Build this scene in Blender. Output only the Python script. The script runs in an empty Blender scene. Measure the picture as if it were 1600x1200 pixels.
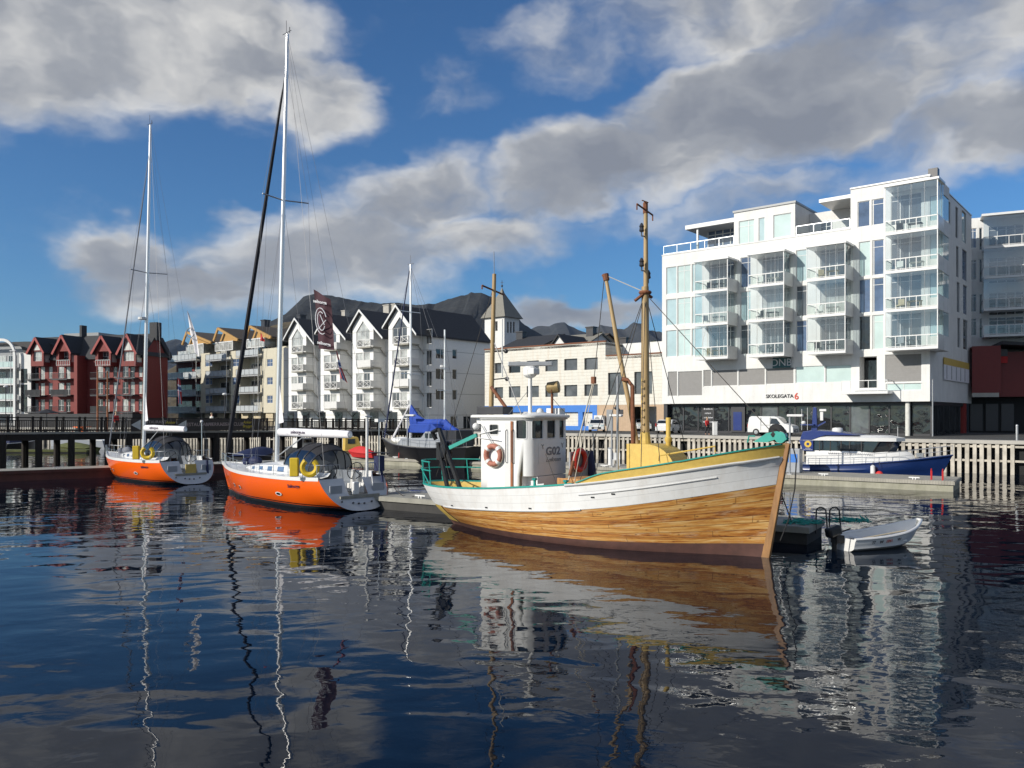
import bpy, bmesh, math, random
from mathutils import Vector, Matrix, Quaternion, noise as mnoise
random.seed(7)
S = bpy.context.scene
COL = S.collection
PI = math.pi

# ---------------------------------------------------------------- camera, sky, sun, exposure
H, F, HZ = 4.5, 1250.0, 648.0          # camera height above the water; authoring constants for ray()
cam_d = bpy.data.cameras.new('camera')
cam = bpy.data.objects.new('camera', cam_d)
COL.objects.link(cam)
cam.location = (0, 0, H)
cam.rotation_euler = (PI/2, 0, 0)
cam_d.sensor_width = 36
cam_d.lens = 36*F/1600
cam_d.shift_y = 0.03
cam_d.clip_start = 0.2
cam_d.clip_end = 40000
S.camera = cam

SUN_AZ = Vector((-0.875, -0.485, 0)).normalized()
SUN_EL = math.radians(25)
sun_dir = Vector((SUN_AZ.x*math.cos(SUN_EL), SUN_AZ.y*math.cos(SUN_EL), math.sin(SUN_EL)))
sl = bpy.data.lights.new('sun', 'SUN')
sl.energy = 5.0
sl.angle = math.radians(0.5)
sl.color = (1.0, 0.94, 0.84)
so = bpy.data.objects.new('sun', sl)
COL.objects.link(so)
so.rotation_euler = (-sun_dir).to_track_quat('-Z', 'Y').to_euler()
so.location = (-40, -30, 60)

S.view_settings.view_transform = 'Standard'
S.view_settings.look = 'None'
S.view_settings.gamma = 1
S.view_settings.exposure = 0.0
S.view_settings.use_curve_mapping = False

world = bpy.data.worlds.new('World')
S.world = world
world.use_nodes = True
def build_world():
    nt = world.node_tree
    N, L = nt.nodes, nt.links
    N.clear()
    out = N.new('ShaderNodeOutputWorld')
    sky = N.new('ShaderNodeTexSky')
    sky.sky_type = 'NISHITA'
    sky.sun_disc = False
    sky.sun_elevation = SUN_EL
    sky.sun_rotation = math.atan2(SUN_AZ.x, SUN_AZ.y)
    sky.air_density = 1.0; sky.dust_density = 0.4; sky.ozone_density = 2.5
    bg1 = N.new('ShaderNodeBackground'); bg1.inputs[1].default_value = 0.098
    tint = N.new('ShaderNodeMix'); tint.data_type = 'RGBA'; tint.blend_type = 'MULTIPLY'
    tint.inputs[0].default_value = 1.0
    tint.inputs[7].default_value = (0.44, 0.78, 1.10, 1)
    L.new(sky.outputs[0], tint.inputs[6]); L.new(tint.outputs[2], bg1.inputs[0])
    tc = N.new('ShaderNodeTexCoord')
    sep = N.new('ShaderNodeSeparateXYZ'); L.new(tc.outputs['Generated'], sep.inputs[0])
    def math_(op, a, b=None, clamp=False):
        m = N.new('ShaderNodeMath'); m.operation = op; m.use_clamp = clamp
        for i, v in enumerate((a, b)):
            if v is None: continue
            if isinstance(v, (int, float)): m.inputs[i].default_value = v
            else: L.new(v, m.inputs[i])
        return m.outputs[0]
    az = math_('ARCTAN2', sep.outputs[0], sep.outputs[1])
    el = math_('ARCSINE', sep.outputs[2])
    cmb = N.new('ShaderNodeCombineXYZ'); L.new(az, cmb.inputs[0]); L.new(el, cmb.inputs[1])
    ae = cmb.outputs[0]
    # fine warp so that the cloud banks get ragged rims
    def fbm(vec, scale, detail, rough, off=(0, 0, 0), stretch=(1, 1.7, 1), dist=0.0):
        mp = N.new('ShaderNodeMapping'); mp.inputs['Location'].default_value = off
        mp.inputs['Scale'].default_value = stretch
        L.new(vec, mp.inputs[0])
        n = N.new('ShaderNodeTexNoise'); n.inputs['Scale'].default_value = scale
        n.inputs['Detail'].default_value = detail; n.inputs['Roughness'].default_value = rough
        n.inputs['Distortion'].default_value = dist
        L.new(mp.outputs[0], n.inputs['Vector'])
        return n
    wn = fbm(ae, 7, 4, 0.6)
    sb = N.new('ShaderNodeVectorMath'); sb.operation = 'SUBTRACT'; L.new(wn.outputs['Color'], sb.inputs[0]); sb.inputs[1].default_value = (.5, .5, .5)
    sc_ = N.new('ShaderNodeVectorMath'); sc_.operation = 'SCALE'; L.new(sb.outputs[0], sc_.inputs[0]); sc_.inputs['Scale'].default_value = 0.10
    ad = N.new('ShaderNodeVectorMath'); ad.operation = 'ADD'; L.new(ae, ad.inputs[0]); L.new(sc_.outputs[0], ad.inputs[1])
    wv = ad.outputs[0]
    banks = [  # azimuth/elevation of each bank (all but the last from the photo's angles), size, tilt, thickness
        (60, 40, 360, 140, 0, 1.0), (300, 70, 240, 95, 0, .95), (430, 40, 110, 90, 0, .6), (505, 150, 95, 62, 0, .8),
        (190, 405, 110, 56, 0, .8), (300, 450, 220, 52, 0, .85), (520, 400, 240, 95, 8, .9), (660, 305, 130, 62, 18, .85),
        (700, 375, 260, 58, 10, .75), (900, 265, 170, 72, 12, .95), (1090, 190, 250, 90, 20, .95), (1350, 120, 350, 105, 8, .95),
        (1560, 190, 260, 75, 0, .9), (1150, 20, 300, 70, 0, .7), (1500, 20, 300, 70, 0, .9), (890, 490, 170, 26, 0, .8),
        (920, 60, 170, 80, 0, .42), (700, 150, 80, 45, 0, .38), (360, 325, 55, 28, 0, .55), (1330, 275, 300, 42, 0, .5),
        (1020, 340, 330, 40, 4, .45), (1250, -150, 420, 110, 0, .6)]  # last bank lies above the view, added for the water reflections
    tot = None
    for (cx, cy, rx, ry, rot, w) in banks:
        a = math.atan((cx-800)/F); e = math.atan((HZ-cy)/F*math.cos(a))
        mp = N.new('ShaderNodeMapping'); mp.vector_type = 'TEXTURE'
        mp.inputs['Location'].default_value = (a, e, 0)
        mp.inputs['Rotation'].default_value = (0, 0, math.radians(rot))
        k = math.cos(a)
        mp.inputs['Scale'].default_value = (rx/F*k*k*1.25, ry/F*k*1.25, 1)
        L.new(wv, mp.inputs[0])
        ln = N.new('ShaderNodeVectorMath'); ln.operation = 'LENGTH'; L.new(mp.outputs[0], ln.inputs[0])
        mr = N.new('ShaderNodeMapRange'); mr.interpolation_type = 'SMOOTHSTEP'
        mr.inputs[1].default_value = 1.15; mr.inputs[2].default_value = 0.25
        mr.inputs[3].default_value = 0; mr.inputs[4].default_value = w
        L.new(ln.outputs['Value'], mr.inputs[0])
        tot = mr.outputs[0] if tot is None else math_('MAXIMUM', tot, mr.outputs[0])
    # away from the harbour view the banks come from noise alone
    back = N.new('ShaderNodeMapRange'); L.new(sep.outputs[1], back.inputs[0])
    back.inputs[1].default_value = 0.45; back.inputs[2].default_value = -0.1; back.inputs[3].default_value = 0; back.inputs[4].default_value = 0.5
    tot = math_('MAXIMUM', tot, back.outputs[0])
    n1 = fbm(wv, 5.0, 8, 0.52, dist=0.15)
    # same noise a little towards the sun: the difference lights the sunward flanks
    n2 = fbm(wv, 5.0, 4, 0.52, off=(-0.035, 0.045, 0), dist=0.15)
    den = math_('ADD', tot, math_('MULTIPLY', math_('SUBTRACT', n1.outputs[0], 0.5), 1.55))
    mk = N.new('ShaderNodeMapRange'); mk.interpolation_type = 'SMOOTHSTEP'; L.new(den, mk.inputs[0])
    mk.inputs[1].default_value = 0.12; mk.inputs[2].default_value = 0.86; mk.inputs[3].default_value = 0; mk.inputs[4].default_value = 0.96
    core = N.new('ShaderNodeMapRange'); core.interpolation_type = 'SMOOTHSTEP'; L.new(den, core.inputs[0])
    core.inputs[1].default_value = 0.45; core.inputs[2].default_value = 1.15; core.inputs[3].default_value = 1; core.inputs[4].default_value = 0
    dl = math_('SUBTRACT', n1.outputs[0], n2.outputs[0])
    lit = math_('ADD', math_('ADD', math_('MULTIPLY', dl, 2.6), 0.30), math_('MULTIPLY', core.outputs[0], 0.48))
    n3 = fbm(wv, 3.4, 6, 0.55, off=(3, 1, 0))
    lit = math_('ADD', lit, math_('MULTIPLY', math_('SUBTRACT', n3.outputs[0], 0.5), 1.35), clamp=True)
    # sunlit warmth towards the left, where the sun stands
    azf = N.new('ShaderNodeMapRange'); L.new(az, azf.inputs[0])
    azf.inputs[1].default_value = 0.65; azf.inputs[2].default_value = -0.5; azf.inputs[3].default_value = -0.16; azf.inputs[4].default_value = 0.06
    lit = math_('ADD', lit, azf.outputs[0], clamp=True)
    rp = N.new('ShaderNodeValToRGB'); L.new(lit, rp.inputs[0])
    e0 = rp.color_ramp.elements
    e0[0].position = 0.0; e0[0].color = (0.25, 0.27, 0.315, 1)
    e0[1].position = 1.0; e0[1].color = (0.80, 0.785, 0.75, 1)
    m = e0.new(0.45); m.color = (0.37, 0.385, 0.415, 1)
    bg2 = N.new('ShaderNodeBackground'); bg2.inputs[1].default_value = 1.0
    L.new(rp.outputs[0], bg2.inputs[0])
    mx = N.new('ShaderNodeMixShader')
    L.new(mk.outputs[0], mx.inputs[0]); L.new(bg1.outputs[0], mx.inputs[1]); L.new(bg2.outputs[0], mx.inputs[2])
    L.new(mx.outputs[0], out.inputs[0])
build_world()

# ---------------------------------------------------------------- helpers
def ray(px, py, d):
    return Vector(((px-800)/F*d, d, H+(HZ-py)/F*d))
def ground(px, d, z=0.0):
    return Vector(((px-800)/F*d, d, z))

MATS = {}
def nodes_of(m):
    m.use_nodes = True
    nt = m.node_tree
    return nt, nt.nodes, nt.links, nt.nodes['Principled BSDF']
def M(name, col=(.5, .5, .5), rough=.6, metal=0.0, var=.12, vscale=3.0, bump=0.0, bscale=40.0, spec=.5, stain=0.0, stain_col=(.25, .16, .08), coat=0.0, aniso=(1, 1, 1)):
    if name in MATS: return MATS[name]
    m = bpy.data.materials.new(name); MATS[name] = m
    nt, N, L, b = nodes_of(m)
    b.inputs['Roughness'].default_value = rough
    b.inputs['Metallic'].default_value = metal
    b.inputs['Specular IOR Level'].default_value = spec
    b.inputs['Coat Weight'].default_value = coat
    c4 = (*col, 1)
    b.inputs['Base Color'].default_value = c4
    tc = N.new('ShaderNodeTexCoord')
    mp = N.new('ShaderNodeMapping'); mp.inputs['Scale'].default_value = aniso
    L.new(tc.outputs['Object'], mp.inputs[0])
    src = None
    if var > 0:
        n = N.new('ShaderNodeTexNoise'); n.inputs['Scale'].default_value = vscale
        n.inputs['Detail'].default_value = 6; n.inputs['Roughness'].default_value = .65
        L.new(mp.outputs[0], n.inputs['Vector'])
        r = N.new('ShaderNodeValToRGB'); L.new(n.outputs[0], r.inputs[0])
        r.color_ramp.elements[0].position = .3; r.color_ramp.elements[1].position = .72
        r.color_ramp.elements[0].color = tuple(max(0, c*(1-var)) for c in col)+(1,)
        r.color_ramp.elements[1].color = tuple(min(1, c*(1+var*.6)) for c in col)+(1,)
        src = r.outputs[0]
    if stain > 0:
        n = N.new('ShaderNodeTexNoise'); n.inputs['Scale'].default_value = 1.3
        n.inputs['Detail'].default_value = 8; n.inputs['Roughness'].default_value = .7
        mp2 = N.new('ShaderNodeMapping'); mp2.inputs['Scale'].default_value = (1.2, 1.2, .22)
        L.new(tc.outputs['Object'], mp2.inputs[0]); L.new(mp2.outputs[0], n.inputs['Vector'])
        r = N.new('ShaderNodeMapRange'); L.new(n.outputs[0], r.inputs[0])
        r.inputs[1].default_value = .49; r.inputs[2].default_value = .78; r.inputs[3].default_value = 0; r.inputs[4].default_value = stain
        mx = N.new('ShaderNodeMix'); mx.data_type = 'RGBA'
        L.new(r.outputs[0], mx.inputs[0])
        if src: L.new(src, mx.inputs[6])
        else: mx.inputs[6].default_value = c4
        mx.inputs[7].default_value = (*stain_col, 1)
        src = mx.outputs[2]
    if src: L.new(src, b.inputs['Base Color'])
    if bump > 0:
        n = N.new('ShaderNodeTexNoise'); n.inputs['Scale'].default_value = bscale; n.inputs['Detail'].default_value = 4
        L.new(mp.outputs[0], n.inputs['Vector'])
        bp = N.new('ShaderNodeBump'); bp.inputs['Strength'].default_value = min(1, bump); bp.inputs['Distance'].default_value = .02
        L.new(n.outputs[0], bp.inputs['Height']); L.new(bp.outputs[0], b.inputs['Normal'])
    return m

def add_lines(m, axis, period, dark=.75, width=.08, depth=.01, axis2=None, period2=1.0):
    """board or panel joints as grooves: darkens a thin line every `period` along an object axis"""
    nt, N, L, b = nodes_of(m)
    tc = N.new('ShaderNodeTexCoord'); sp = N.new('ShaderNodeSeparateXYZ'); L.new(tc.outputs['Object'], sp.inputs[0])
    def line(ax, per):
        d = N.new('ShaderNodeMath'); d.operation = 'MULTIPLY_ADD'; L.new(sp.outputs[ax], d.inputs[0]); d.inputs[1].default_value = 1/per; d.inputs[2].default_value = .37
        f = N.new('ShaderNodeMath'); f.operation = 'FRACT'; L.new(d.outputs[0], f.inputs[0])
        c = N.new('ShaderNodeMath'); c.operation = 'LESS_THAN'; L.new(f.outputs[0], c.inputs[0]); c.inputs[1].default_value = width
        return c.outputs[0]
    l = line(axis, period)
    if axis2 is not None:
        mxm = N.new('ShaderNodeMath'); mxm.operation = 'MAXIMUM'; L.new(l, mxm.inputs[0]); L.new(line(axis2, period2), mxm.inputs[1]); l = mxm.outputs[0]
    old = b.inputs['Base Color'].links[0].from_socket if b.inputs['Base Color'].links else None
    mx = N.new('ShaderNodeMix'); mx.data_type = 'RGBA'; mx.blend_type = 'MULTIPLY'
    L.new(l, mx.inputs[0])
    if old: L.new(old, mx.inputs[6])
    else: mx.inputs[6].default_value = b.inputs['Base Color'].default_value
    mx.inputs[7].default_value = (dark, dark, dark*.98, 1)
    L.new(mx.outputs[2], b.inputs['Base Color'])
    iv = N.new('ShaderNodeMath'); iv.operation = 'SUBTRACT'; iv.inputs[0].default_value = 1; L.new(l, iv.inputs[1])
    bp = N.new('ShaderNodeBump'); bp.inputs['Strength'].default_value = .8; bp.inputs['Distance'].default_value = depth
    L.new(iv.outputs[0], bp.inputs['Height'])
    if b.inputs['Normal'].links: L.new(b.inputs['Normal'].links[0].from_socket, bp.inputs['Normal'])
    L.new(bp.outputs[0], b.inputs['Normal'])
    return m

def pane_mat(name, col, rough=.04, wob=.02, var=.5, vscale=.35):
    m = M(name, col, rough, 0, var, vscale, spec=.9)
    nt, N, L, b = nodes_of(m)
    tc = N.new('ShaderNodeTexCoord')
    n = N.new('ShaderNodeTexNoise'); n.inputs['Scale'].default_value = .9; n.inputs['Detail'].default_value = 1
    L.new(tc.outputs['Object'], n.inputs['Vector'])
    bp = N.new('ShaderNodeBump'); bp.inputs['Strength'].default_value = 1; bp.inputs['Distance'].default_value = wob
    L.new(n.outputs[0], bp.inputs['Height']); L.new(bp.outputs[0], b.inputs['Normal'])
    return m
def glass_mat(name, tint=(.80, .90, .88), gloss=.16):
    m = bpy.data.materials.new(name); MATS[name] = m
    m.use_nodes = True
    nt = m.node_tree; N, L = nt.nodes, nt.links
    N.clear()
    o = N.new('ShaderNodeOutputMaterial'); t = N.new('ShaderNodeBsdfTransparent'); t.inputs[0].default_value = (*tint, 1)
    g = N.new('ShaderNodeBsdfGlossy'); g.inputs['Roughness'].default_value = .02
    lw = N.new('ShaderNodeLayerWeight'); lw.inputs[0].default_value = .35
    mr = N.new('ShaderNodeMapRange'); L.new(lw.outputs['Fresnel'], mr.inputs[0]); mr.inputs[3].default_value = gloss; mr.inputs[4].default_value = .9
    mx = N.new('ShaderNodeMixShader'); L.new(mr.outputs[0], mx.inputs[0]); L.new(t.outputs[0], mx.inputs[1]); L.new(g.outputs[0], mx.inputs[2])
    L.new(mx.outputs[0], o.inputs[0])
    return m

class MB:
    def __init__(s): s.v = []; s.f = []; s.uv = {}; s.X = None
    def _a(s, pts):
        i = len(s.v)
        for p in pts:
            p = Vector(p)
            s.v.append(s.X @ p if s.X else p)
        return i
    def face(s, pts, uv=None):
        i = s._a(pts); s.f.append(tuple(range(i, i+len(pts))))
        if uv: s.uv[len(s.f)-1] = uv
        return s
    def box(s, x0, y0, z0, x1, y1, z1):
        if x0 > x1: x0, x1 = x1, x0
        if y0 > y1: y0, y1 = y1, y0
        if z0 > z1: z0, z1 = z1, z0
        i = s._a([(x0,y0,z0),(x1,y0,z0),(x1,y1,z0),(x0,y1,z0),(x0,y0,z1),(x1,y0,z1),(x1,y1,z1),(x0,y1,z1)])
        for q in ((0,3,2,1),(4,5,6,7),(0,1,5,4),(1,2,6,5),(2,3,7,6),(3,0,4,7)): s.f.append(tuple(i+k for k in q))
        return s
    def beam(s, p, q, w, h, up=(0, 0, 1)):
        p, q = Vector(p), Vector(q); d = (q-p).normalized(); up = Vector(up)
        a = d.cross(up)
        if a.length < 1e-4: a = d.cross(Vector((1, 0, 0)))
        a.normalize(); b = a.cross(d).normalized()
        i = s._a([p-a*w/2-b*h/2, p+a*w/2-b*h/2, p+a*w/2+b*h/2, p-a*w/2+b*h/2, q-a*w/2-b*h/2, q+a*w/2-b*h/2, q+a*w/2+b*h/2, q-a*w/2+b*h/2])
        for k in ((0,1,2,3),(7,6,5,4),(0,4,5,1),(1,5,6,2),(2,6,7,3),(3,7,4,0)): s.f.append(tuple(i+j for j in k))
        return s
    def tube(s, pts, r, n=8, cap=True, closed=False):
        pts = [Vector(p) for p in pts]; m = len(pts)
        rr = r if isinstance(r, (list, tuple)) else [r]*m
        rings = []; prev = None
        for k in range(m):
            if closed: d = pts[(k+1) % m]-pts[k-1]
            else: d = pts[min(k+1, m-1)]-pts[max(k-1, 0)]
            d = d.normalized() if d.length > 1e-9 else Vector((0, 0, 1))
            a = (prev - d*prev.dot(d)) if prev else d.cross(Vector((0, 0, 1)))
            if a.length < 1e-3: a = d.cross(Vector((1, 0, 0)))
            a.normalize(); prev = a; b = d.cross(a)
            rings.append(s._a([pts[k]+(a*math.cos(t*2*PI/n)+b*math.sin(t*2*PI/n))*rr[k] for t in range(n)]))
        for k in range(m if closed else m-1):
            A, B = rings[k], rings[(k+1) % m]
            for t in range(n): s.f.append((A+t, A+(t+1) % n, B+(t+1) % n, B+t))
        if cap and not closed:
            s.f.append(tuple(rings[0]+t for t in reversed(range(n)))); s.f.append(tuple(rings[-1]+t for t in range(n)))
        return s
    def prism(s, poly, a0, a1, ax='y'):
        """poly: 2-D points; ax names the extrusion axis"""
        def P(p, a):
            return (a, p[0], p[1]) if ax == 'x' else (p[0], a, p[1]) if ax == 'y' else (p[0], p[1], a)
        n = len(poly)
        i = s._a([P(p, a0) for p in poly]); j = s._a([P(p, a1) for p in poly])
        s.f.append(tuple(i+k for k in range(n))); s.f.append(tuple(j+k for k in reversed(range(n))))
        for k in range(n): s.f.append((i+k, j+k, j+(k+1) % n, i+(k+1) % n))
        return s
    def lathe(s, prof, c=(0, 0, 0), n=12, axis=(0, 0, 1)):
        c = Vector(c); q = Vector((0, 0, 1)).rotation_difference(Vector(axis)); rings = []
        for r, z in prof:
            rings.append(s._a([c+q @ Vector((r*math.cos(t*2*PI/n), r*math.sin(t*2*PI/n), z)) for t in range(n)]))
        for A, B in zip(rings, rings[1:]):
            for t in range(n): s.f.append((A+t, A+(t+1) % n, B+(t+1) % n, B+t))
        s.f.append(tuple(rings[0]+t for t in reversed(range(n)))); s.f.append(tuple(rings[-1]+t for t in range(n)))
        return s
    def torus(s, c, R, r, axis=(0, 0, 1), n=20, m=8, a0=0, a1=2*PI, sx=1, sy=1):
        q = Vector((0, 0, 1)).rotation_difference(Vector(axis)); c = Vector(c)
        full = abs(a1-a0-2*PI) < 1e-6
        k = n if full else n+1
        pts = [c+q @ Vector((R*sx*math.cos(a0+(a1-a0)*t/n), R*sy*math.sin(a0+(a1-a0)*t/n), 0)) for t in range(k)]
        return s.tube(pts, r, m, closed=full)
    def ball(s, c, r, n=12, m=8, sc=(1, 1, 1)):
        c = Vector(c); rings = []
        for k in range(1, m):
            t = PI*k/m
            rings.append(s._a([c+Vector((r*sc[0]*math.sin(t)*math.cos(u*2*PI/n), r*sc[1]*math.sin(t)*math.sin(u*2*PI/n), r*sc[2]*math.cos(t))) for u in range(n)]))
        for A, B in zip(rings, rings[1:]):
            for t in range(n): s.f.append((A+t, B+t, B+(t+1) % n, A+(t+1) % n))
        top = s._a([c+Vector((0, 0, r*sc[2]))]); bot = s._a([c-Vector((0, 0, r*sc[2]))])
        for t in range(n):
            s.f.append((top, rings[0]+t, rings[0]+(t+1) % n)); s.f.append((bot, rings[-1]+(t+1) % n, rings[-1]+t))
        return s
    def grid(s, rows, closed=False, uv=False, flip=False):
        """rows of points of equal length, joined with quads"""
        idx = [s._a(r) for r in rows]; n = len(rows[0]); R = len(rows)
        for a in range(R-1):
            for t in range(n if closed else n-1):
                q = [(a, t), (a, (t+1) % n), (a+1, (t+1) % n), (a+1, t)]
                if flip: q.reverse()
                s.f.append(tuple(idx[x]+y for x, y in q))
                if uv:
                    s.uv[len(s.f)-1] = [(x/(R-1), (t+1 if (y != t) else t)/(n-1)) for x, y in q]
        return s
    def mesh(s, name, base=None):
        me = bpy.data.meshes.new(name)
        vs = [(base @ v) if base else v for v in s.v]
        me.from_pydata([tuple(v) for v in vs], [], s.f)
        if s.uv:
            ul = me.uv_layers.new(name='UVMap')
            for p in me.polygons:
                u = s.uv.get(p.index)
                if u:
                    for k, li in enumerate(p.loop_indices): ul.data[li].uv = u[k]
        return me
    def build(s, name, mat, parent=None, smooth=False, bevel=0.0, world=False, fix=False, base=None, ang=40):
        B = None
        if world and parent is not None: B = MW[parent.name].inverted()
        if base is not None: B = Matrix.Translation(-Vector(base))
        me = s.mesh(name, B)
        if fix:
            bm = bmesh.new(); bm.from_mesh(me)
            bmesh.ops.remove_doubles(bm, verts=bm.verts, dist=1e-5)
            bmesh.ops.recalc_face_normals(bm, faces=bm.faces)
            bm.to_mesh(me); bm.free()
        me.materials.append(MATS[mat] if isinstance(mat, str) else mat)
        if smooth:
            for p in me.polygons: p.use_smooth = True
            try: me.set_sharp_from_angle(angle=math.radians(ang))
            except Exception: pass
        o = bpy.data.objects.new(name, me); COL.objects.link(o)
        if parent is not None: o.parent = parent
        if base is not None: o.location = base
        if parent is not None: MW[o.name] = MW[parent.name]
        else: MW[o.name] = Matrix.Translation(Vector(base)) if base is not None else Matrix()
        if bevel > 0:
            md = o.modifiers.new('bevel', 'BEVEL'); md.width = bevel; md.segments = 2; md.limit_method = 'ANGLE'
        return o

MW = {}
def thing(name, label, cat, loc=(0, 0, 0), rz=0.0, group=None):
    o = bpy.data.objects.new(name, None); COL.objects.link(o)
    o.empty_display_size = .3
    o.location = loc; o.rotation_euler = (0, 0, rz)
    MW[o.name] = Matrix.Translation(Vector(loc)) @ Matrix.Rotation(rz, 4, 'Z')
    o['label'] = label; o['category'] = cat
    if group: o['group'] = group
    return o
def tag(o, label=None, cat=None, group=None, kind=None):
    if label: o['label'] = label
    if cat: o['category'] = cat
    if group: o['group'] = group
    if kind: o['kind'] = kind
    return o
def dup(o, loc=None, rz=None, label=None, parent=None):
    c = o.copy(); COL.objects.link(c)
    if parent is not None: c.parent = parent
    if loc is not None: c.location = loc
    if rz is not None: c.rotation_euler = (0, 0, rz)
    if label: c['label'] = label
    MW[c.name] = Matrix.Translation(c.location) @ Matrix.Rotation(c.rotation_euler.z, 4, 'Z')
    for ch in list(o.children): dup(ch, parent=c)
    return c

def text_mb(txt, size, extrude=.01, bold=0.0, shear=0.0, mirror=False, space=1.0):
    cu = bpy.data.curves.new('lettering', 'FONT'); cu.body = txt; cu.size = size; cu.extrude = extrude
    cu.offset = bold; cu.shear = shear; cu.align_x = 'CENTER'; cu.align_y = 'CENTER'; cu.resolution_u = 3; cu.space_character = space
    o = bpy.data.objects.new('lettering', cu); COL.objects.link(o)
    bpy.context.view_layer.update()
    dg = bpy.context.evaluated_depsgraph_get()
    me = bpy.data.meshes.new_from_object(o.evaluated_get(dg))
    mb = MB()
    mb.v = [Vector((-v.co.x if mirror else v.co.x, v.co.y, v.co.z)) for v in me.vertices]
    mb.f = [tuple(p.vertices) for p in me.polygons]
    COL.objects.unlink(o); bpy.data.objects.remove(o); bpy.data.curves.remove(cu); bpy.data.meshes.remove(me)
    return mb
def place_text(mb, origin, xdir, ydir):
    """lays lettering in the plane spanned by xdir (reading direction) and ydir (up)"""
    o = Vector(origin); x = Vector(xdir).normalized(); y = Vector(ydir).normalized(); n = x.cross(y)
    mb.v = [o+x*v.x+y*v.y+n*v.z for v in mb.v]
    return mb
# ---------------------------------------------------------------- materials
M('white_paint', (.74, .74, .72), .45, var=.06, bump=.08)
M('white_gloss', (.68, .68, .67), .25, var=.05)
M('white_wall', (.68, .68, .665), .7, var=.09, vscale=.7, bump=.1, stain=.32, stain_col=(.42, .40, .36)); add_lines(MATS['white_wall'], 0, .95, .90, .025, .004, axis2=1, period2=.95)
M('white_board', (.64, .635, .62), .6, var=.06, stain=.12, stain_col=(.5, .48, .44)); add_lines(MATS['white_board'], 0, .16, .88, .07, .008)
M('white_cladding', (.73, .73, .715), .6, var=.05, stain=.1, stain_col=(.52, .5, .46)); add_lines(MATS['white_cladding'], 2, 3.05, .45, .02, .02)
M('beige_board', (.55, .51, .40), .7, var=.07, stain=.15, stain_col=(.4, .34, .24)); add_lines(MATS['beige_board'], 2, .21, .82, .1, .012)
M('cream_panel', (.64, .625, .56), .65, var=.08, stain=.42, stain_col=(.46, .25, .1)); add_lines(MATS['cream_panel'], 2, .42, .75, .07, .012)
M('tan_wall', (.47, .34, .23), .8, var=.1, stain=.2); add_lines(MATS['tan_wall'], 0, .25, .85, .06, .008)
M('red_board', (.20, .026, .021), .65, var=.15, stain=.2, stain_col=(.12, .02, .015)); add_lines(MATS['red_board'], 2, .2, .78, .1, .012)
M('red_trim', (.28, .03, .025), .6, var=.15)
M('dark_red_panel', (.16, .012, .010), .5, var=.12)
M('blue_paint', (.03, .17, .55), .5, var=.1)
M('yellow_timber', (.42, .24, .07), .6, var=.15)
M('roof_dark', (.035, .036, .04), .75, var=.25, bump=.3, bscale=12); add_lines(MATS['roof_dark'], 1, .35, .7, .1, .02)
M('roof_brown', (.08, .065, .05), .85, var=.3, bump=.3, bscale=8)
M('shingle_grey', (.23, .22, .19), .85, var=.2, bump=.3, bscale=14); add_lines(MATS['shingle_grey'], 2, .3, .8, .12, .02)
M('dark_frame', (.03, .03, .035), .4, var=.1)
M('panel_grey', (.42, .45, .47), .35, var=.08)
M('grey_frame', (.25, .26, .27), .4, var=.08)
M('grey_blind', (.22, .215, .21), .6, var=.08); add_lines(MATS['grey_blind'], 2, .2, .94, .1, .004)
M('steel', (.55, .56, .57), .3, 1.0, var=.08)
M('galvanised', (.45, .46, .47), .5, .7, var=.15)
M('alloy', (.80, .80, .80), .3, .6, var=.05)
M('black_paint', (.012, .012, .014), .4, var=.2)
M('black_rubber', (.015, .015, .016), .75, var=.2)
M('rope_dark', (.06, .055, .05), .9, var=.2)
M('rope_light', (.5, .46, .38), .9, var=.2)
M('wire', (.20, .20, .21), .5, .2, var=.1)
M('rust', (.20, .075, .035), .8, var=.35, vscale=8)
M('orange_timber', (.30, .11, .045), .75, var=.3, vscale=8)
M('teal_paint', (.015, .30, .25), .45, var=.15, vscale=6)
M('yellow_paint', (.60, .42, .10), .55, var=.14, vscale=5, stain=.25, stain_col=(.4, .24, .06))
M('mast_wood', (.40, .28, .13), .5, var=.3, vscale=2.5, stain=.4, stain_col=(.28, .13, .05), aniso=(1, 1, .25))
M('pale_wood', (.52, .44, .30), .7, var=.25, vscale=4)
M('timber_dark', (.022, .017, .013), .85, var=.35, vscale=3, bump=.3)
M('deck_board', (.30, .29, .25), .85, var=.2, vscale=2, bump=.2)
M('pontoon_top', (.36, .34, .29), .85, var=.2, vscale=1.5, bump=.2); add_lines(MATS['pontoon_top'], 0, .15, .7, .1, .01)
M('pontoon_side', (.34, .33, .26), .85, var=.25, vscale=1.2, stain=.6, stain_col=(.10, .11, .05))
M('pontoon_dark', (.05, .048, .045), .85, var=.3, vscale=1.2, stain=.4, stain_col=(.02, .02, .015))
M('pontoon_red', (.10, .04, .032), .85, var=.3, vscale=1.0, stain=.5, stain_col=(.03, .02, .02))
M('slat_wood', (.52, .48, .41), .85, var=.4, vscale=1.2, stain=.5, stain_col=(.25, .21, .14))
M('concrete', (.42, .40, .36), .85, var=.15, vscale=1, bump=.2)
M('asphalt', (.06, .06, .058), .9, var=.2, vscale=.6, bump=.2)
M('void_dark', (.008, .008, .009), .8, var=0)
M('orange_gel', (.83, .15, .008), .28, var=.04, coat=.3)
M('blue_cover', (.012, .055, .34), .75, var=.25, vscale=3)
M('navy_cover', (.012, .02, .075), .7, var=.25)
M('navy_paint', (.012, .03, .16), .3, var=.08, coat=.3)
M('blue_hull', (.010, .030, .125), .3, var=.08, coat=.3)
M('yellow_fabric', (.62, .43, .015), .6, var=.12)
M('red_fabric', (.50, .02, .02), .7, var=.15)
M('red_ring', (.45, .03, .02), .6, var=.2)
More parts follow.
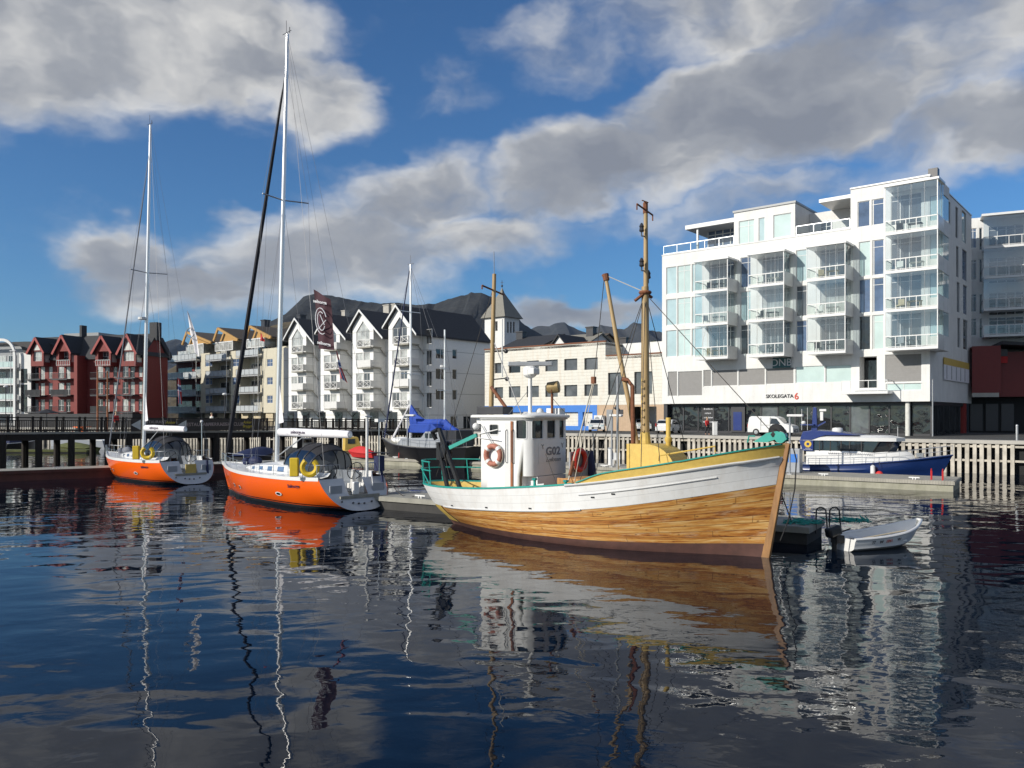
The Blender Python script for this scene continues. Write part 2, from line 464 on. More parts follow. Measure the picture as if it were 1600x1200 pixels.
M('orange_ring', (.70, .14, .05), .6, var=.15)
M('faded_ring', (.42, .16, .11), .7, var=.35, vscale=9)
M('grey_fabric', (.20, .21, .24), .8, var=.2)
M('maroon_fabric', (.050, .012, .022), .75, var=.2)
M('white_fabric', (.72, .71, .74), .8, var=.08)
M('skin', (.55, .32, .22), .6, var=.05)
M('denim', (.05, .06, .10), .8, var=.2)
M('dark_cloth', (.025, .025, .03), .8, var=.2)
M('light_hair', (.40, .30, .18), .7, var=.2)
M('leaf_dark', (.045, .065, .02), .7, var=.5, vscale=1.5)
M('leaf_mid', (.085, .10, .03), .7, var=.5, vscale=1.5)
M('bark', (.08, .06, .04), .9, var=.3)
M('antifoul', (.10, .045, .035), .7, var=.3, vscale=2.5, stain=.4, stain_col=(.05, .03, .025))
M('seaweed_green', (.09, .10, .025), .85, var=.4, vscale=2.0)
M('grey_gel', (.30, .32, .35), .4, var=.06)
M('solar', (.012, .016, .05), .15, var=.1)
M('teal_sign', (.0, .075, .085), .4, var=.05)
M('gold', (.62, .42, .06), .4, .3, var=.1)
M('sign_brown', (.035, .026, .02), .5, var=.15)
M('sign_letter', (.42, .33, .30), .6, var=.05)
M('letter_dark', (.03, .03, .035), .6, var=0)
M('letter_grey', (.20, .20, .21), .6, var=.15)
M('letter_pale', (.62, .63, .66), .6, var=.05)
M('letter_red', (.55, .06, .03), .6, var=.05)
M('letter_yellow', (.60, .45, .04), .6, var=.05)
M('letter_navy', (.05, .02, .06), .5, var=0)
M('curtain', (.62, .62, .58), .8, var=.2)
M('tail_lamp', (.40, .02, .015), .2, var=0)
M('rim_grey', (.35, .36, .37), .35, .6, var=.1)
pane_mat('pane_dark', (.018, .022, .026))
pane_mat('pane_grey', (.10, .11, .12), var=.6)
pane_mat('pane_pale', (.42, .55, .57), rough=.08, var=.25)  # pale pane base carries the reflected sky and light curtains in its colour
pane_mat('pane_mint', (.50, .62, .60), rough=.10, var=.15)
pane_mat('pane_blue', (.10, .15, .25), var=.5)
pane_mat('pane_curtain', (.45, .46, .44), rough=.06, var=.6, vscale=.8)
pane_mat('pane_shop', (.020, .022, .025), rough=.03, wob=.05, var=.6)
glass_mat('clear_glass', (.85, .91, .92), .18)
glass_mat('rail_glass', (.88, .94, .92), .10)
glass_mat('smoke_glass', (.30, .33, .38), .14)

def water_mat():
    m = bpy.data.materials.new('water'); MATS['water'] = m
    nt, N, L, b = nodes_of(m)
    b.inputs['Base Color'].default_value = (.0012, .0045, .012, 1)
    b.inputs['Roughness'].default_value = .012
    b.inputs['IOR'].default_value = 1.275
    tc = N.new('ShaderNodeTexCoord')
    prev = None
    for (sc, dist, det, rot, st) in ((.17, .070, 1, .3, (1, 1.5, 1)), (.62, .022, 1, -.35, (1, 1.6, 1)), (1.9, .0052, 2, .6, (1, 1.4, 1)), (5.5, .0007, 2, .1, (1, 1.2, 1))):
        mp = N.new('ShaderNodeMapping'); mp.inputs['Rotation'].default_value = (0, 0, rot); mp.inputs['Scale'].default_value = st
        L.new(tc.outputs['Object'], mp.inputs[0])
        n = N.new('ShaderNodeTexNoise'); n.inputs['Scale'].default_value = sc; n.inputs['Detail'].default_value = det; n.inputs['Roughness'].default_value = .5
        n.inputs['Distortion'].default_value = .4
        L.new(mp.outputs[0], n.inputs['Vector'])
        h = n.outputs[0]
        if sc > 1:      # the small ripples come in patches
            pn = N.new('ShaderNodeTexNoise'); pn.inputs['Scale'].default_value = .07; pn.inputs['Detail'].default_value = 3
            L.new(tc.outputs['Object'], pn.inputs['Vector'])
            mr = N.new('ShaderNodeMapRange'); L.new(pn.outputs[0], mr.inputs[0]); mr.inputs[1].default_value = .38; mr.inputs[2].default_value = .65; mr.inputs[3].default_value = .25; mr.inputs[4].default_value = 1.3
            mu = N.new('ShaderNodeMath'); mu.operation = 'MULTIPLY'; L.new(h, mu.inputs[0]); L.new(mr.outputs[0], mu.inputs[1]); h = mu.outputs[0]
        bp = N.new('ShaderNodeBump'); bp.inputs['Strength'].default_value = 1; bp.inputs['Distance'].default_value = dist
        L.new(h, bp.inputs['Height'])
        if prev: L.new(prev, bp.inputs['Normal'])
        prev = bp.outputs[0]
    L.new(prev, b.inputs['Normal'])
water_mat()

def hull_wood():
    m = bpy.data.materials.new('varnished_planking'); MATS['varnished_planking'] = m
    nt, N, L, b = nodes_of(m)
    uv = N.new('ShaderNodeUVMap'); uv.uv_map = 'UVMap'
    sp = N.new('ShaderNodeSeparateXYZ'); L.new(uv.outputs[0], sp.inputs[0])
    def ma(op, a, c=None, clamp=False):
        x = N.new('ShaderNodeMath'); x.operation = op; x.use_clamp = clamp
        for i, v in enumerate((a, c)):
            if v is None: continue
            if isinstance(v, (int, float)): x.inputs[i].default_value = v
            else: L.new(v, x.inputs[i])
        return x.outputs[0]
    pv = ma('MULTIPLY', sp.outputs[1], 8.0)
    row = ma('FLOOR', pv); fr = ma('FRACT', pv)
    seam = ma('LESS_THAN', fr, .065)
    butt = ma('LESS_THAN', ma('FRACT', ma('ADD', ma('MULTIPLY', sp.outputs[0], 3.0), ma('MULTIPLY', row, .37))), .004)
    seam = ma('MAXIMUM', seam, butt)
    wn = N.new('ShaderNodeTexWhiteNoise'); wn.noise_dimensions = '1D'; L.new(row, wn.inputs['W'])
    cx = N.new('ShaderNodeCombineXYZ'); L.new(ma('MULTIPLY', sp.outputs[0], 9.0), cx.inputs[0]); L.new(ma('ADD', ma('MULTIPLY', sp.outputs[1], 15), ma('MULTIPLY', row, 3.3)), cx.inputs[1])
    n = N.new('ShaderNodeTexNoise'); n.inputs['Scale'].default_value = 1.6; n.inputs['Detail'].default_value = 9; n.inputs['Roughness'].default_value = .68; n.inputs['Distortion'].default_value = .6
    L.new(cx.outputs[0], n.inputs['Vector'])
    r = N.new('ShaderNodeValToRGB'); L.new(ma('ADD', n.outputs[0], ma('MULTIPLY', ma('SUBTRACT', wn.outputs[0], .5), .14)), r.inputs[0])
    e = r.color_ramp.elements
    e[0].position = .34; e[0].color = (.17, .055, .013, 1)
    e[1].position = .70; e[1].color = (.64, .43, .18, 1)
    k = e.new(.43); k.color = (.36, .135, .028, 1)
    k = e.new(.55); k.color = (.51, .26, .068, 1)
    # worn grey-white patches and dark knots
    cp = N.new('ShaderNodeCombineXYZ'); L.new(ma('MULTIPLY', sp.outputs[0], 9), cp.inputs[0]); L.new(ma('MULTIPLY', sp.outputs[1], 5), cp.inputs[1])
    n2 = N.new('ShaderNodeTexNoise'); n2.inputs['Scale'].default_value = 1.4; n2.inputs['Detail'].default_value = 8; n2.inputs['Roughness'].default_value = .75
    L.new(cp.outputs[0], n2.inputs['Vector'])
    mr = N.new('ShaderNodeMapRange'); L.new(n2.outputs[0], mr.inputs[0]); mr.inputs[1].default_value = .54; mr.inputs[2].default_value = .72; mr.inputs[4].default_value = .75
    mx = N.new('ShaderNodeMix'); mx.data_type = 'RGBA'; L.new(mr.outputs[0], mx.inputs[0]); L.new(r.outputs[0], mx.inputs[6]); mx.inputs[7].default_value = (.56, .44, .30, 1)
    vo = N.new('ShaderNodeTexVoronoi'); vo.inputs['Scale'].default_value = 1.0
    ck = N.new('ShaderNodeCombineXYZ'); L.new(ma('MULTIPLY', sp.outputs[0], 34), ck.inputs[0]); L.new(ma('MULTIPLY', sp.outputs[1], 9), ck.inputs[1])
    L.new(ck.outputs[0], vo.inputs['Vector'])
    kn = N.new('ShaderNodeMapRange'); L.new(vo.outputs['Distance'], kn.inputs[0]); kn.inputs[1].default_value = .06; kn.inputs[2].default_value = .15; kn.inputs[3].default_value = .75; kn.inputs[4].default_value = 0
    mx2 = N.new('ShaderNodeMix'); mx2.data_type = 'RGBA'; L.new(kn.outputs[0], mx2.inputs[0]); L.new(mx.outputs[2], mx2.inputs[6]); mx2.inputs[7].default_value = (.09, .028, .01, 1)
    mx3 = N.new('ShaderNodeMix'); mx3.data_type = 'RGBA'; L.new(ma('MULTIPLY', seam, .62), mx3.inputs[0]); L.new(mx2.outputs[2], mx3.inputs[6]); mx3.inputs[7].default_value = (.07, .03, .012, 1)
    L.new(mx3.outputs[2], b.inputs['Base Color'])
    b.inputs['Roughness'].default_value = .42
    b.inputs['Coat Weight'].default_value = .15
    bp = N.new('ShaderNodeBump'); bp.inputs['Strength'].default_value = .7; bp.inputs['Distance'].default_value = .012
    L.new(ma('SUBTRACT', ma('MULTIPLY', n.outputs[0], .3), seam), bp.inputs['Height']); L.new(bp.outputs[0], b.inputs['Normal'])
hull_wood()
def hull_white():
    m = M('white_planking', (.76, .76, .75), .42, var=.07, vscale=2.2, bump=.2, bscale=6, stain=.38, stain_col=(.40, .31, .22))
    nt, N, L, b = nodes_of(m)
    uv = N.new('ShaderNodeUVMap'); uv.uv_map = 'UVMap'
    sp = N.new('ShaderNodeSeparateXYZ'); L.new(uv.outputs[0], sp.inputs[0])
    f = N.new('ShaderNodeMath'); f.operation = 'MULTIPLY'; L.new(sp.outputs[1], f.inputs[0]); f.inputs[1].default_value = 3
    g = N.new('ShaderNodeMath'); g.operation = 'FRACT'; L.new(f.outputs[0], g.inputs[0])
    l = N.new('ShaderNodeMath'); l.operation = 'LESS_THAN'; L.new(g.outputs[0], l.inputs[0]); l.inputs[1].default_value = .04
    old = b.inputs['Base Color'].links[0].from_socket
    mx = N.new('ShaderNodeMix'); mx.data_type = 'RGBA'; L.new(l.outputs[0], mx.inputs[0]); L.new(old, mx.inputs[6]); mx.inputs[7].default_value = (.5, .5, .5, 1)
    L.new(mx.outputs[2], b.inputs['Base Color'])
hull_white()
def hull_orange():
    m = bpy.data.materials.new('orange_topsides'); MATS['orange_topsides'] = m
    nt, N, L, b = nodes_of(m)
    tc = N.new('ShaderNodeTexCoord'); sp = N.new('ShaderNodeSeparateXYZ'); L.new(tc.outputs['Object'], sp.inputs[0])
    mr = N.new('ShaderNodeMapRange'); L.new(sp.outputs[2], mr.inputs[0]); mr.inputs[1].default_value = 0; mr.inputs[2].default_value = 1
    r = N.new('ShaderNodeValToRGB'); r.color_ramp.interpolation = 'CONSTANT'; L.new(mr.outputs[0], r.inputs[0])
    e = r.color_ramp.elements
    e[0].position = 0; e[0].color = (.045, .05, .055, 1)
    e[1].position = .26; e[1].color = (.82, .115, .004, 1)
    for p, c in ((.17, (.82, .115, .004, 1)), (.205, (.012, .012, .015, 1))):
        k = e.new(p); k.color = c
    L.new(r.outputs[0], b.inputs['Base Color'])
    b.inputs['Roughness'].default_value = .22; b.inputs['Coat Weight'].default_value = .3
hull_orange()
def rock(name, c0, c1, c2, sc):
    m = bpy.data.materials.new(name); MATS[name] = m
    nt, N, L, b = nodes_of(m)
    tc = N.new('ShaderNodeTexCoord')
    n = N.new('ShaderNodeTexNoise'); n.inputs['Scale'].default_value = sc; n.inputs['Detail'].default_value = 10; n.inputs['Roughness'].default_value = .7
    L.new(tc.outputs['Object'], n.inputs['Vector'])
    r = N.new('ShaderNodeValToRGB'); L.new(n.outputs[0], r.inputs[0])
    e = r.color_ramp.elements
    e[0].position = .32; e[0].color = (*c0, 1); e[1].position = .72; e[1].color = (*c2, 1)
    k = e.new(.52); k.color = (*c1, 1)
    L.new(r.outputs[0], b.inputs['Base Color']); b.inputs['Roughness'].default_value = .95
    bp = N.new('ShaderNodeBump'); bp.inputs['Strength'].default_value = 1; bp.inputs['Distance'].default_value = .12/sc
    L.new(n.outputs[0], bp.inputs['Height']); L.new(bp.outputs[0], b.inputs['Normal'])
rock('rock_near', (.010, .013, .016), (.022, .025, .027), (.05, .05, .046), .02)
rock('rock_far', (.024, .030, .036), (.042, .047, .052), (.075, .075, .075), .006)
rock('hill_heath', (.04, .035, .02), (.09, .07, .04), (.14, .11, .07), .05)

# ---------------------------------------------------------------- setting: water, land, mountains
w = MB(); w.face([(-6000, -800, 0), (6000, -800, 0), (6000, 400, 0), (-6000, 400, 0)])
tag(w.build('water', 'water'), kind='structure')
QD = Vector((-.80, .60, 0)); QO = Vector((38.5, 60.0, 0))     # the quay edge runs along QD
QZ = 2.5
def quay(s): return QO+QD*s
shore = [quay(-60), quay(95), Vector((-95, 128, 0)), Vector((-400, 150, 0))]
gm = MB()
gp = [(p.x, p.y, QZ) for p in shore]+[(-6000, 300, QZ), (-6000, 9000, QZ), (6000, 9000, QZ), (6000, -100, QZ)]
gm.face(list(reversed(gp)))
gp2 = [(p.x, p.y, -3) for p in shore]
for a in range(len(shore)-1):
    gm.face([gp2[a], gp2[a+1], gp[a+1], gp[a]])
tag(gm.build('quay_ground', 'asphalt', fix=True), kind='structure')

def mountain(name, prof, d, depth, mat, seed, rough=.06):
    """a ridge whose skyline has the given heights; full relief in front of it and behind"""
    rnd = random.Random(seed)
    pts = []
    for (x0, y0), (x1, y1) in zip(prof, prof[1:]):
        n = max(1, int(abs(x1-x0)/5))
        for k in range(n):
            t = k/n; pts.append((x0+(x1-x0)*t, y0+(y1-y0)*t+rnd.uniform(-.8, .8)))
    pts.append(prof[-1])
    rows = []; NR = 15; RJ = 9
    for j in range(NR):
        t = j/RJ*.62 if j <= RJ else .62+.38*(j-RJ)/(NR-1-RJ)   # 0 foot in front, .62 ridge, 1 foot behind
        row = []
        for i, (px, py) in enumerate(pts):
            top = ray(px, py, d)
            k = t/.62
            if k <= 1: hgt = top.z*(k**1.25); dy = -depth*(1-k)
            else:
                k2 = (t-.62)/.38; hgt = top.z*(1-k2)**1.2; dy = depth*.8*k2
            nz = -abs(mnoise.fractal(Vector((px*.02, j*.4, seed)), 1.0, 2.0, 4))*rough*top.z*(1 if 0 < j < NR-1 else 0)*(0 if abs(t-.62) < .03 else 1)
            rel = (mnoise.fractal(Vector((px*.02, j*.35, seed+5)), 1.0, 2.0, 5))*depth*.07*(0 if abs(t-.62) < .03 else 1)
            row.append((top.x, d+dy+rel, max(-2, hgt+nz-2*(1 if j in (0, NR-1) else 0))))
        rows.append(row)
    mb = MB(); mb.grid(rows)
    return tag(mb.build(name, mat, fix=True, smooth=True, ang=25), kind='structure')
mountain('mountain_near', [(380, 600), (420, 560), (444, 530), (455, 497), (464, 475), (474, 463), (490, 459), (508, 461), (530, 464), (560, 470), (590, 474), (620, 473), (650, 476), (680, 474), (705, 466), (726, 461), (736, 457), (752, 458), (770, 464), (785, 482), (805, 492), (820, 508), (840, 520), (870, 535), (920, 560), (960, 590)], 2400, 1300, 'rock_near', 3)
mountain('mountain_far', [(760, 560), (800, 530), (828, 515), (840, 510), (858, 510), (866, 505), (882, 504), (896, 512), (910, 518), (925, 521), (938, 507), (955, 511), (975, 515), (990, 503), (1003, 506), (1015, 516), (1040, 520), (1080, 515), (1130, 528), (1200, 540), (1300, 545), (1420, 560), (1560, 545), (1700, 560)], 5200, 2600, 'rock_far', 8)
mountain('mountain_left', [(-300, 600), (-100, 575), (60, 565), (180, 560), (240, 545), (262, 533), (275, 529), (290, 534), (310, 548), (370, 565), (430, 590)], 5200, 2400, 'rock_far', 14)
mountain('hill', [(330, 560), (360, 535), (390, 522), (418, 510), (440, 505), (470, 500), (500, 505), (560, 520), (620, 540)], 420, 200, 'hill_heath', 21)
# ---------------------------------------------------------------- buildings
class Face:
    def __init__(s, b, u0, v0, T):
        s.b = b; s.o = Vector((u0, v0)); s.T = Vector(T).normalized(); s.N = Vector((-s.T.y, s.T.x))
        s.Ow = b.O+b.R*u0+b.I*v0; s.Tw = b.R*s.T.x+b.I*s.T.y
        s.X = Matrix(((s.T.x, s.N.x, 0, u0), (s.T.y, s.N.y, 0, v0), (0, 0, 1, 0), (0, 0, 0, 1)))
    def s_(s, px):
        k = (px-800)/F
        return (k*s.Ow.y-s.Ow.x)/(s.Tw.x-k*s.Tw.y)
    def z_(s, px, py):
        d = s.Ow.y+s.Tw.y*s.s_(px)
        return H+(HZ-py)/F*d-s.b.z0
    def rect(s, x0, y0, x1, y1):
        m = (x0+x1)/2
        return (s.s_(x0), s.z_(m, y1), s.s_(x1), s.z_(m, y0))
class Bld:
    def __init__(s, name, label, cat, px, d, R, z0=QZ, group=None):
        s.O = Vector(((px-800)/F*d, d)); s.R = Vector(R).normalized(); s.I = Vector((-s.R.y, s.R.x)); s.z0 = z0
        s.e = thing(name, label, cat, (s.O.x, s.O.y, z0), math.atan2(s.R.y, s.R.x), group)
    def face(s, u=0, v=0, T=(1, 0)): return Face(s, u, v, T)

def wallgrid(mb, f, s0, s1, z0, z1, holes=(), rev=.14):
    """a wall skin with real openings and their reveals"""
    mb.X = f.X
    hs = [h for h in holes if h[2] > s0+.01 and h[0] < s1-.01]
    ss = sorted(set([round(x, 4) for x in [s0, s1]+[min(max(h[i], s0), s1) for h in hs for i in (0, 2)]]))
    zs = sorted(set([round(x, 4) for x in [z0, z1]+[min(max(h[i], z0), z1) for h in hs for i in (1, 3)]]))
    for a, b_ in zip(ss, ss[1:]):
        for c, d in zip(zs, zs[1:]):
            m, n = (a+b_)/2, (c+d)/2
            if any(h[0] < m < h[2] and h[1] < n < h[3] for h in hs): continue
            mb.face([(a, 0, c), (b_, 0, c), (b_, 0, d), (a, 0, d)])
    for (a, c, b_, d) in [h[:4] for h in hs]:
        mb.face([(a, 0, c), (a, rev, c), (b_, rev, c), (b_, 0, c)])
        mb.face([(a, 0, d), (b_, 0, d), (b_, rev, d), (a, rev, d)])
        mb.face([(a, 0, c), (a, 0, d), (a, rev, d), (a, rev, c)])
        mb.face([(b_, 0, c), (b_, rev, c), (b_, rev, d), (b_, 0, d)])
    mb.X = None
def window(parent, f, h, frame='white_gloss', pane='pane_dark', nv=(), nh=(), rev=.14, fw=.06, top=None, name='window'):
    s0, z0, s1, z1 = h[:4]
    mb = MB(); mb.X = f.X; a, b_ = rev-.05, rev+.01
    mb.box(s0, a, z0, s0+fw, b_, z1); mb.box(s1-fw, a, z0, s1, b_, z1)
    mb.box(s0+fw, a, z0, s1-fw, b_, z0+fw)
    if top is None: mb.box(s0+fw, a, z1-fw, s1-fw, b_, z1)
    for t in nv:
        x = s0+(s1-s0)*t; mb.box(x-fw/2, a, z0+fw, x+fw/2, b_, z1-fw)
    for t in nh:
        z = z0+(z1-z0)*t; mb.box(s0+fw, a+.004, z-fw*.4, s1-fw, b_-.004, z+fw*.4)
    if top:      # gabled head
        mb.beam((s0, rev-.02, z1), (s0+(s1-s0)/2, rev-.02, top), .07, fw); mb.beam((s1, rev-.02, z1), (s0+(s1-s0)/2, rev-.02, top), .07, fw)
        mb.box(s0+fw, a, z1-fw, s1-fw, b_, z1)
    o = mb.build(name, frame, parent)
    pb = MB(); pb.X = f.X; w = rev-.015
    if top: pb.face([(s0, w, z0), (s1, w, z0), (s1, w, z1), ((s0+s1)/2, w, top), (s0, w, z1)])
    else: pb.face([(s0, w, z0), (s1, w, z0), (s1, w, z1), (s0, w, z1)])
    pb.build('pane', pane, o)
    return o
def rail_front(mb, s0, s1, w, z, h=1.05, step=1.1, top=.07, post=.05):
    mb.box(s0, w-.04, z+h-top, s1, w+.04, z+h)
    mb.box(s0, w-.025, z+.06, s1, w+.025, z+.11)
    n = max(1, round((s1-s0)/step))
    for k in range(n+1):
        x = s0+(s1-s0)*k/n; mb.box(x-post/2, w-.03, z, x+post/2, w+.03, z+h-top)

RB = (.77, -.64)
# --- the white apartment block on the right quay
def big_block():
    b = Bld('apartment_building', 'white modern six storey apartment block with glazed balconies behind the slatted quay', 'apartment building', 1453, 74, RB)
    e = b.e; f = b.face()
    Z = lambda y: f.z_(1042, y)
    uL = f.s_(1034.5)
    zp = Z(399); rows = [(Z(460), Z(418)), (Z(508.6), Z(468)), (Z(557.8), Z(516.7))]
    zb1, zb0, zw = Z(580), Z(618.6), Z(631)
    zt3 = f.z_(1381, 288)
    u3 = f.s_(1329)                       # left end of the higher block
    fr, pl = 'white_gloss', 'pane_pale'
    P = 2.5; fp = b.face(0, -P)
    cols = [(fp.s_(1085), fp.s_(1137)), (fp.s_(1168.5), fp.s_(1225)), (fp.s_(1260), fp.s_(1321))]
    wins = []
    for k, (z0, z1) in enumerate(rows):
        for x0, x1, nv, nh, pm in ((1041, 1057, (), (), pl), (1058.5, 1079, (.5,), (.8,), 'pane_mint'), (1081, 1097, (), (), pl)):
            wins.append(((f.s_(x0), z0, f.s_(x1), z1), nv, nh, pm))
        for j, (x0, x1) in enumerate(((1157, 1173), (1244, 1262))):
            wins.append(((f.s_(x0), z0-.15, f.s_(x1), z1), (), (.82,), ('pane_blue', 'pane_pale', 'pane_grey')[(k+j) % 3]))
        for c0, c1 in cols:
            wins.append(((c0+.5, z0-.35, c1-.25, z1), (.3, .55, .8), (.82,), 'pane_curtain' if (k+int(c0)) % 2 else 'pane_grey'))
        wins.append(((f.s_(1342), z0-.3, f.s_(1360), z1), (), (), ('pane_mint', 'pane_blue', 'pane_dark')[k]))
        wins.append(((f.s_(1363), z0-.3, f.s_(1381), z1), (.12,), (.8,), ('pane_blue', 'pane_blue', 'pane_mint')[k]))
        wins.append(((f.s_(1392), z0-.35, f.s_(1440), z1), (.3, .6), (.82,), 'pane_grey'))
    z3b, z3t = f.z_(1350, 354), f.z_(1350, 314)
    wins.append(((f.s_(1340), z3b, f.s_(1359), z3t), (), (), 'pane_blue'))
    wins.append(((f.s_(1362), z3b, f.s_(1381), z3t), (.12,), (.8,), 'pane_blue'))
    wins.append(((f.s_(1392), z3b-.3, f.s_(1440), z3t), (.3, .6), (.82,), 'pane_grey'))
    # first floor band of blinds and mint glass
    band = []
    def bw(x0, y0, x1, y1, pm, nv=()):
        s0, z0, s1, z1 = f.rect(x0, y0, x1, y1); band.append(((s0, z0, s1, z1), nv, (), pm))
    bw(1043.5, 580.5, 1058, 619, 'grey_blind'); bw(1059.5, 580, 1097, 618.5, 'grey_blind')
    bw(1099, 578, 1111, 604, 'grey_blind'); bw(1112.5, 577.5, 1152, 603, 'grey_blind'); bw(1154, 576, 1195, 602, 'grey_blind'); bw(1197, 574.5, 1240, 600, 'grey_blind')
    bw(1243, 572, 1288, 598, 'pane_mint'); bw(1290, 570.5, 1330, 597, 'pane_mint')
    bw(1383, 553, 1440, 597, 'grey_blind'); bw(1384, 599, 1440, 610, 'pane_mint', (.5,))
    s0, z0, s1, z1 = f.rect(1343, 557, 1370, 606); loggia = (s0, z0, s1, z1)
    allw = wins+band
    wall = MB()
    holes = [x[0] for x in allw]+[loggia]
    wallgrid(wall, f, uL, u3, zw, zp, holes)
    wallgrid(wall, f, u3, 0, zw, zt3, holes)
    # the loggia recess
    mb = wall; mb.X = f.X
    a, c, d, g = loggia
    mb.face([(a, .14, c), (a, 1.6, c), (a, 1.6, g), (a, .14, g)]); mb.face([(d, .14, c), (d, .14, g), (d, 1.6, g), (d, 1.6, c)])
    mb.face([(a, .14, c), (d, .14, c), (d, 1.6, c), (a, 1.6, c)]); mb.face([(a, .14, g), (a, 1.6, g), (d, 1.6, g), (d, .14, g)])
    mb.X = None
    # right end wall with its tall slit windows
    g = b.face(0, 0, (0, 1)); D = g.s_(1518)
    slits = []
    def sl(x0, y0, x1, y1, pm='pane_grey'):
        slits.append((g.rect(x0, y0, x1, y1), (), (), pm))
    sl(1480.5, 315, 1485, 350); sl(1493, 324, 1497, 372); sl(1503, 331, 1510, 379, 'pane_pale')
    sl(1494, 385, 1498, 433); sl(1503.5, 391, 1511, 438, 'pane_blue'); sl(1495, 441, 1499.5, 488); sl(1505, 446, 1511, 491, 'pane_blue')
    sl(1496, 497, 1500.5, 543); sl(1505, 500, 1512, 546)
    wallgrid(wall, g, 0, D, zw, zt3, [x[0] for x in slits])
    wall.face([(uL, 0, zw), (uL, 0, zp), (uL, D, zp), (uL, D, zw)]); wall.face([(uL, D, zw), (uL, D, zt3), (0, D, zt3), (0, D, zw)])
    wall.face([(u3, 0, zp), (u3, 0, zt3), (u3, D, zt3), (u3, D, zp)])
    wall.face([(uL, 0, zw), (0, 0, zw), (0, D, zw), (uL, D, zw)])
    # parapet coping
    wall.box(uL-.04, -.05, zp, u3, .3, zp+.12)
    wall.build('wall', 'white_wall', e)
    for h, nv, nh, pm in wins: window(e, f, h, fr, pm, nv, nh)
    for h, nv, nh, pm in band: window(e, f, h, fr, pm, nv, nh, fw=.05)
    for h, nv, nh, pm in slits: window(e, g, h, 'grey_frame', pm, nv, nh, fw=.05)
    # inside the loggia: a dark door
    mb = MB(); mb.box(loggia[0]+.1, 1.52, loggia[1], loggia[2]-.1, 1.58, loggia[3]-.3); mb.build('balcony_door', 'pane_dark', e)
    rf = MB(); rf.box(uL, .3, zp-.3, u3, D, zp-.05); rf.box(u3, .02, zt3-.1, -.02, D-.02, zt3+.05); rf.build('roof', 'roof_dark', e)
    cp = MB(); cp.box(u3-.05, -.06, zt3+.05, .05, .25, zt3+.2); cp.box(-.25, .25, zt3+.05, .06, D, zt3+.17); cp.build('coping', 'white_gloss', e)
    ch = MB(); x = f.s_(1446); ch.box(x, 1, zt3, x+.8, 1.8, zt3+1.0); ch.build('vent_stack', 'dark_frame', e)
    # penthouse block 2
    u1, u2 = f.s_(1146.5), f.s_(1242); zt2 = f.z_(1146.5, 333)
    pw = []
    for x0, y0, x1, y1, nv, nh, pm in ((1154, 344, 1178, 388, (.62,), (.8,), 'pane_mint'), (1185, 340, 1194.5, 385, (), (), 'pane_pale'), (1208, 334, 1236, 370, (), (), 'pane_mint')):
        pw.append((f.rect(x0, y0, x1, y1), nv, nh, pm))
    pb = MB(); f2 = b.face(0, .06)
    wallgrid(pb, f2, u1, u2, zp-.02, zt2, [x[0] for x in pw])
    for uu in (u1, u2): pb.face([(uu, .06, zp-.02), (uu, .06, zt2), (uu, 9, zt2), (uu, 9, zp-.02)])
    pb.face([(u1, .06, zt2), (u2, .06, zt2), (u2, 9, zt2), (u1, 9, zt2)]); pb.face([(u1, 9, zp), (u2, 9, zp), (u2, 9, zt2), (u1, 9, zt2)])
    po = pb.build('penthouse', 'white_wall', e)
    for h, nv, nh, pm in pw: window(po, f2, h, fr, pm, nv, nh)
    eb = MB(); eb.box(u1-.1, -.06, zt2+.004, u2+.1, 9.1, zt2+.22); eb.build('roof_edge', 'grey_frame', po)
    # canopy and terrace room at the left end
    ua, ub = f.s_(1073), u1-.02; zc0, zc1 = f.z_(1074, 357), f.z_(1074, 352)
    cb = MB(); cb.box(ua-.4, .4, zc0, ub, 8, zc1+.1)
    cb.box(f.s_(1085)-.1, .7, zp+.1, f.s_(1085)+.1, .9, zc0); cb.build('canopy', 'white_gloss', e)
    tb = MB(); n = 5
    for k in range(n+1):
        x = f.s_(1086)+(ub-f.s_(1086))*k/n; tb.box(x-.05, 3.2, zp, x+.05, 3.3, zc0)
    tb.box(f.s_(1086), 3.2, zp+2.2, ub, 3.3, zp+2.3)
    to = tb.build('terrace_room', 'white_gloss', e)
    q = MB(); q.face([(f.s_(1086), 3.25, zp), (ub, 3.25, zp), (ub, 3.25, zc0), (f.s_(1086), 3.25, zc0)]); q.build('pane', 'pane_blue', to)
    q = MB(); q.face([(f.s_(1086), 3.25, zp), (f.s_(1086), 8, zp), (f.s_(1086), 8, zc0), (f.s_(1086), 3.25, zc0)]); q.build('pane', 'pane_pale', to)
    # middle terrace with its canopy
    ua, ub = f.s_(1278), u3+.02; zc0 = f.z_(1279, 316)
    cb = MB(); cb.box(ua, .3, zc0, ub-.03, 8, zc0+.35); cb.build('canopy', 'white_gloss', e)
    ub2 = f.s_(1303); tb = MB(); tb.box(u2+.02, 4.2, zp, ub2+2.2, 4.4, zc0); tb.build('terrace_wall', 'white_board', e)
    tw = b.face(0, 4.2)
    window(e, b.face(0, 4.05), (u2+1.2, zp+.9, u2+2.4, zp+2.2), fr, 'pane_dark', (.5,), (.5,)); window(e, b.face(0, 4.05), (ub2+.6, zp+.1, ub2+1.6, zp+2.4), fr, 'pane_blue')
    for x0, x1 in ((uL+.15, u1-.05), (u2+.1, u3-.1)):
        r = MB(); rail_front(r, x0, x1, .12, zp+.12, 1.0, 1.6); ro = r.build('terrace_railing', 'steel', e)
        q = MB(); q.face([(x0, .12, zp+.2), (x1, .12, zp+.2), (x1, .12, zp+1.05), (x0, .12, zp+1.05)]); q.build('glass_panel', 'rail_glass', ro)
    r = MB(); r.X = Matrix.Rotation(0, 4, 'Z')
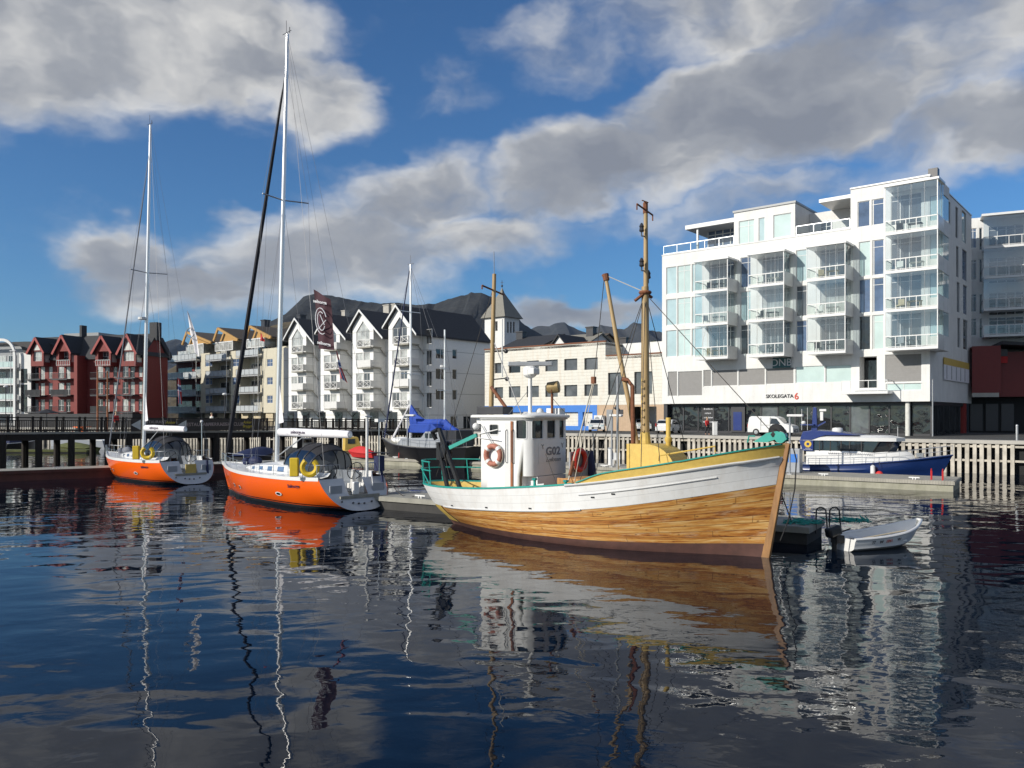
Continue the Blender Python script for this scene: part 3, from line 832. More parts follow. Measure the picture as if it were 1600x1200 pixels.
    # balconies
    def balcony(s0, s1, zf, zc, last, solid=True, p=P, side=0.0):
        sb = MB(); sb.box(s0, -p, zf-.26, s1, -.02, zf)
        if solid: sb.box(s1-.09, -p+.05, zf, s1, -.02, zf+1.1)
        bo = sb.build('balcony', 'white_gloss', e)
        if last: q = MB(); q.box(s0-.1, -p-.1, zc, s1+.1, -.02, zc+.2); q.build('balcony_roof', 'white_gloss', e)
        r = MB(); rail_front(r, s0+.03, s1-.03, -p+.06, zf, 1.08, .95, .09, .06)
        r.box(s0, -p+.1, zf+1.0, s0+.06, -.05, zf+1.08)
        r.box(s1-.09, -p+.02, zf+1.1, s1-.01, -p+.1, zc); r.box(s0, -p+.02, zf+1.08, s0+.05, -p+.07, zc)
        r.build('railing', 'white_gloss', bo)
        q = MB(); q.face([(s0+.05, -p+.05, zf+.1), (s1-.1, -p+.05, zf+.1), (s1-.1, -p+.05, zf+1.0), (s0+.05, -p+.05, zf+1.0)])
        q.face([(s0+.02, -p+.1, zf+.1), (s0+.02, -.05, zf+.1), (s0+.02, -.05, zf+1.0), (s0+.02, -p+.1, zf+1.0)]); q.build('glass_panel', 'rail_glass', bo)
        q = MB(); z0 = zf+1.1
        q.face([(s0+.05, -p+.09, z0), (s1-.1, -p+.09, z0), (s1-.1, -p+.09, zc), (s0+.05, -p+.09, zc)])
        q.face([(s1-.05, -p+.1, z0), (s1-.05, -.05, z0), (s1-.05, -.05, zc), (s1-.05, -p+.1, zc)])
        q.build('glass_screen', 'clear_glass', bo)
        fm = MB(); n = 4
        for k in range(1, n):
            x = s0+(s1-s0)*k/n; fm.box(x-.012, -p+.075, z0, x+.012, -p+.085, zc)
        for k in (1, 2):
            y = -p+p*k/3; fm.box(s1-.04, y-.02, z0, s1-.02, y+.02, zc)
        fm.build('screen_frame', 'grey_frame', bo)
    hf = rows[0][0]-rows[1][0]
    seats = []
    for ci, (c0, c1) in enumerate(cols):
        for k, (z0, z1) in enumerate(rows):
            zf = z0-.42; seats.append(((c0+c1)/2, zf, ('top', 'middle', 'bottom')[k], ('left', 'second', 'third')[ci])); balcony(c0, c1, zf, zf+hf-.26 if k else zf+hf-.45, k == 0)
    t0, t1 = fp.s_(1382.5), fp.s_(1455)
    tz = [rows[2][0]-.42+hf*k for k in range(4)]
    for k in range(4):
        seats.append(((t0+t1)/2, tz[k], ('bottom', 'second lowest', 'second highest', 'topmost')[k], 'corner tower'))
        balcony(t0, t1+.55, tz[k], tz[k]+hf-.26 if k < 3 else fp.z_(1420, 285)-.1, k == 3, p=P)
    # the tower's glazed flank runs on past the corner
    sb = MB(); x1 = t1+.5
    for k in range(4):
        zf = tz[k]; sb.box(0.02, -.02, zf-.26, x1, 2.4, zf+1.1)
    sb.box(.02, -.02, tz[3]+hf-.2, x1, 2.4, fp.z_(1420, 285)+.1)
    so_ = sb.build('bay_flank', 'white_wall', e)
    q = MB()
    for k in range(4): q.box(.05, 0, tz[k]+1.1, x1-.05, 2.3, tz[k]+hf-.26)
    q.build('bay_glazing', 'pane_pale', so_)
    # first floor terrace slab
    s0, s1 = f.s_(1343), f.s_(1392); zf = f.z_(1360, 612)
    sb = MB(); sb.box(s0-1.2, -1.9, zf-.25, s1+.2, -.02, zf); bo = sb.build('balcony', 'white_gloss', e)
    r = MB(); rail_front(r, s0-1.15, s1+.15, -1.85, zf, 1.05, .8); r.box(s1+.1, -1.85, zf+.98, s1+.17, -.05, zf+1.05); r.build('railing', 'white_gloss', bo)
    # ground floor: glazed and set back
    gf = b.face(0, 1.0); zg1 = zw-.02
    mb = MB(); n = 15; x0, x1 = uL+.4, -.1
    for k in range(n+1):
        x = x0+(x1-x0)*k/n; mb.box(x-.07, .92, 0, x+.07, 1.08, zg1)
    mb.box(x0, .9, zg1-.35, x1, 1.1, zg1); mb.box(x0, .92, 0, x1, 1.1, .2); mb.box(uL+.05, .3, 0, uL+.5, .9, zg1)
    sf = mb.build('shopfront', 'dark_frame', e)
    for k in range(n):
        a = x0+(x1-x0)*k/n+.07; c = x0+(x1-x0)*(k+1)/n-.07
        pm = 'curtain' if k in (7, 12) else 'pane_shop'
        q = MB(); q.face([(a, 1.0, .2), (c, 1.0, .2), (c, 1.0, zg1-.35), (a, 1.0, zg1-.35)]); q.build('pane', 'pane_grey' if k in (6, 11) else 'pane_shop', sf)
    a = f.s_(1137); c = f.s_(1159)
    mb = MB(); mb.box(a, .80, .1, c, .9, 2.9); dr = mb.build('shop_door', 'dark_frame', e)
    mb = MB(); mb.box(a+.3, .76, .3, c-.35, .795, 2.3); mb.build('door_pane', 'navy_paint', dr)
    mb = MB(); mb.lathe([(.22, 0), (.22, zw)], (f.s_(1416), .55, 0), 14); mb.build('column', 'curtain', e)
    gs = b.face(-.1, 1.0, (0, 1)); mb = MB(); mb.X = gs.X
    for k in range(6): mb.box(k*2.6-.05, -.02, 0, k*2.6+.05, .06, zw-.02)
    mb.box(0, -.02, zw-.35, 16, .06, zw-.02)
    ss = mb.build('side_glazing', 'dark_frame', e)
    q = MB(); q.X = gs.X; q.face([(0, .03, 0), (13, .03, 0), (13, .03, zw-.3), (0, .03, zw-.3)]); q.build('pane', 'pane_shop', ss)
    mb = MB(); mb.box(-.5, 15.5, 0, -.05, 17, zw-.02); mb.build('red_pillar', 'red_trim', e)
    mb = MB(); mb.tube([(.25, -.1, 0), (.25, -.1, zw+2)], .06); mb.build('drainpipe', 'galvanised', e)
    # garden furniture standing on the balconies
    def W(p): return MW[e.name] @ Vector(p)
    for i, (u, z, lv, st) in enumerate(seats):
        rnd = random.Random(i); mt = ('dark_frame', 'grey_gel', 'pale_wood', 'white_paint')[i % 4]; cn = ('black', 'grey', 'wooden', 'white')[i % 4]
        for dx, back in ((-.95, 1),):
            t = thing('balcony_chair', '%s chair on the %s balcony of the %s stack' % (cn, lv, st), 'chair', W((u+dx+rnd.uniform(-.3, .3), -1.3, z)), math.atan2(b.R.y, b.R.x)+rnd.uniform(-.8, .8), 'chairs on the glazed balconies')
            m = MB(); m.box(-.28, -.28, .40, .28, .28, .47); m.build('seat', mt, t)
            m = MB(); m.box(-.28, .22, .48, .28, .28, 1.05); m.build('backrest', mt, t)
            for x, y in ((-.24, -.24), (.24, -.24), (-.24, .24), (.24, .24)): m = MB(); m.box(x-.03, y-.03, 0, x+.03, y+.03, .40); m.build('leg', mt, t)
        t = thing('balcony_table', '%s table on the %s balcony of the %s stack' % (cn, lv, st), 'table', W((u+.25+rnd.uniform(-.2, .3), -1.4, z)), math.atan2(b.R.y, b.R.x), 'tables on the glazed balconies')
        m = MB(); m.box(-.6, -.4, .70, .6, .4, .75); m.build('table_top', mt, t)
        for x, y in ((-.5, -.3), (.5, -.3), (-.5, .3), (.5, .3)): m = MB(); m.box(x-.03, y-.03, 0, x+.03, y+.03, .70); m.build('leg', mt, t)
    # signs: things of their own, fixed to this block
    rot = math.atan2(b.R.y, b.R.x)
    s0, z0, s1, z1 = f.rect(1208, 559, 1236, 575)
    t = thing('bank_sign', 'dark teal sign reading DNB under the second balcony stack', 'sign', W(((s0+s1)/2, -.03, z0)), rot)
    mb = MB(); mb.box(-(s1-s0)/2, -.14, 0, (s1-s0)/2, 0, z1-z0); mb.build('sign_panel', 'teal_sign', t, bevel=.02)
    tx = text_mb('DNB', 1.05, .012); place_text(tx, (0, -.155, (z1-z0)*.5), (1, 0, 0), (0, 0, 1)); tx.build('lettering', 'letter_pale', t)
    s0, z0, s1, z1 = f.rect(1205, 613, 1242, 624)
    t = thing('wall_lettering', 'black SKOLEGATA lettering with a red 6 on the white wall band', 'sign', W(((s0+s1)/2, -.02, z0)), rot)
    tx = text_mb('SKOLEGATA', .52, .02, .008); place_text(tx, (-.35, -.02, .32), (1, 0, 0), (0, 0, 1)); tx.build('lettering', 'letter_dark', t)
    tx = text_mb('6', .95, .02, .012); place_text(tx, (1.42, -.02, .28), (1, 0, 0), (0, 0, 1)); tx.build('numeral', 'letter_red', t)
    s0, z0, s1, z1 = g.rect(1473, 563, 1512, 596)
    mb = MB(); mb.X = g.X
    mb.box(s0, -.1, z0, s1, -.02, z1)
    t = thing('wall_banner', 'yellow and white banner on the grey end wall of the block', 'banner', W((.05, s0, z0)), rot)
    mb = MB(); L_ = s1-s0; hh = z1-z0
    mb.box(.02, 0, 0, .1, L_, hh*.68); mb.build('white_panel', 'white_fabric', t)
    mb = MB(); mb.box(.02, 0, hh*.685, .1, L_, hh); mb.build('yellow_panel', 'yellow_paint', t)
    for k in range(5): mb = MB(); mb.box(.1, L_*(.08+.18*k), .1, .108, L_*(.1+.18*k), hh*.66); mb.build('stripe', 'letter_grey', t)
    a = f.s_(1094); c = f.s_(1107)
    t = thing('window_lettering', 'column of white opening hours lettering on the dark shop glass', 'sign', W(((a+c)/2, .96, 1.2)), rot)
    mb = MB(); mb.box(-.75, -.02, -.6, .75, 0, 2.9); mb.build('film', 'black_paint', t)
    for k in range(6):
        q = MB(); w_ = (.45, .55, .5, .38, .5, .6)[k]
        rnd = random.Random(k); x = -w_; z = 2.4-k*.48
        while x < w_:      # too small to read in the photograph: strokes only
            q.box(x, -.03, z-.07, x+rnd.uniform(.03, .07), -.022, z+rnd.uniform(.03, .09)); x += rnd.uniform(.09, .13)
        q.build('lettering', 'letter_pale', t)
    return b
BIG = big_block()

# --- the second white block at the right edge
def right_block():
    b = Bld('apartment_building', 'second white apartment block with long balconies at the right edge of the quay', 'apartment building', 1519, 92, (.90, -.43))
    e = b.e; f = b.face(); s1 = f.s_(1519)+26
    zt = f.z_(1521, 341); z0 = 6.5
    rws = [(f.z_(1530, 387), f.z_(1530, 356)), (f.z_(1530, 437), f.z_(1530, 405)), (f.z_(1530, 487), f.z_(1530, 459)), (f.z_(1530, 524), f.z_(1530, 497))]
    wl = MB(); wn = []
    for k, (a, c) in enumerate(rws):
        wn.append(((f.s_(1515.5), a, f.s_(1526), c), (.45,), (.85,), ('pane_blue', 'pane_grey', 'pane_dark', 'pane_dark')[k]))
        wn.append(((f.s_(1530), a-.3, f.s_(1535), c), (), (), 'pane_dark'))
        wn.append(((f.s_(1545), a-.5, f.s_(1600), c), (.25, .5, .75), (.85,), 'pane_grey' if k < 2 else 'pane_dark'))
    wallgrid(wl, f, f.s_(1512), s1, z0, zt, [x[0] for x in wn])
    a = f.s_(1512)
    wl.face([(a, 0, z0), (a, 0, zt), (a, 14, zt), (a, 14, z0)]); wl.face([(a, 0, zt), (s1, 0, zt), (s1, 14, zt), (a, 14, zt)]); wl.face([(a, 0, z0), (s1, 0, z0), (s1, 14, z0), (a, 14, z0)])
    wl.face([(a, 14, z0), (a, 14, zt), (s1, 14, zt), (s1, 14, z0)])
    wl.build('wall', 'white_wall', e)
    for h, nv, nh, pm in wn: window(e, f, h, 'white_gloss', pm, nv, nh)
    P = 2.2; fp = b.face(0, -P)
    for k, y in enumerate((386, 433, 483, 524)):
        zf = fp.z_(1540, y-1); x0 = fp.s_(1537)
        sb = MB(); sb.box(x0, -P, zf-.26, x0+17, -.02, zf)
        if k == 0: q = MB(); q.box(x0-.2, -P-.1, zf+3.4, x0+17, -.02, zf+3.65); q.build('balcony_roof', 'white_gloss', e)
        bo = sb.build('balcony', 'white_gloss', e)
        r = MB(); rail_front(r, x0, x0+17, -P+.06, zf, 1.08, 1.25, .09, .07); r.box(x0, -P+.1, zf+1.0, x0+.07, -.05, zf+1.08); r.build('railing', 'white_gloss', bo)
        q = MB(); q.face([(x0, -P+.05, zf+.1), (x0+17, -P+.05, zf+.1), (x0+17, -P+.05, zf+1), (x0, -P+.05, zf+1)]); q.build('glass_panel', 'rail_glass', bo)
        if k < 3:
            q = MB(); q.face([(x0, -P+.09, zf+1.1), (x0+17, -P+.09, zf+1.1), (x0+17, -P+.09, zf+3.3), (x0, -P+.09, zf+3.3)]); q.build('glass_screen', 'clear_glass', bo)
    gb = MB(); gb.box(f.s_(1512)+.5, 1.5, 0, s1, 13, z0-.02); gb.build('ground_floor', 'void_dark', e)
    # dark red hall in front of it
    h = Bld('harbour_hall', 'low dark red hall in deep shade beside the white block', 'hall', 1519, 87, (.93, -.37))
    f = h.face(); zt = f.z_(1522, 541); zm = f.z_(1522, 614); s1 = 22
    xc = f.s_(1559)
    mb = MB(); mb.box(f.s_(1519), 0, zm, xc, .3, zt); mb.box(xc, 0, zm, xc+.3, 9, zt); mb.box(f.s_(1519), 8.7, zm, xc, 9, zt); mb.box(f.s_(1519), .3, zt-.3, xc, 8.7, zt-.02); mb.build('upper_wall', 'dark_red_panel', h.e)
    mb = MB(); mb.box(f.s_(1519), -.15, zm-.45, xc+.1, .5, zm-.004); mb.build('fascia', 'concrete', h.e)
    mb = MB(); mb.box(f.s_(1521), 3, 0, s1, 9, zm-.46); mb.build('lower_wall', 'void_dark', h.e)  # near-black colour puts the deep shade into this wall
    mb = MB(); mb.box(xc+.31, 1.5, zm-.4, s1, 9, zt-.6); mb.build('wing', 'dark_red_panel', h.e)
    mb = MB(); mb.prism([(xc+.3, zt+.1), (s1, zt-1.6), (s1, zt-1.3), (xc+.3, zt+.45)], -.6, 9, 'y'); mb.build('roof', 'roof_dark', h.e)
    for k in range(3):
        mb = MB(); mb.box(f.s_(1523)+k*1.5, 2.9, .2, f.s_(1523)+k*1.5+1.2, 2.98, 3.2); mb.build('door', 'dark_frame', h.e)
    s0, z0, s1_, z1 = f.rect(1562, 556, 1578, 566)
    t = thing('hall_sign', 'small red and dark sign on the shaded red hall', 'sign', MW[h.e.name] @ Vector((s0, 1.3, z0)), math.atan2(h.R.y, h.R.x))
    mb = MB(); mb.box(0, -.1, 0, s1_-s0, 0, .7); mb.build('red_board', 'red_fabric', t)
    mb = MB(); mb.box(0, -.1, .75, s1_-s0, 0, 1.5); mb.build('dark_board', 'dark_frame', t)
right_block()

# --- the cream factory building in the middle
def cream_block():
    b = Bld('warehouse', 'weathered cream panelled warehouse with square windows and a blue shop strip', 'warehouse', 1041, 95, RB)
    e = b.e; f = b.face(); Z = f.z_
    uA = f.s_(757.5); uB = f.s_(946); z1 = Z(758, 547); z2 = Z(960, 556); zb = Z(850, 633.5)
    wn = []
    for (x0, x1, ya, yb, yc, yd) in ((773, 786, 567, 583, 605, 622), (795, 813, 565, 582.5, 603.5, 621), (823, 842, 563.5, 581, 603, 620.5), (852, 871.5, 562, 580, 602, 620), (881.5, 902, 560.5, 578.5, 601.5, 619.5), (913, 934, 559, 577.5, 600.5, 618.5)):
        wn.append((f.rect(x0, ya, x1, yb), (), ())); wn.append((f.rect(x0, yc, x1, yd), (), ()))
    for (x0, y0, x1, y1) in ((950, 582, 976, 617), (991, 580.5, 1019, 615.5)): wn.append((f.rect(x0, y0, x1, y1), (), ()))
    wl = MB(); hs = [x[0] for x in wn]
    wallgrid(wl, f, uA, uB, zb, z1, hs, .3); wallgrid(wl, f, uB, .5, zb, z2, hs, .3)
    wl.face([(uA, 0, 0), (uA, 0, z1), (uA, 22, z1), (uA, 22, 0)]); wl.face([(uB, 0, z2), (uB, 0, z1), (uB, 22, z1), (uB, 22, z2)])
    wl.face([(uA, 22, 0), (uA, 22, z1), (uB, 22, z1), (uB, 22, 0)])
    wl.build('wall', 'cream_panel', e)
    for k, (h, nv, nh) in enumerate(wn): window(e, f, h, 'dark_frame', 'pane_grey' if k != 2 else 'pane_dark', nv, nh, rev=.3, fw=.05)
    rf = MB(); rf.box(uA, .0, z1-.4, uB, 22, z1-.1); rf.box(uB, 0, z2-.4, .5, 22, z2-.1); rf.build('roof', 'roof_dark', e)
    tr = MB(); tr.box(uA-.08, -.1, z1, uB+.1, .2, z1+.16); tr.box(uB+.1, -.1, z2, .5, .2, z2+.14); tr.build('eaves_trim', 'rust', e)
    ph = MB(); ph.box(uB+.02, 4, z2-.1, -.3, 14, b.face(0, 4).z_(960, 538)); ph.build('roof_house', 'white_wall', e)
    # ground floor
    uC = f.s_(933); uD = f.s_(989); uE = f.s_(1026)
    mb = MB(); mb.box(uA, -.05, zb-.9, uC, .3, zb-.004); mb.box(uA, -.02, 0, uC, .3, .55)
    for x in (f.s_(790), f.s_(832), f.s_(870), f.s_(907), uC-.35):
        mb.box(x-.35, -.03, .55, x+.35, .28, zb-.9)
    mb.build('shop_surround', 'blue_paint', e)
    mb = MB(); mb.box(uA, .32, 0, uC, .4, zb-.01); mb.build('shop_shutter', 'cream_panel', e)
    mb = MB(); mb.box(uC+.02, -.02, 0, uD, .3, zb-.01); mb.box(uE, -.02, 0, .5, .3, zb-.01); mb.box(uD, .0, zb-.25, uE, .3, zb-.01); mb.build('lower_wall', 'tan_wall', e)
    mb = MB(); mb.box(uD, 3.4, 0, uE, 3.6, zb-.26); mb.build('garage_wall', 'white_paint', e)
    mb = MB(); s0, za, s1, zc = f.rect(964, 640, 974, 647); mb.box(s0, -.06, za, s1, -.03, zc); mb.build('vent_grille', 'dark_frame', e)
    mb = MB(); s0, za, s1, zc = f.rect(948, 640, 958, 675); mb.box(s0, -.06, 0, s1, -.03, zc); mb.build('service_door', 'grey_frame', e)
    mb = MB(); s0, za, s1, zc = f.rect(932, 649, 946, 662); mb.box(s0, -.6, za, s1, -.05, zc); ac = mb.build('air_conditioner', 'white_gloss', e, bevel=.03)
    q = MB(); q.lathe([(.02, 0), (.36, .0), (.36, .02), (.02, .03)], ((s0*.62+s1*.38), -.61, (za+zc)/2), 18, (0, -1, 0)); q.build('fan_grille', 'grey_frame', ac)
    mb = MB(); x = f.s_(965); z = Z(965, 634); mb.tube([(x, -.02, z), (x, -.35, z+.05), (x, -.45, z-.15)], .05); mb.ball((x, -.45, z-.3), .2); mb.build('wall_lamp', 'dark_frame', e)
    return b
CREAM = cream_block()

# --- the white gabled apartment row
def white_gables():
    b = Bld('apartment_building', 'white row of four gabled bays with crossed balconies above the terrace', 'apartment building', 670, 112, RB, z0=2.5)
    e = b.e; f = b.face(); P = 2.2; fb = b.face(0, -P)
    uL = f.s_(443); n = 4; wdt = -uL/n
    zb = fb.z_(620, 641.5)
    z4 = f.z_(670, 523)
    zf = [f.z_(669, 637.5)+k*(f.z_(669, 538)-f.z_(669, 637.5))/3 for k in range(4)]
    fh = zf[1]-zf[0]
    dep = 17.0
    wall = MB(); wins = []
    # end wall on the right with its windows
    g = b.face(0, 0, (0, 1)); dep = g.s_(766)
    ew = []
    for y0, y1 in ((545, 561), (576, 593), (608, 625)):
        ew.append((g.rect(681, y0, 697, y1), (.5,))); ew.append((g.rect(707, y0+1, 714, y1), ()))
    ew.append((g.rect(704, 650, 715, 668), (.5,))); ew.append((g.rect(724, 650, 736, 670), (.5,)))
    wallgrid(wall, g, 0, dep, 0, z4, [x[0] for x in ew])
    ridge = z4+5.6
    # gable units
    pxb = ((451, 481, 464.5), (501, 527.5, 513), (551, 583, 565.5), (607, 641, 622.5)); edges = [fb.s_(447), fb.s_(497), fb.s_(546), fb.s_(604), 0.0]
    zpk0 = fb.z_(622.5, 478)
    for k in range(n):
        u0 = edges[k]; wdt = edges[k+1]-u0; bu0 = fb.s_(pxb[k][0]); bu1 = bu0+4.7; mid = fb.s_(pxb[k][2])
        zpk = zpk0
        hs = []
        for j in range(4):
            z0 = zf[j]+.15
            hs.append(((bu0+.8, z0, bu0+2.3, z0+2.05), (.5,), None)); hs.append(((bu0+2.5, z0+(.0 if j else 0), bu0+3.9, z0+2.05), (.5,), None))
        top = hs[-2:]; hs = hs[:-2]
        gz = zf[3]+.15; big = (bu0+.85, gz, bu0+3.85, gz+2.25)
        holes = [h[0] for h in hs]+[big]
        wallgrid(wall, fb, bu0, bu1, zb, gz+2.25, holes)
        # gable field above the window head
        m = (big[0]+big[2])/2; tz = gz+2.25+1.5; w = -P
        ap = (mid, w, zpk); eL = (bu0, w, zpk-(mid-bu0)*1.06); eR = (bu1, w, zpk-(bu1-mid)*1.06); zz = gz+2.25
        wall.face([(bu0, w, zz), (big[0], w, zz), (m, w, tz), ap, eL]); wall.face([(big[2], w, zz), (bu1, w, zz), eR, ap, (m, w, tz)])
        wall.face([(bu0, w, zb), eL, (bu0, 1, eL[2]), (bu0, 1, zb)]); wall.face([(bu1, w, zb), (bu1, 0, zb), (bu1, 0, eR[2]), eR]); wall.face([(bu0, w, zb), (bu1, w, zb), (bu1, 0, zb), (bu0, 0, zb)])
        for h, nv, _ in hs: wins.append((fb, h, nv, 'pane_curtain' if (k+len(wins)) % 3 else 'pane_grey', None))
        wins.append((fb, big, (.33, .66), 'pane_grey' if k % 2 else 'pane_curtain', tz))
        # recess wall on the right of the bay, with doors
        rh = []
        for j in range(4):
            rh.append((bu1+.7, zf[j]+.05, bu1+1.8, zf[j]+2.15))
        wallgrid(wall, f, u0, u0+wdt, 0, z4-.1, rh)
        for h in rh: wins.append((f, h, (), 'pane_dark', None))
        # gable roof: ridge square to the front, long right slope
        rt = MB(); ov = .55; t = .22
        x0 = bu0-.7; x1 = u0+wdt+(.3 if k == 3 else -.3)
        zL = zpk-(mid-x0)*1.06; zR = zpk-(x1-mid)*((zpk-z4-.1)/(-mid) if k == 3 else .86)
        pl = [(mid, zpk+.12), (x0, zL+.12), (x0, zL-.12), (mid, zpk-.14)]; rt.prism(pl, -P-ov, dep, 'y')
        pr = [(mid+.001, zpk+.12), (mid+.001, zpk-.14), (x1, zR-.12), (x1, zR+.12)]; rt.prism(pr, -P-ov, dep, 'y')
        r_ = rt.build('gable_roof', 'roof_dark', e)
        tr = MB(); y0 = -P-ov-.05
        tr.prism([(mid, zpk+.16), (x0-.05, zL+.14), (x0-.05, zL-.16), (mid, zpk-.18)], y0, y0+.06, 'y'); tr.prism([(mid+.001, zpk+.16), (mid+.001, zpk-.18), (x1+.05, zR-.16), (x1+.05, zR+.16)], y0, y0+.06, 'y')
        tr.box(x0-.06, -P-ov, zL-.17, x0-.01, 4, zL+.16)
        tr.build('barge_board', 'white_gloss', r_)
        # balconies at the bay's right corner
        for j in range(4):
            z = zf[j]; s0 = bu0+2.2; s1 = bu1+.5; y0 = -P-1.0; y1 = -P+1.1
            sb = MB(); sb.box(s0, y0, z-.2, s1, -P-.02, z); sb.box(bu1+.02, -P-.02, z-.2, s1, y1, z)
            sb.beam((s1-.2, -P+1.0, z-.2), (s1-.2, -.05, z-1.3), .1, .12)
            bo = sb.build('balcony', 'deck_board', e)
            r = MB(); r.box(s0, y0, z+.98, s1, y0+.08, z+1.06); r.box(s0, y0, z+.05, s1, y0+.06, z+.14)
            sm = s1-.06
            for x in (s0+.04, (s0+sm)/2, sm): r.box(x-.05, y0+.005, z, x+.05, y0+.075, z+.98)
            if (j+k) % 3 != 1:
                for a, c in ((s0, (s0+sm)/2), ((s0+sm)/2, sm)):
                    r.beam((a, y0+.03, z+.14), (c, y0+.03, z+.98), .05, .08, (0, 1, 0)); r.beam((a, y0+.05, z+.98), (c, y0+.05, z+.14), .05, .08, (0, 1, 0))
            else: r.box(s0, y0+.01, z+.14, sm, y0+.05, z+.97)
            r.box(sm, y0+.01, z+.14, s1, y0+.05, z+.97)
            r.box(s1-.06, y0+.08, z+.1, s1-.01, y1, z+1.02)
            r.box(s0, y0+.08, z+.1, s0+.05, -P-.02, z+1.02)
            r.build('railing', 'white_board', bo)
    wall.face([(uL, 0, 0), (uL, 0, z4), (uL, dep, z4), (uL, dep, 0)])
    wall.build('wall', 'white_cladding', e)
    for ff, h, nv, pm, tp in wins: window(e, ff, h, 'white_gloss', pm, nv, (), top=tp, fw=.07)
    for h, nv in ew: window(e, g, h, 'white_gloss', 'pane_dark', nv, fw=.08)
    for u, sz in ((fb.s_(470), .9), (fb.s_(535), 1.3), (fb.s_(548), .8)):
        c = MB(); zc = b.face(0, dep*.45).z_(530, 487); c.box(u, dep*.45, z4+1, u+sz, dep*.45+.9, zc); c.box(u-.08, dep*.45-.08, zc, u+sz+.08, dep*.45+.98, zc+.15); c.build('chimney', 'concrete', e)
    # shaded ground floor doors
    for k in range(8):
        x = uL+1.2+k*4.2; gd = MB(); gd.box(x, -.06, .1, x+1.8, -.02, 2.4); gd.build('ground_door', 'pane_dark', e)
white_gables()

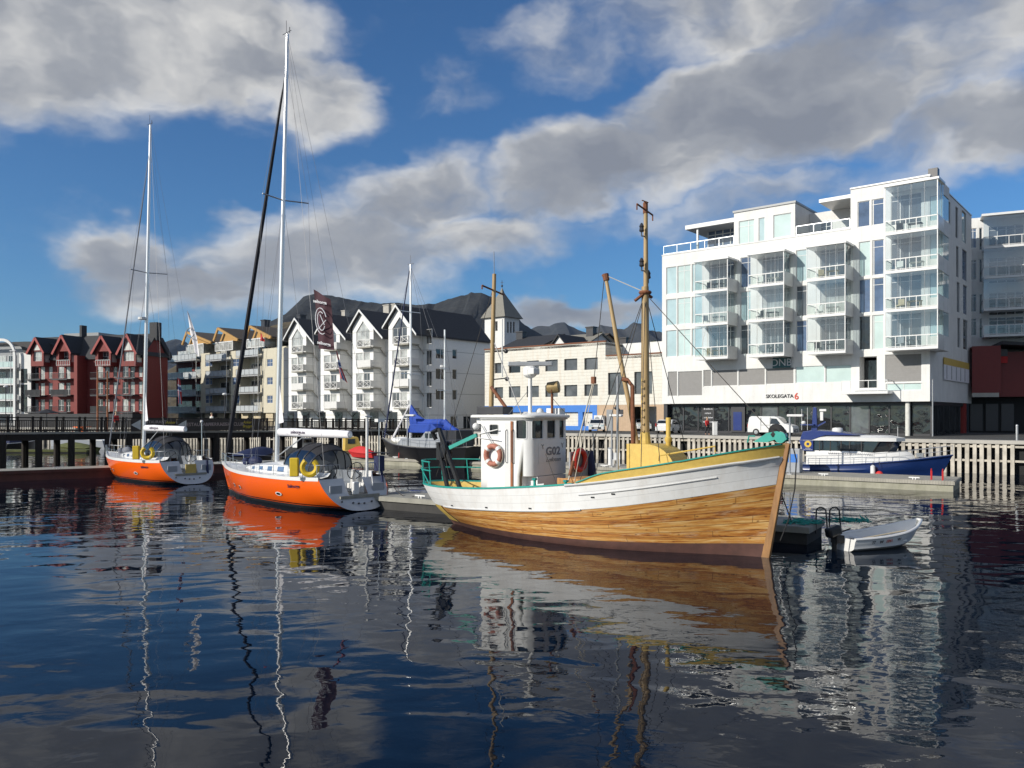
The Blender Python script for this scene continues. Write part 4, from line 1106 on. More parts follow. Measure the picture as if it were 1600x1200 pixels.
# --- the beige balcony block
def beige_block():
    b = Bld('apartment_building', 'beige balcony block with butterfly roofs on yellow timber gables', 'apartment building', 444, 139, RB, z0=2.5)
    e = b.e; f = b.face()
    ztop = f.z_(425, 544); zb = f.z_(425, 645)
    wall = MB(); wins = []
    def strip(x0, x1, yt):
        wallgrid(wall, f, f.s_(x0), f.s_(x1), zb, f.z_((x0+x1)/2, yt), [w[0] for w in wins])
    for (x0, x1) in ((320.5, 331.5), (363, 374), (417, 426)):
        for y0, y1 in ((561, 572.5), (589.5, 601), (618, 630)):
            wins.append((f.rect(x0, y0-(425-x0)*.006, x1, y1), (.5,)))
    strip(313.5, 327.5, 552); strip(360.5, 375, 548); strip(410, 444.5, 543.5)
    wall.face([(0, 0, zb), (0, 0, ztop), (0, 14, ztop), (0, 14, zb)])
    for px in (313.5, 327.5, 360.5, 375, 410): x = f.s_(px); wall.face([(x, 0, zb), (x, 0, ztop), (x, 2.2, ztop), (x, 2.2, zb)])
    wall.build('wall', 'beige_board', e)
    for h, nv in wins: window(e, f, h, 'white_gloss', 'pane_blue', nv, (.5,))
    f2 = b.face(0, 2.0)
    cols = ((261, 313, 'red_board'), (327.5, 360.5, 'beige_board'), (375, 410, 'beige_board'))
    tops = ((550, 577.5, 604.6, 630.6), (549, 575, 602, 630), (543, 573, 600, 629.5))
    for (x0, x1, bm_), ys in zip(cols, tops):
        a, c = f.s_(x0), f.s_(x1)
        bw = MB(); hs = []
        zfl = []
        for y in ys: zfl.append(f.z_((x0+x1)/2, y+13.5))
        for z in zfl:
            hs.append(((a+.4, z+.1, a+(c-a)*.48, z+2.3), (.5,))); hs.append(((a+(c-a)*.55, z+.1, c-.3, z+2.3), (.33, .66)))
        wallgrid(bw, f2, a, c, zb, ztop+.4, [h[0] for h in hs])
        bw.build('recess_wall', bm_, e)
        for i, (h, nv) in enumerate(hs): window(e, f2, h, 'white_gloss', ('pane_curtain', 'pane_dark', 'pane_grey')[i % 3], nv)
        for z in zfl:
            sb = MB(); sb.box(a+.03, -.9, z-.22, c-.03, 1.98, z); bo = sb.build('balcony', 'galvanised', e)
            r = MB(); rail_front(r, a+.03, c-.03, -.85, z, 1.15, 1.5, .07, .06); r.build('railing', 'steel', bo)
            q = MB(); q.box(a+.06, -.84, z+.08, c-.06, -.83, z+1.06); q.build('balcony_panel', 'panel_grey', bo)
            po = MB(); po.box(c-.1, -.86, z, c-.04, -.8, z+3.2); po.build('post', 'white_gloss', bo)
    # glazed roof storey and gables
    for (x0, x1, yt, yb, apx, apy, rgx, rgy) in ((290, 317, 538, 558, 296, 520, 334, 536), (335, 363, 534, 548, 345, 514, 376, 532), (384, 412, 529, 543, 395, 511, 428, 528)):
        a, c = f.s_(x0), f.s_(x1); z0, z1 = f.z_((x0+x1)/2, yb), f.z_((x0+x1)/2, yt)
        gl = MB(); gl.box(a, .1, z0, a+.15, .25, z1); gl.box(c-.15, .1, z0, c, .25, z1); gl.box(a, .1, z1-.15, c, .25, z1+.05); gl.box(a+.15, .12, z0, c-.15, .22, z0+.12)
        for k in range(1, 4): x = a+(c-a)*k/4; gl.box(x-.05, .14, z0+.1, x+.05, .22, z1-.15)
        gl.box(a, .25, z1, c, 8, z1+.06)
        go = gl.build('roof_glazing', 'white_gloss', e)
        q = MB(); q.box(a+.05, .2, z0, c-.05, .21, z1); q.box(c-.08, .3, z0, c-.07, 8, z1); q.build('pane', 'pane_curtain', go)
        ap = (f.s_(apx), f.z_(apx, apy)); rg = (f.s_(rgx), f.z_(rgx, rgy)); lf = (f.s_(apx-7), f.z_(apx-7, apy+19))
        rr = MB(); rr.prism([ap, rg, (rg[0], rg[1]+.25), (ap[0]-.15, ap[1]+.3)], -.4, 9, 'y'); ro = rr.build('roof', 'roof_brown', e)
        tm = MB(); tm.beam((ap[0], -.55, ap[1]+.05), (rg[0], -.55, rg[1]+.05), .28, .45); tm.beam((ap[0], -.55, ap[1]+.1), (lf[0], -.55, lf[1]), .28, .45)
        tm.build('gable_timber', 'yellow_timber', ro)
        q = MB(); q.prism([ap, rg, lf], .7, .8, 'y'); q.build('gable_boarding', 'yellow_timber', ro)
    bd = MB(); bd.box(f.s_(262), 2.3, 0, -.02, 14, ztop+.5); bd.build('core', 'beige_board', e)
    mr = MB(); mr.prism([(3, ztop+.55), (9, ztop+3.0), (14, ztop+.55)], f.s_(300), -.1, 'x'); mr.build('back_roof', 'roof_brown', e)
    for px in (366, 421):
        x = f.s_(px); c = MB(); zc = f.z_(px, 497 if px > 400 else 505); c.box(x-.5, 6, ztop, x+.7, 7.2, zc+1); c.box(x-.6, 5.9, zc+1, x+.8, 7.3, zc+1.2); c.build('chimney', 'dark_frame', e)
    for k in range(6): x = f.s_(318+k*19); gd = MB(); gd.box(x, .3, 0, x+2.2, .5, zb-.1); gd.build('ground_post', 'pale_wood', e)
beige_block()

# --- the dark red gabled row
def red_row():
    b = Bld('apartment_building', 'dark red row of gabled waterfront flats behind the left boardwalk', 'apartment building', 224, 141, (.956, -.294), z0=2.5)
    e = b.e; f = b.face(); uL = f.s_(46)
    zev = f.z_(140, 560); fl = [f.z_(100, y) for y in (644, 618, 592.5)]; P = 1.6; fp = b.face(0, -P)
    wl = MB(); wn = []
    bays = ((48, 68, 80.5, 60.7, 529.5, 0), (88, 110, 121, 98.5, 526, 1), (149, 173, 186, 162.5, 527, 1), (188.5, 212, 222, 201, 524, 2))
    for x0, x1, x2, ap, ay, kind in bays:
        for z in fl:
            for (p, q) in ((x0+3, x0+12), (x0+15, x0+22), (x0+28, x0+34)):
                wn.append(((f.s_(p), z+(.2 if p != x0+15 else .05), f.s_(q), z+2.3), (.5,)))
    wallgrid(wl, f, uL, 0, 0, zev, [w[0] for w in wn])
    g = b.face(0, 0, (0, 1)); D = g.s_(262)
    rg = zev+4.2
    wl.face([(0, 0, 0), (0, D, 0), (0, D, zev), (0, D*.5, rg), (0, 0, zev)]); wl.face([(uL, 0, 0), (uL, 0, zev), (uL, D*.5, rg), (uL, D, zev), (uL, D, 0)])
    xs = f.s_(136); wl.box(f.s_(131), -2.2, 0, xs, -.02, zev+.4)
    wl.build('wall', 'red_board', e)
    for i, (h, nv) in enumerate(wn): window(e, f, h, 'white_gloss', ('pane_curtain', 'pane_grey', 'pane_dark', 'pane_curtain')[i % 4], nv, (.5,))
    rf = MB(); rf.prism([(-.5, zev-.2), (D*.5, rg), (D*.5, rg+.25), (-.5, zev+.1)], uL-.3, .3, 'x'); rf.prism([(D*.5+.001, rg), (D+.5, zev-.2), (D+.5, zev+.1), (D*.5+.001, rg+.25)], uL-.3, .3, 'x'); rf.build('roof', 'roof_dark', e)
    for px, w_ in ((243, 1.6), (130, .5)):
        x = b.face(0, D*.5).s_(px); c = MB(); c.box(x-w_/2, D*.5-.6, rg-1, x+w_/2, D*.5+.6, rg+2.2); c.build('chimney', 'roof_dark', e)
    for x0, x1, x2, ap, ay, kind in bays:
        a, c, m = fp.s_(x0), fp.s_(x1), fp.s_(ap); zp = fp.z_(ap, ay); z0 = fp.z_(ap, 572); ze = fp.z_(ap, 548)
        m = (a+c)/2
        gb = MB(); hole = (a+.6, z0+.9, c-.4, ze-.1)
        wallgrid(gb, fp, a, c, z0, ze, [hole], .3 if kind != 1 else 1.2)
        gb.face([(a, -P, ze), (c, -P, ze), (m, -P, zp)])
        gb.face([(c, -P, z0), (c, 0, z0), (c, 0, ze), (c, -P, ze)]); gb.face([(a, -P, z0), (a, 0, z0), (a, 0, ze), (a, -P, ze)]); gb.face([(a, -P, z0), (c, -P, z0), (c, 0, z0), (a, 0, z0)])
        go = gb.build('gable', 'red_board', e)
        window(go, fp, hole, 'white_gloss', 'pane_curtain' if kind != 1 else 'pane_grey', (.33, .66), (.5,), rev=.3 if kind != 1 else 1.2)
        if kind != 1:
            q = MB(); q.prism([(a+.7, ze+.1), (c-.7, ze+.1), (m, zp-.75)], -P-.06, -P-.03, 'y'); q.build('gable_pane', 'curtain', go)
        else:
            q = MB(); rail_front(q, a+.1, c-.1, -P-.06, z0+.1, 1.0, .5); q.build('railing', 'white_gloss', go)
        sw = b.face(c, -P, (0, 1)); q = MB(); q.X = sw.X; q.box(.25, -.04, z0+.7, P-.25, -.01, ze-.2); q.build('side_window', 'pane_curtain', go)
        rr = MB(); k = (zp-ze)/(m-a)
        rr.prism([(m, zp+.05), (a-.5, ze-.5*k+.05), (a-.5, ze-.5*k+.35), (m, zp+.35)], -P-.45, 7, 'y'); rr.prism([(m+.001, zp+.05), (m+.001, zp+.35), (c+.5, ze-.5*k+.35), (c+.5, ze-.5*k+.05)], -P-.45, 7, 'y')
        ro = rr.build('gable_roof', 'roof_dark', e)
        tr = MB(); tr.beam((m, -P-.5, zp+.15), (a-.52, -P-.5, ze-.5*k+.15), .08, .42); tr.beam((m, -P-.5, zp+.15), (c+.52, -P-.5, ze-.5*k+.15), .08, .42); tr.build('barge_board', 'red_trim', ro)
        for i, z in enumerate(fl):
            s0, s1 = f.s_(x0+2), f.s_(x1+5)
            sb = MB(); sb.box(s0, -1.5, z-.2, s1, -.02, z); bo = sb.build('balcony', 'dark_frame', e)
            r = MB(); rail_front(r, s0, s1, -1.45, z, 1.05, .28, .06, .03); 
            if (i+x0) % 4 == 1: r.box(s0, -1.43, z+.1, s1, -1.41, z+1)
            r.build('railing', 'dark_frame', bo)
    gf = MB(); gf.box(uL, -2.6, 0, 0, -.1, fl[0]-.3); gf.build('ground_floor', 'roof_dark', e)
    # grey roof-top volume behind
    x0, x1 = b.face(0, D).s_(96), b.face(0, D).s_(150)
    mb = MB(); mb.box(x0, D+.6, 0, x1, D+10, b.face(0, D).z_(120, 520)); t = mb
    o = t.build('rooftop_hall', 'grey_frame', None, base=None)
    o.location = MW[e.name].translation; o.rotation_euler = (0, 0, math.atan2(b.R.y, b.R.x)); tag(o, 'grey flat roofed hall showing above the red gables', 'hall')
red_row()

# --- the pale rounded block at the far left
def left_block():
    b = Bld('apartment_building', 'pale block with a rounded white portal frame at the far left', 'apartment building', 46, 147, (.956, -.294), z0=2.5)
    e = b.e; f = b.face(); s0 = f.s_(-90)
    zt = f.z_(20, 531); zl = [f.z_(20, y) for y in (645, 624.5, 600, 574)]
    mb = MB(); mb.box(s0, 2.2, 0, f.s_(28), 14, zt-.6); mb.build('wall', 'grey_frame', e)
    sx = f.s_(27.5)
    for k, z in enumerate(zl):
        sb = MB(); sb.box(s0, -.4, z-.22, sx-.3, 2.19, z); bo = sb.build('balcony', 'white_gloss', e)
        r = MB(); rail_front(r, s0, sx-.3, -.35, z, 1.1, 1.4, .06, .05); r.build('railing', 'steel', bo)
        q = MB(); q.box(s0, -.34, z+.1, sx-.3, -.33, z+1.02); q.build('glass_panel', 'pane_mint', bo)
        fw = b.face(0, 2.05)
        for j in range(7):
            a = s0+1+j*2.6
            if a+2 < sx: window(e, fw, (a, z+.1, a+1.9, z+2.4), 'white_gloss', ('pane_grey', 'pane_curtain', 'pane_dark')[(j+k) % 3], (.5,), rev=.12)
    fm = MB(); r = 3.0; pts = [(sx, -.6, 0), (sx, -.6, zt-r)]+[(sx-r+r*math.cos(t*PI/16), -.6, zt-r+r*math.sin(t*PI/16)) for t in range(1, 9)]+[(s0, -.6, zt)]
    for p, q in zip(pts, pts[1:]): fm.beam(p, q, .5, .27, (0, 1, 0))
    fm.build('portal_frame', 'white_gloss', e)
    rf = MB(); rf.prism([(s0, zt-.6), (sx-2.6, zt-.6), (sx-1, zt-1.2), (sx-.1, zt-2.6)]+[(sx-.02, zt-2.7), (sx+8, zt-1.5), (sx+5, zt-.35), (sx, zt-.2), (s0, zt-.2)], 1.6, 14, 'y'); rf.build('roof', 'roof_dark', e)
    gw = MB(); gw.box(sx+.02, .3, 0, 0, .5, zl[3]+2.6); go = gw.build('stair_wall', 'white_wall', e)
    for z in zl[:3]:
        q = MB(); q.box(sx+.5, .22, z+.2, -.9, .29, z+2.8); q.build('stair_window', 'pane_dark', go)
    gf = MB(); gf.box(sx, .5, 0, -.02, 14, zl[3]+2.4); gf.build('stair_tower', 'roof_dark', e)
left_block()

# --- church tower and the old roofs behind the warehouse
def church():
    b = Bld('church', 'white church tower with a steep grey pyramid spire behind the roofs', 'church', 788, 185, (.80, -.60), z0=2.5)
    e = b.e; f = b.face(); g = b.face(0, 0, (0, 1)); w_ = -f.s_(757); d_ = g.s_(811); w_ = (w_+d_)/2; d_ = w_
    zt = f.z_(788, 494); mb = MB()
    hs = [f.rect(774, 502, 777.5, 517)]; hg = [g.rect(792.5+k*4.6, 503, 795+k*4.6, 520) for k in range(3)]
    wallgrid(mb, f, -w_, 0, 0, zt, hs, .3); wallgrid(mb, g, 0, d_, 0, zt, hg, .3)
    mb.face([(-w_, 0, 0), (-w_, 0, zt), (-w_, d_, zt), (-w_, d_, 0)]); mb.face([(-w_, d_, 0), (0, d_, 0), (0, d_, zt), (-w_, d_, zt)])
    mb.build('tower', 'white_wall', e)
    for ff, hh in ((f, hs), (g, hg)):
        for h in hh:
            q = MB(); q.X = ff.X; q.face([(h[0], .29, h[1]), (h[2], .29, h[1]), (h[2], .29, h[3]), (h[0], .29, h[3])]); 
            for k in range(6): z = h[1]+(h[3]-h[1])*k/6; q.box(h[0], .08, z, h[2], .22, z+.12)
            q.build('louvre', 'dark_frame', e)
    ap = f.z_(783, 449); o = .7; c = (-w_/2, d_/2)
    base = [(-w_-o, -o, zt-.1), (o, -o, zt-.1), (o, d_+o, zt-.1), (-w_-o, d_+o, zt-.1)]
    mid = [(c[0]+(p[0]-c[0])*.13, c[1]+(p[1]-c[1])*.13, zt+(ap-zt)*.87) for p in base]
    rf = MB(); rf.face(list(reversed(base)))
    for k in range(4):
        rf.face([base[k], base[(k+1) % 4], mid[(k+1) % 4], mid[k]]); rf.face([mid[k], mid[(k+1) % 4], (c[0], c[1], ap+.6)])
    r_ = rf.build('spire', 'shingle_grey', e)
    q = MB(); q.tube([(c[0], c[1], ap), (c[0], c[1], ap+2.2)], .06); q.ball((c[0], c[1], ap+.9), .25); q.beam((c[0]-.4, c[1], ap+1.7), (c[0]+.4, c[1], ap+1.7), .08, .08); q.build('cross', 'dark_frame', r_)
church()
def old_house(name, label, px, d, px1, yeave, yridge, depth, wallm, roofm, chim=(), ridge_along=True):
    b = Bld(name, label, 'house', px, d, RB); f = b.face(); w_ = -f.s_(px1); zt = f.z_(px, yeave); zr = f.z_((px+px1)/2, yridge)
    mb = MB(); mb.box(-w_, 0, 0, 0, depth, zt)
    if ridge_along:
        for u in (-w_+.01, -.01): mb.face([(u, 0, zt), (u, depth, zt), (u, depth/2, zr)])
    else: mb.face([(-w_, .01, zt), (0, .01, zt), (-w_/2, .01, zr)])
    mb.build('wall', wallm, b.e)
    rf = MB()
    if ridge_along:
        rf.prism([(-.6, zt-.3), (depth/2, zr), (depth/2, zr+.25), (-.6, zt-.05)], -w_-.4, .4, 'x'); rf.prism([(depth/2+.001, zr), (depth+.6, zt-.3), (depth+.6, zt-.05), (depth/2+.001, zr+.25)], -w_-.4, .4, 'x')
    else:
        rf.prism([(-w_-.5, zt-.35), (-w_/2, zr), (-w_/2, zr+.25), (-w_-.5, zt-.1)], -.5, depth, 'y'); rf.prism([(-w_/2+.001, zr), (.5, zt-.35), (.5, zt-.1), (-w_/2+.001, zr+.25)], -.5, depth, 'y')
    ro = rf.build('roof', roofm, b.e)
    for (cp, cy) in chim:
        x = f.s_(cp); c = MB(); zc = f.z_(cp, cy); c.box(x-.8, depth*.4, zr-2.5, x+.8, depth*.4+1.3, zc); c.box(x-.95, depth*.4-.15, zc, x+.95, depth*.4+1.45, zc+.25); c.build('chimney', 'dark_frame', ro)
    return b
old_house('old_house', 'dark flat pitched roof between the church tower and the warehouse', 845, 150, 782, 541, 522, 14, 'tan_wall', 'roof_dark', ((783, 516),))
old_house('old_house', 'grey shingle roof with a white gable peeking over the warehouse', 905, 150, 838, 546, 520, 15, 'white_wall', 'shingle_grey', ((893, 508),))
old_house('old_house', 'small white gable front under dark roof above the warehouse parapet', 886, 146, 862, 541, 524, 8, 'white_wall', 'roof_dark', (), False)
old_house('old_house', 'dark roof with a broad chimney left of the treetop', 922, 156, 885, 542, 520, 13, 'tan_wall', 'roof_brown', ((950, 526),))

# --- trees behind the warehouse
def tree(px, d, ytop, wpx, label, seed, n=1500):
    rnd = random.Random(seed); base = ground(px, d, QZ); top = ray(px, ytop, d).z; h = top-QZ; R = wpx/F*d/2
    t = thing('tree', label, 'tree', base, 0, 'treetops behind the warehouse')
    tk = MB(); tk.tube([(0, 0, 0), (.1, 0, h*.4), (0, .1, h*.8)], [.3, .22, .08])
    for k in range(6):
        a = k*1.1; tk.tube([(0, 0, h*(.35+.07*k)), (math.cos(a)*R*.6, math.sin(a)*R*.6, h*(.55+.06*k))], [.1, .03], 5)
    tk.build('trunk', 'bark', t)
    cl = [(rnd.uniform(-.6, .6)*R, rnd.uniform(-.6, .6)*R, h*rnd.uniform(.35, .93), rnd.uniform(.28, .5)*R) for _ in range(22)]
    for nm in ('leaf_dark', 'leaf_mid'):
        mb = MB()
        for k in range(n//2):
            c = rnd.choice(cl); v = Vector((rnd.gauss(0, 1), rnd.gauss(0, 1), rnd.gauss(0, 1))).normalized()*c[3]*rnd.uniform(.5, 1.05)
            p = Vector(c[:3])+v
            if p.z > h: continue
            a = Vector((rnd.gauss(0, 1), rnd.gauss(0, 1), rnd.gauss(0, 1))).normalized(); q = a.cross(Vector((rnd.gauss(0, 1), rnd.gauss(0, 1), .3))).normalized(); s = rnd.uniform(.12, .28)
            mb.face([p-a*s, p+q*s*.6, p+a*s, p-q*s*.6])
        mb.build('crown', nm, t)
tree(939, 170, 512, 24, 'dense green treetop rising above the warehouse roof', 4)
tree(1026, 160, 528, 26, 'green treetop squeezed beside the white apartment block', 5)
# ---------------------------------------------------------------- boats
def curve(tbl, t):
    """smooth interpolation through (t, v) pairs"""
    if t <= tbl[0][0]: return tbl[0][1]
    if t >= tbl[-1][0]: return tbl[-1][1]
    for i in range(len(tbl)-1):
        if tbl[i][0] <= t <= tbl[i+1][0]: break
    (x0, y0), (x1, y1) = tbl[i], tbl[i+1]
    def sl(k):
        if k == 0: return (tbl[1][1]-tbl[0][1])/(tbl[1][0]-tbl[0][0])
        if k == len(tbl)-1: return (tbl[-1][1]-tbl[-2][1])/(tbl[-1][0]-tbl[-2][0])
        a = (tbl[k][1]-tbl[k-1][1])/(tbl[k][0]-tbl[k-1][0]); c = (tbl[k+1][1]-tbl[k][1])/(tbl[k+1][0]-tbl[k][0])
        return 0 if a*c <= 0 else 2*a*c/(a+c)
    h = x1-x0; u = (t-x0)/h; m0, m1 = sl(i)*h, sl(i+1)*h
    return y0*(2*u**3-3*u*u+1)+m0*(u**3-2*u*u+u)+y1*(-2*u**3+3*u*u)+m1*(u**3-u*u)
def lifebuoy(name, label, loc, rz, mat, tilt=0, R=.30, r=.085, bands='white_paint', cat='lifebuoy', grp=None):
    """ring in the local xz plane, facing local -y"""
    t = thing(name, label, cat, loc, rz, grp)
    m = MB(); m.torus((0, 0, 0), R, r, (0, 1, 0), 28, 10); m.build('ring', mat, t, smooth=True)
    for k in range(4):
        q = MB(); q.torus((0, 0, 0), R, r*1.05, (0, 1, 0), 5, 10, PI/4+k*PI/2-.17, PI/4+k*PI/2+.17); q.build('band', bands, t, smooth=True)
    q = MB(); q.torus((0, 0, 0), R+r+.02, .012, (0, 1, 0), 24, 5); q.build('grab_line', 'rope_light', t)
    return t

# --- the wooden fishing boat
def fishing_boat():
    f2 = Vector((.80, -.60)); rz = math.atan2(f2.y, f2.x); O = Vector((-2.0, 32.8, 0))
    T = thing('fishing_boat', 'old wooden fishing boat with varnished planks, white bulwark and yellow bow strake', 'fishing boat', O, rz)
    W = lambda p: MW[T.name] @ Vector(p)
    pS = [(0, .0), (.012, .42), (.03, .78), (.06, 1.12), (.14, 1.58), (.25, 1.9), (.42, 2.12), (.58, 2.14), (.70, 2.02), (.80, 1.82), (.88, 1.48), (.94, 1.02), (.98, .48), (1, .09)]
    pW = [(0, .0), (.03, .14), (.08, .42), (.15, .85), (.25, 1.32), (.40, 1.74), (.55, 1.80), (.66, 1.58), (.78, 1.06), (.88, .52), (.95, .2), (1, .07)]
    zT = [(0, 1.66), (.1, 1.64), (.25, 1.70), (.45, 1.92), (.60, 2.16), (.75, 2.5), (.9, 2.92), (1, 3.2)]
    zW = [(0, .84), (.1, .84), (.3, .96), (.5, 1.14), (.65, 1.38), (.8, 1.74), (.92, 2.08), (1, 2.32)]
    zB = [(0, .18), (.2, .21), (.5, .24), (.8, .31), (1, .43)]
    zY = [(.585, 2.15), (.61, 2.27), (.635, 2.42), (.66, 2.54), (.69, 2.63), (.8, 2.93), (.9, 3.26), (1, 3.58)]
    TY = .585
    def xs(z): return curve([(-.5, -.1), (0, -.5), (.75, -1.45), (1.7, -1.95), (4, -2.5)], z)
    def xb(z): return 12.48+.62*max(0, z)/3.55+(.06 if z > 3 else 0)
    def P(t, z, side, off=0.0):
        k = max(0, min(1, z/curve(zT, t)))**(.72+.55*max(0, min(1, (t-.55)/.35)))
        b = curve(pW, t)*(1-k)+curve(pS, t)*k
        if z > curve(zT, t): b += (z-curve(zT, t))*.22*(1-t)**.3
        if z < 0: b *= 1+z*.6
        b = max(.03, b+off)
        x = xs(z)+(xb(z)-xs(z))*t
        return (x, side*b, z)
    ts = [0, .006, .012, .02, .03, .045, .06, .08]+[.1+.9*k/54 for k in range(55)]
    def band(mb, za, zb, t0, t1, J, off=0.0, sides=(-1, 1)):
        tt = [t for t in ts if t0 < t < t1]; tt = [t0]+tt+[t1]
        for sd in sides:
            mb.grid([[P(t, za(t)+(zb(t)-za(t))*j/J, sd, off) for j in range(J+1)] for t in tt], uv=True, flip=sd > 0)
        # uv u must be boat length, not row index
        return mb
    c = lambda tb: (lambda t: curve(tb, t))
    m = MB(); band(m, lambda t: -.45, c(zB), 0, 1, 4); m.build('bottom', 'antifoul', T, smooth=True)
    m = MB(); band(m, c(zB), c(zW), .085, 1, 8); m.build('planking', 'varnished_planking', T, smooth=True)
    m = MB(); band(m, c(zB), c(zW), 0, .082, 5); m.build('stern_planking', 'yellow_paint', T, smooth=True)
    m = MB(); m.tube([P(.0835, curve(zB, .08)*1*(1-k/8)+k/8*curve(zW, .08), -1, .012) for k in range(9)], .018, 6); m.build('seam', 'black_paint', T)
    m = MB(); band(m, c(zW), c(zT), 0, 1, 6, .012); m.build('bulwark', 'white_planking', T, smooth=True)
    m = MB(); band(m, c(zT), c(zY), TY, 1, 4); m.build('forecastle_strake', 'yellow_paint', T, smooth=True)
    # white moulding under the yellow strake and a rubbing strip
    for nm, zz, t0, t1, r, mt in (('moulding', lambda t: curve(zT, t)-.01, TY-.02, .995, .045, 'white_planking'), ('rubbing_strip', lambda t: curve(zW, t)*.42+curve(zT, t)*.58, .60, .90, .026, 'white_planking'), ('rubbing_strip', lambda t: curve(zW, t)+.0, .10, .60, .03, 'white_planking')):
        for sd in (-1, 1):
            q = MB(); q.tube([P(t0+(t1-t0)*k/40, zz(t0+(t1-t0)*k/40), sd, .02) for k in range(41)], r, 6); q.build(nm, mt, T, smooth=True)
    for t, k in ((.63, .45), (.68, .5), (.30, .12), (.45, .12), (.15, .12)):
        p = P(t, curve(zW, t)*(1-k)+curve(zT, t)*k, -1, .016); p2 = P(t+.01, curve(zW, t)*(1-k)+curve(zT, t)*k, -1, .016)
        q = MB(); q.beam(p, (p[0]+(p2[0]-p[0])*.9, p[1]+(p2[1]-p[1])*.9, p[2]), .012, .05); q.build('scupper', 'black_paint', T)
    # inner lining, deck, cap rails
    m = MB(); band(m, lambda t: 1.0, c(zT), .004, TY+.05, 2, -.13); m.build('bulwark_lining', 'yellow_paint', T, smooth=True)
    m = MB(); rows = []
    for k in range(30):
        t = .004+(TY+.06-.004)*k/29; a = P(t, 1.1, -1, -.02); b_ = P(t, 1.1, 1, -.02); rows.append([a, b_])
    m.grid(rows); m.build('deck', 'orange_timber', T)
    m = MB(); rows = []
    for k in range(26):
        t = TY+.05+(1-TY-.05)*k/25; z = curve(zY, t)-.12; a = P(t, z, -1, -.03); b_ = P(t, z, 1, -.03); rows.append([a, (a[0], a[1]*.5, z+.04), (a[0], 0, z+.06), (a[0], b_[1]*.5, z+.04), b_])
    m.grid(rows)
    a, b_ = P(TY+.05, 1.1, -1, -.03), P(TY+.05, 1.1, 1, -.03); m.face([rows[0][0], rows[0][2], rows[0][4], b_, a]); m.build('foredeck', 'yellow_paint', T)
    def cap(t0, t1, zc, mat, name, w=.17, h=.055):
        for sd in (-1, 1):
            q = MB(); R_ = []
            n = 60
            for k in range(n+1):
                t = t0+(t1-t0)*k/n; z = zc(t); o = P(t, z, sd, .04); i = P(t, z, sd, .04-w)
                if sd*i[1] < 0: i = (i[0], 0, i[2])
                R_.append([(o[0], o[1], z), (o[0], o[1], z+h), (i[0], i[1], z+h), (i[0], i[1], z)])
            q.grid(R_, closed=True, flip=sd > 0); q.build(name, mat, T)
    cap(.0, TY+.0, c(zT), 'teal_paint', 'cap_rail')
    cap(TY+.01, .995, c(zY), 'teal_paint', 'cap_rail', .14, .04)
    m = MB(); m.beam((12.45, 0, -.45), (13.17, 0, 3.62), .17, .26, (1, 0, 0)); m.build('stem_post', 'varnished_stem' if 'varnished_stem' in MATS else M('varnished_stem', (.30, .15, .05), .5, var=.5, vscale=3, stain=.75, stain_col=(.16, .06, .02), aniso=(1, 1, .3)), T, bevel=.02)
    # ---- wheelhouse: flat sides, rounded front
    R = .42; X0, X1, Y = 2.0, 3.93, 1.3; L1 = X1-X0; L2 = R*PI/2; L3 = 2*(Y-R); tot = 2*L1+2*L2+L3
    def path(s, off=0.0):
        if s <= L1: return (X0+s, -Y-off)
        s -= L1
        if s <= L2:
            a = s/R; return (X1+(R+off)*math.sin(a), -(Y-R)-(R+off)*math.cos(a))
        s -= L2
        if s <= L3: return (X1+R+off, -(Y-R)+s)
        s -= L3
        if s <= L2:
            a = s/R; return (X1+(R+off)*math.cos(a), (Y-R)+(R+off)*math.sin(a))
        s -= L2
        return (X1-s, Y+off)
    def spx(px, z=4):
        best = (9e9, 0)
        for k in range(400):
            s = (L1+L2+L3)*k/399; x, y = path(s); w = W((x, y, z)); e = abs(800+w.x/w.y*F-px)
            if e < best[0]: best = (e, s)
        return best[1]
    zr = 4.40; zf0 = 2.24
    holes = []
    for (a, c_, z0, z1) in ((764.5, 779, 3.74, 4.14), (806, 823, 3.60, 4.30), (831, 848.5, 3.60, 4.30), (854.5, 868, 3.60, 4.30), (874, 882, 3.60, 4.30)):
        holes.append((spx(a), z0, spx(c_), z1))
    hp = [(tot-h[2], h[1], tot-h[0], h[3]) for h in holes[:3]]
    hall = holes+[h for h in hp if not any(abs(h[0]-g[0]) < .25 for g in holes)]
    sp = sorted(set([0, tot, L1, L1+L2+L3+L2]+[round(h[i], 4) for h in hall for i in (0, 2)]+[L1+L2*k/8 for k in range(9)]+[L1+L2+L3+L2*k/8 for k in range(9)]))
    zs = sorted(set([1.05, zf0, zr]+[h[i] for h in hall for i in (1, 3)]))
    m = MB(); ins = lambda s: L1-.05 < s < tot-L1+.05
    for a, b_ in zip(sp, sp[1:]):
        for z0, z1 in zip(zs, zs[1:]):
            mm = (a+b_)/2; zm = (z0+z1)/2
            if any(h[0] < mm < h[2] and h[1] < zm < h[3] for h in hall): continue
            if ins(mm) and zm < zf0: continue
            p, q = path(a), path(b_); m.face([(*p, z0), (*q, z0), (*q, z1), (*p, z1)])
    for h in hall:
        ss = [s for s in sp if h[0]-1e-4 <= s <= h[2]+1e-4]
        for a, b_ in zip(ss, ss[1:]):
            for z in (h[1], h[3]):
                p, q, p2, q2 = path(a), path(b_), path(a, -.06), path(b_, -.06); m.face([(*p, z), (*q, z), (*q2, z), (*p2, z)])
        for s in (h[0], h[2]):
            p, p2 = path(s), path(s, -.06); m.face([(*p, h[1]), (*p2, h[1]), (*p2, h[3]), (*p, h[3])])
    m.face([(X0, -Y, 1.05), (X0, Y, 1.05), (X0, Y, zr), (X0, -Y, zr)])
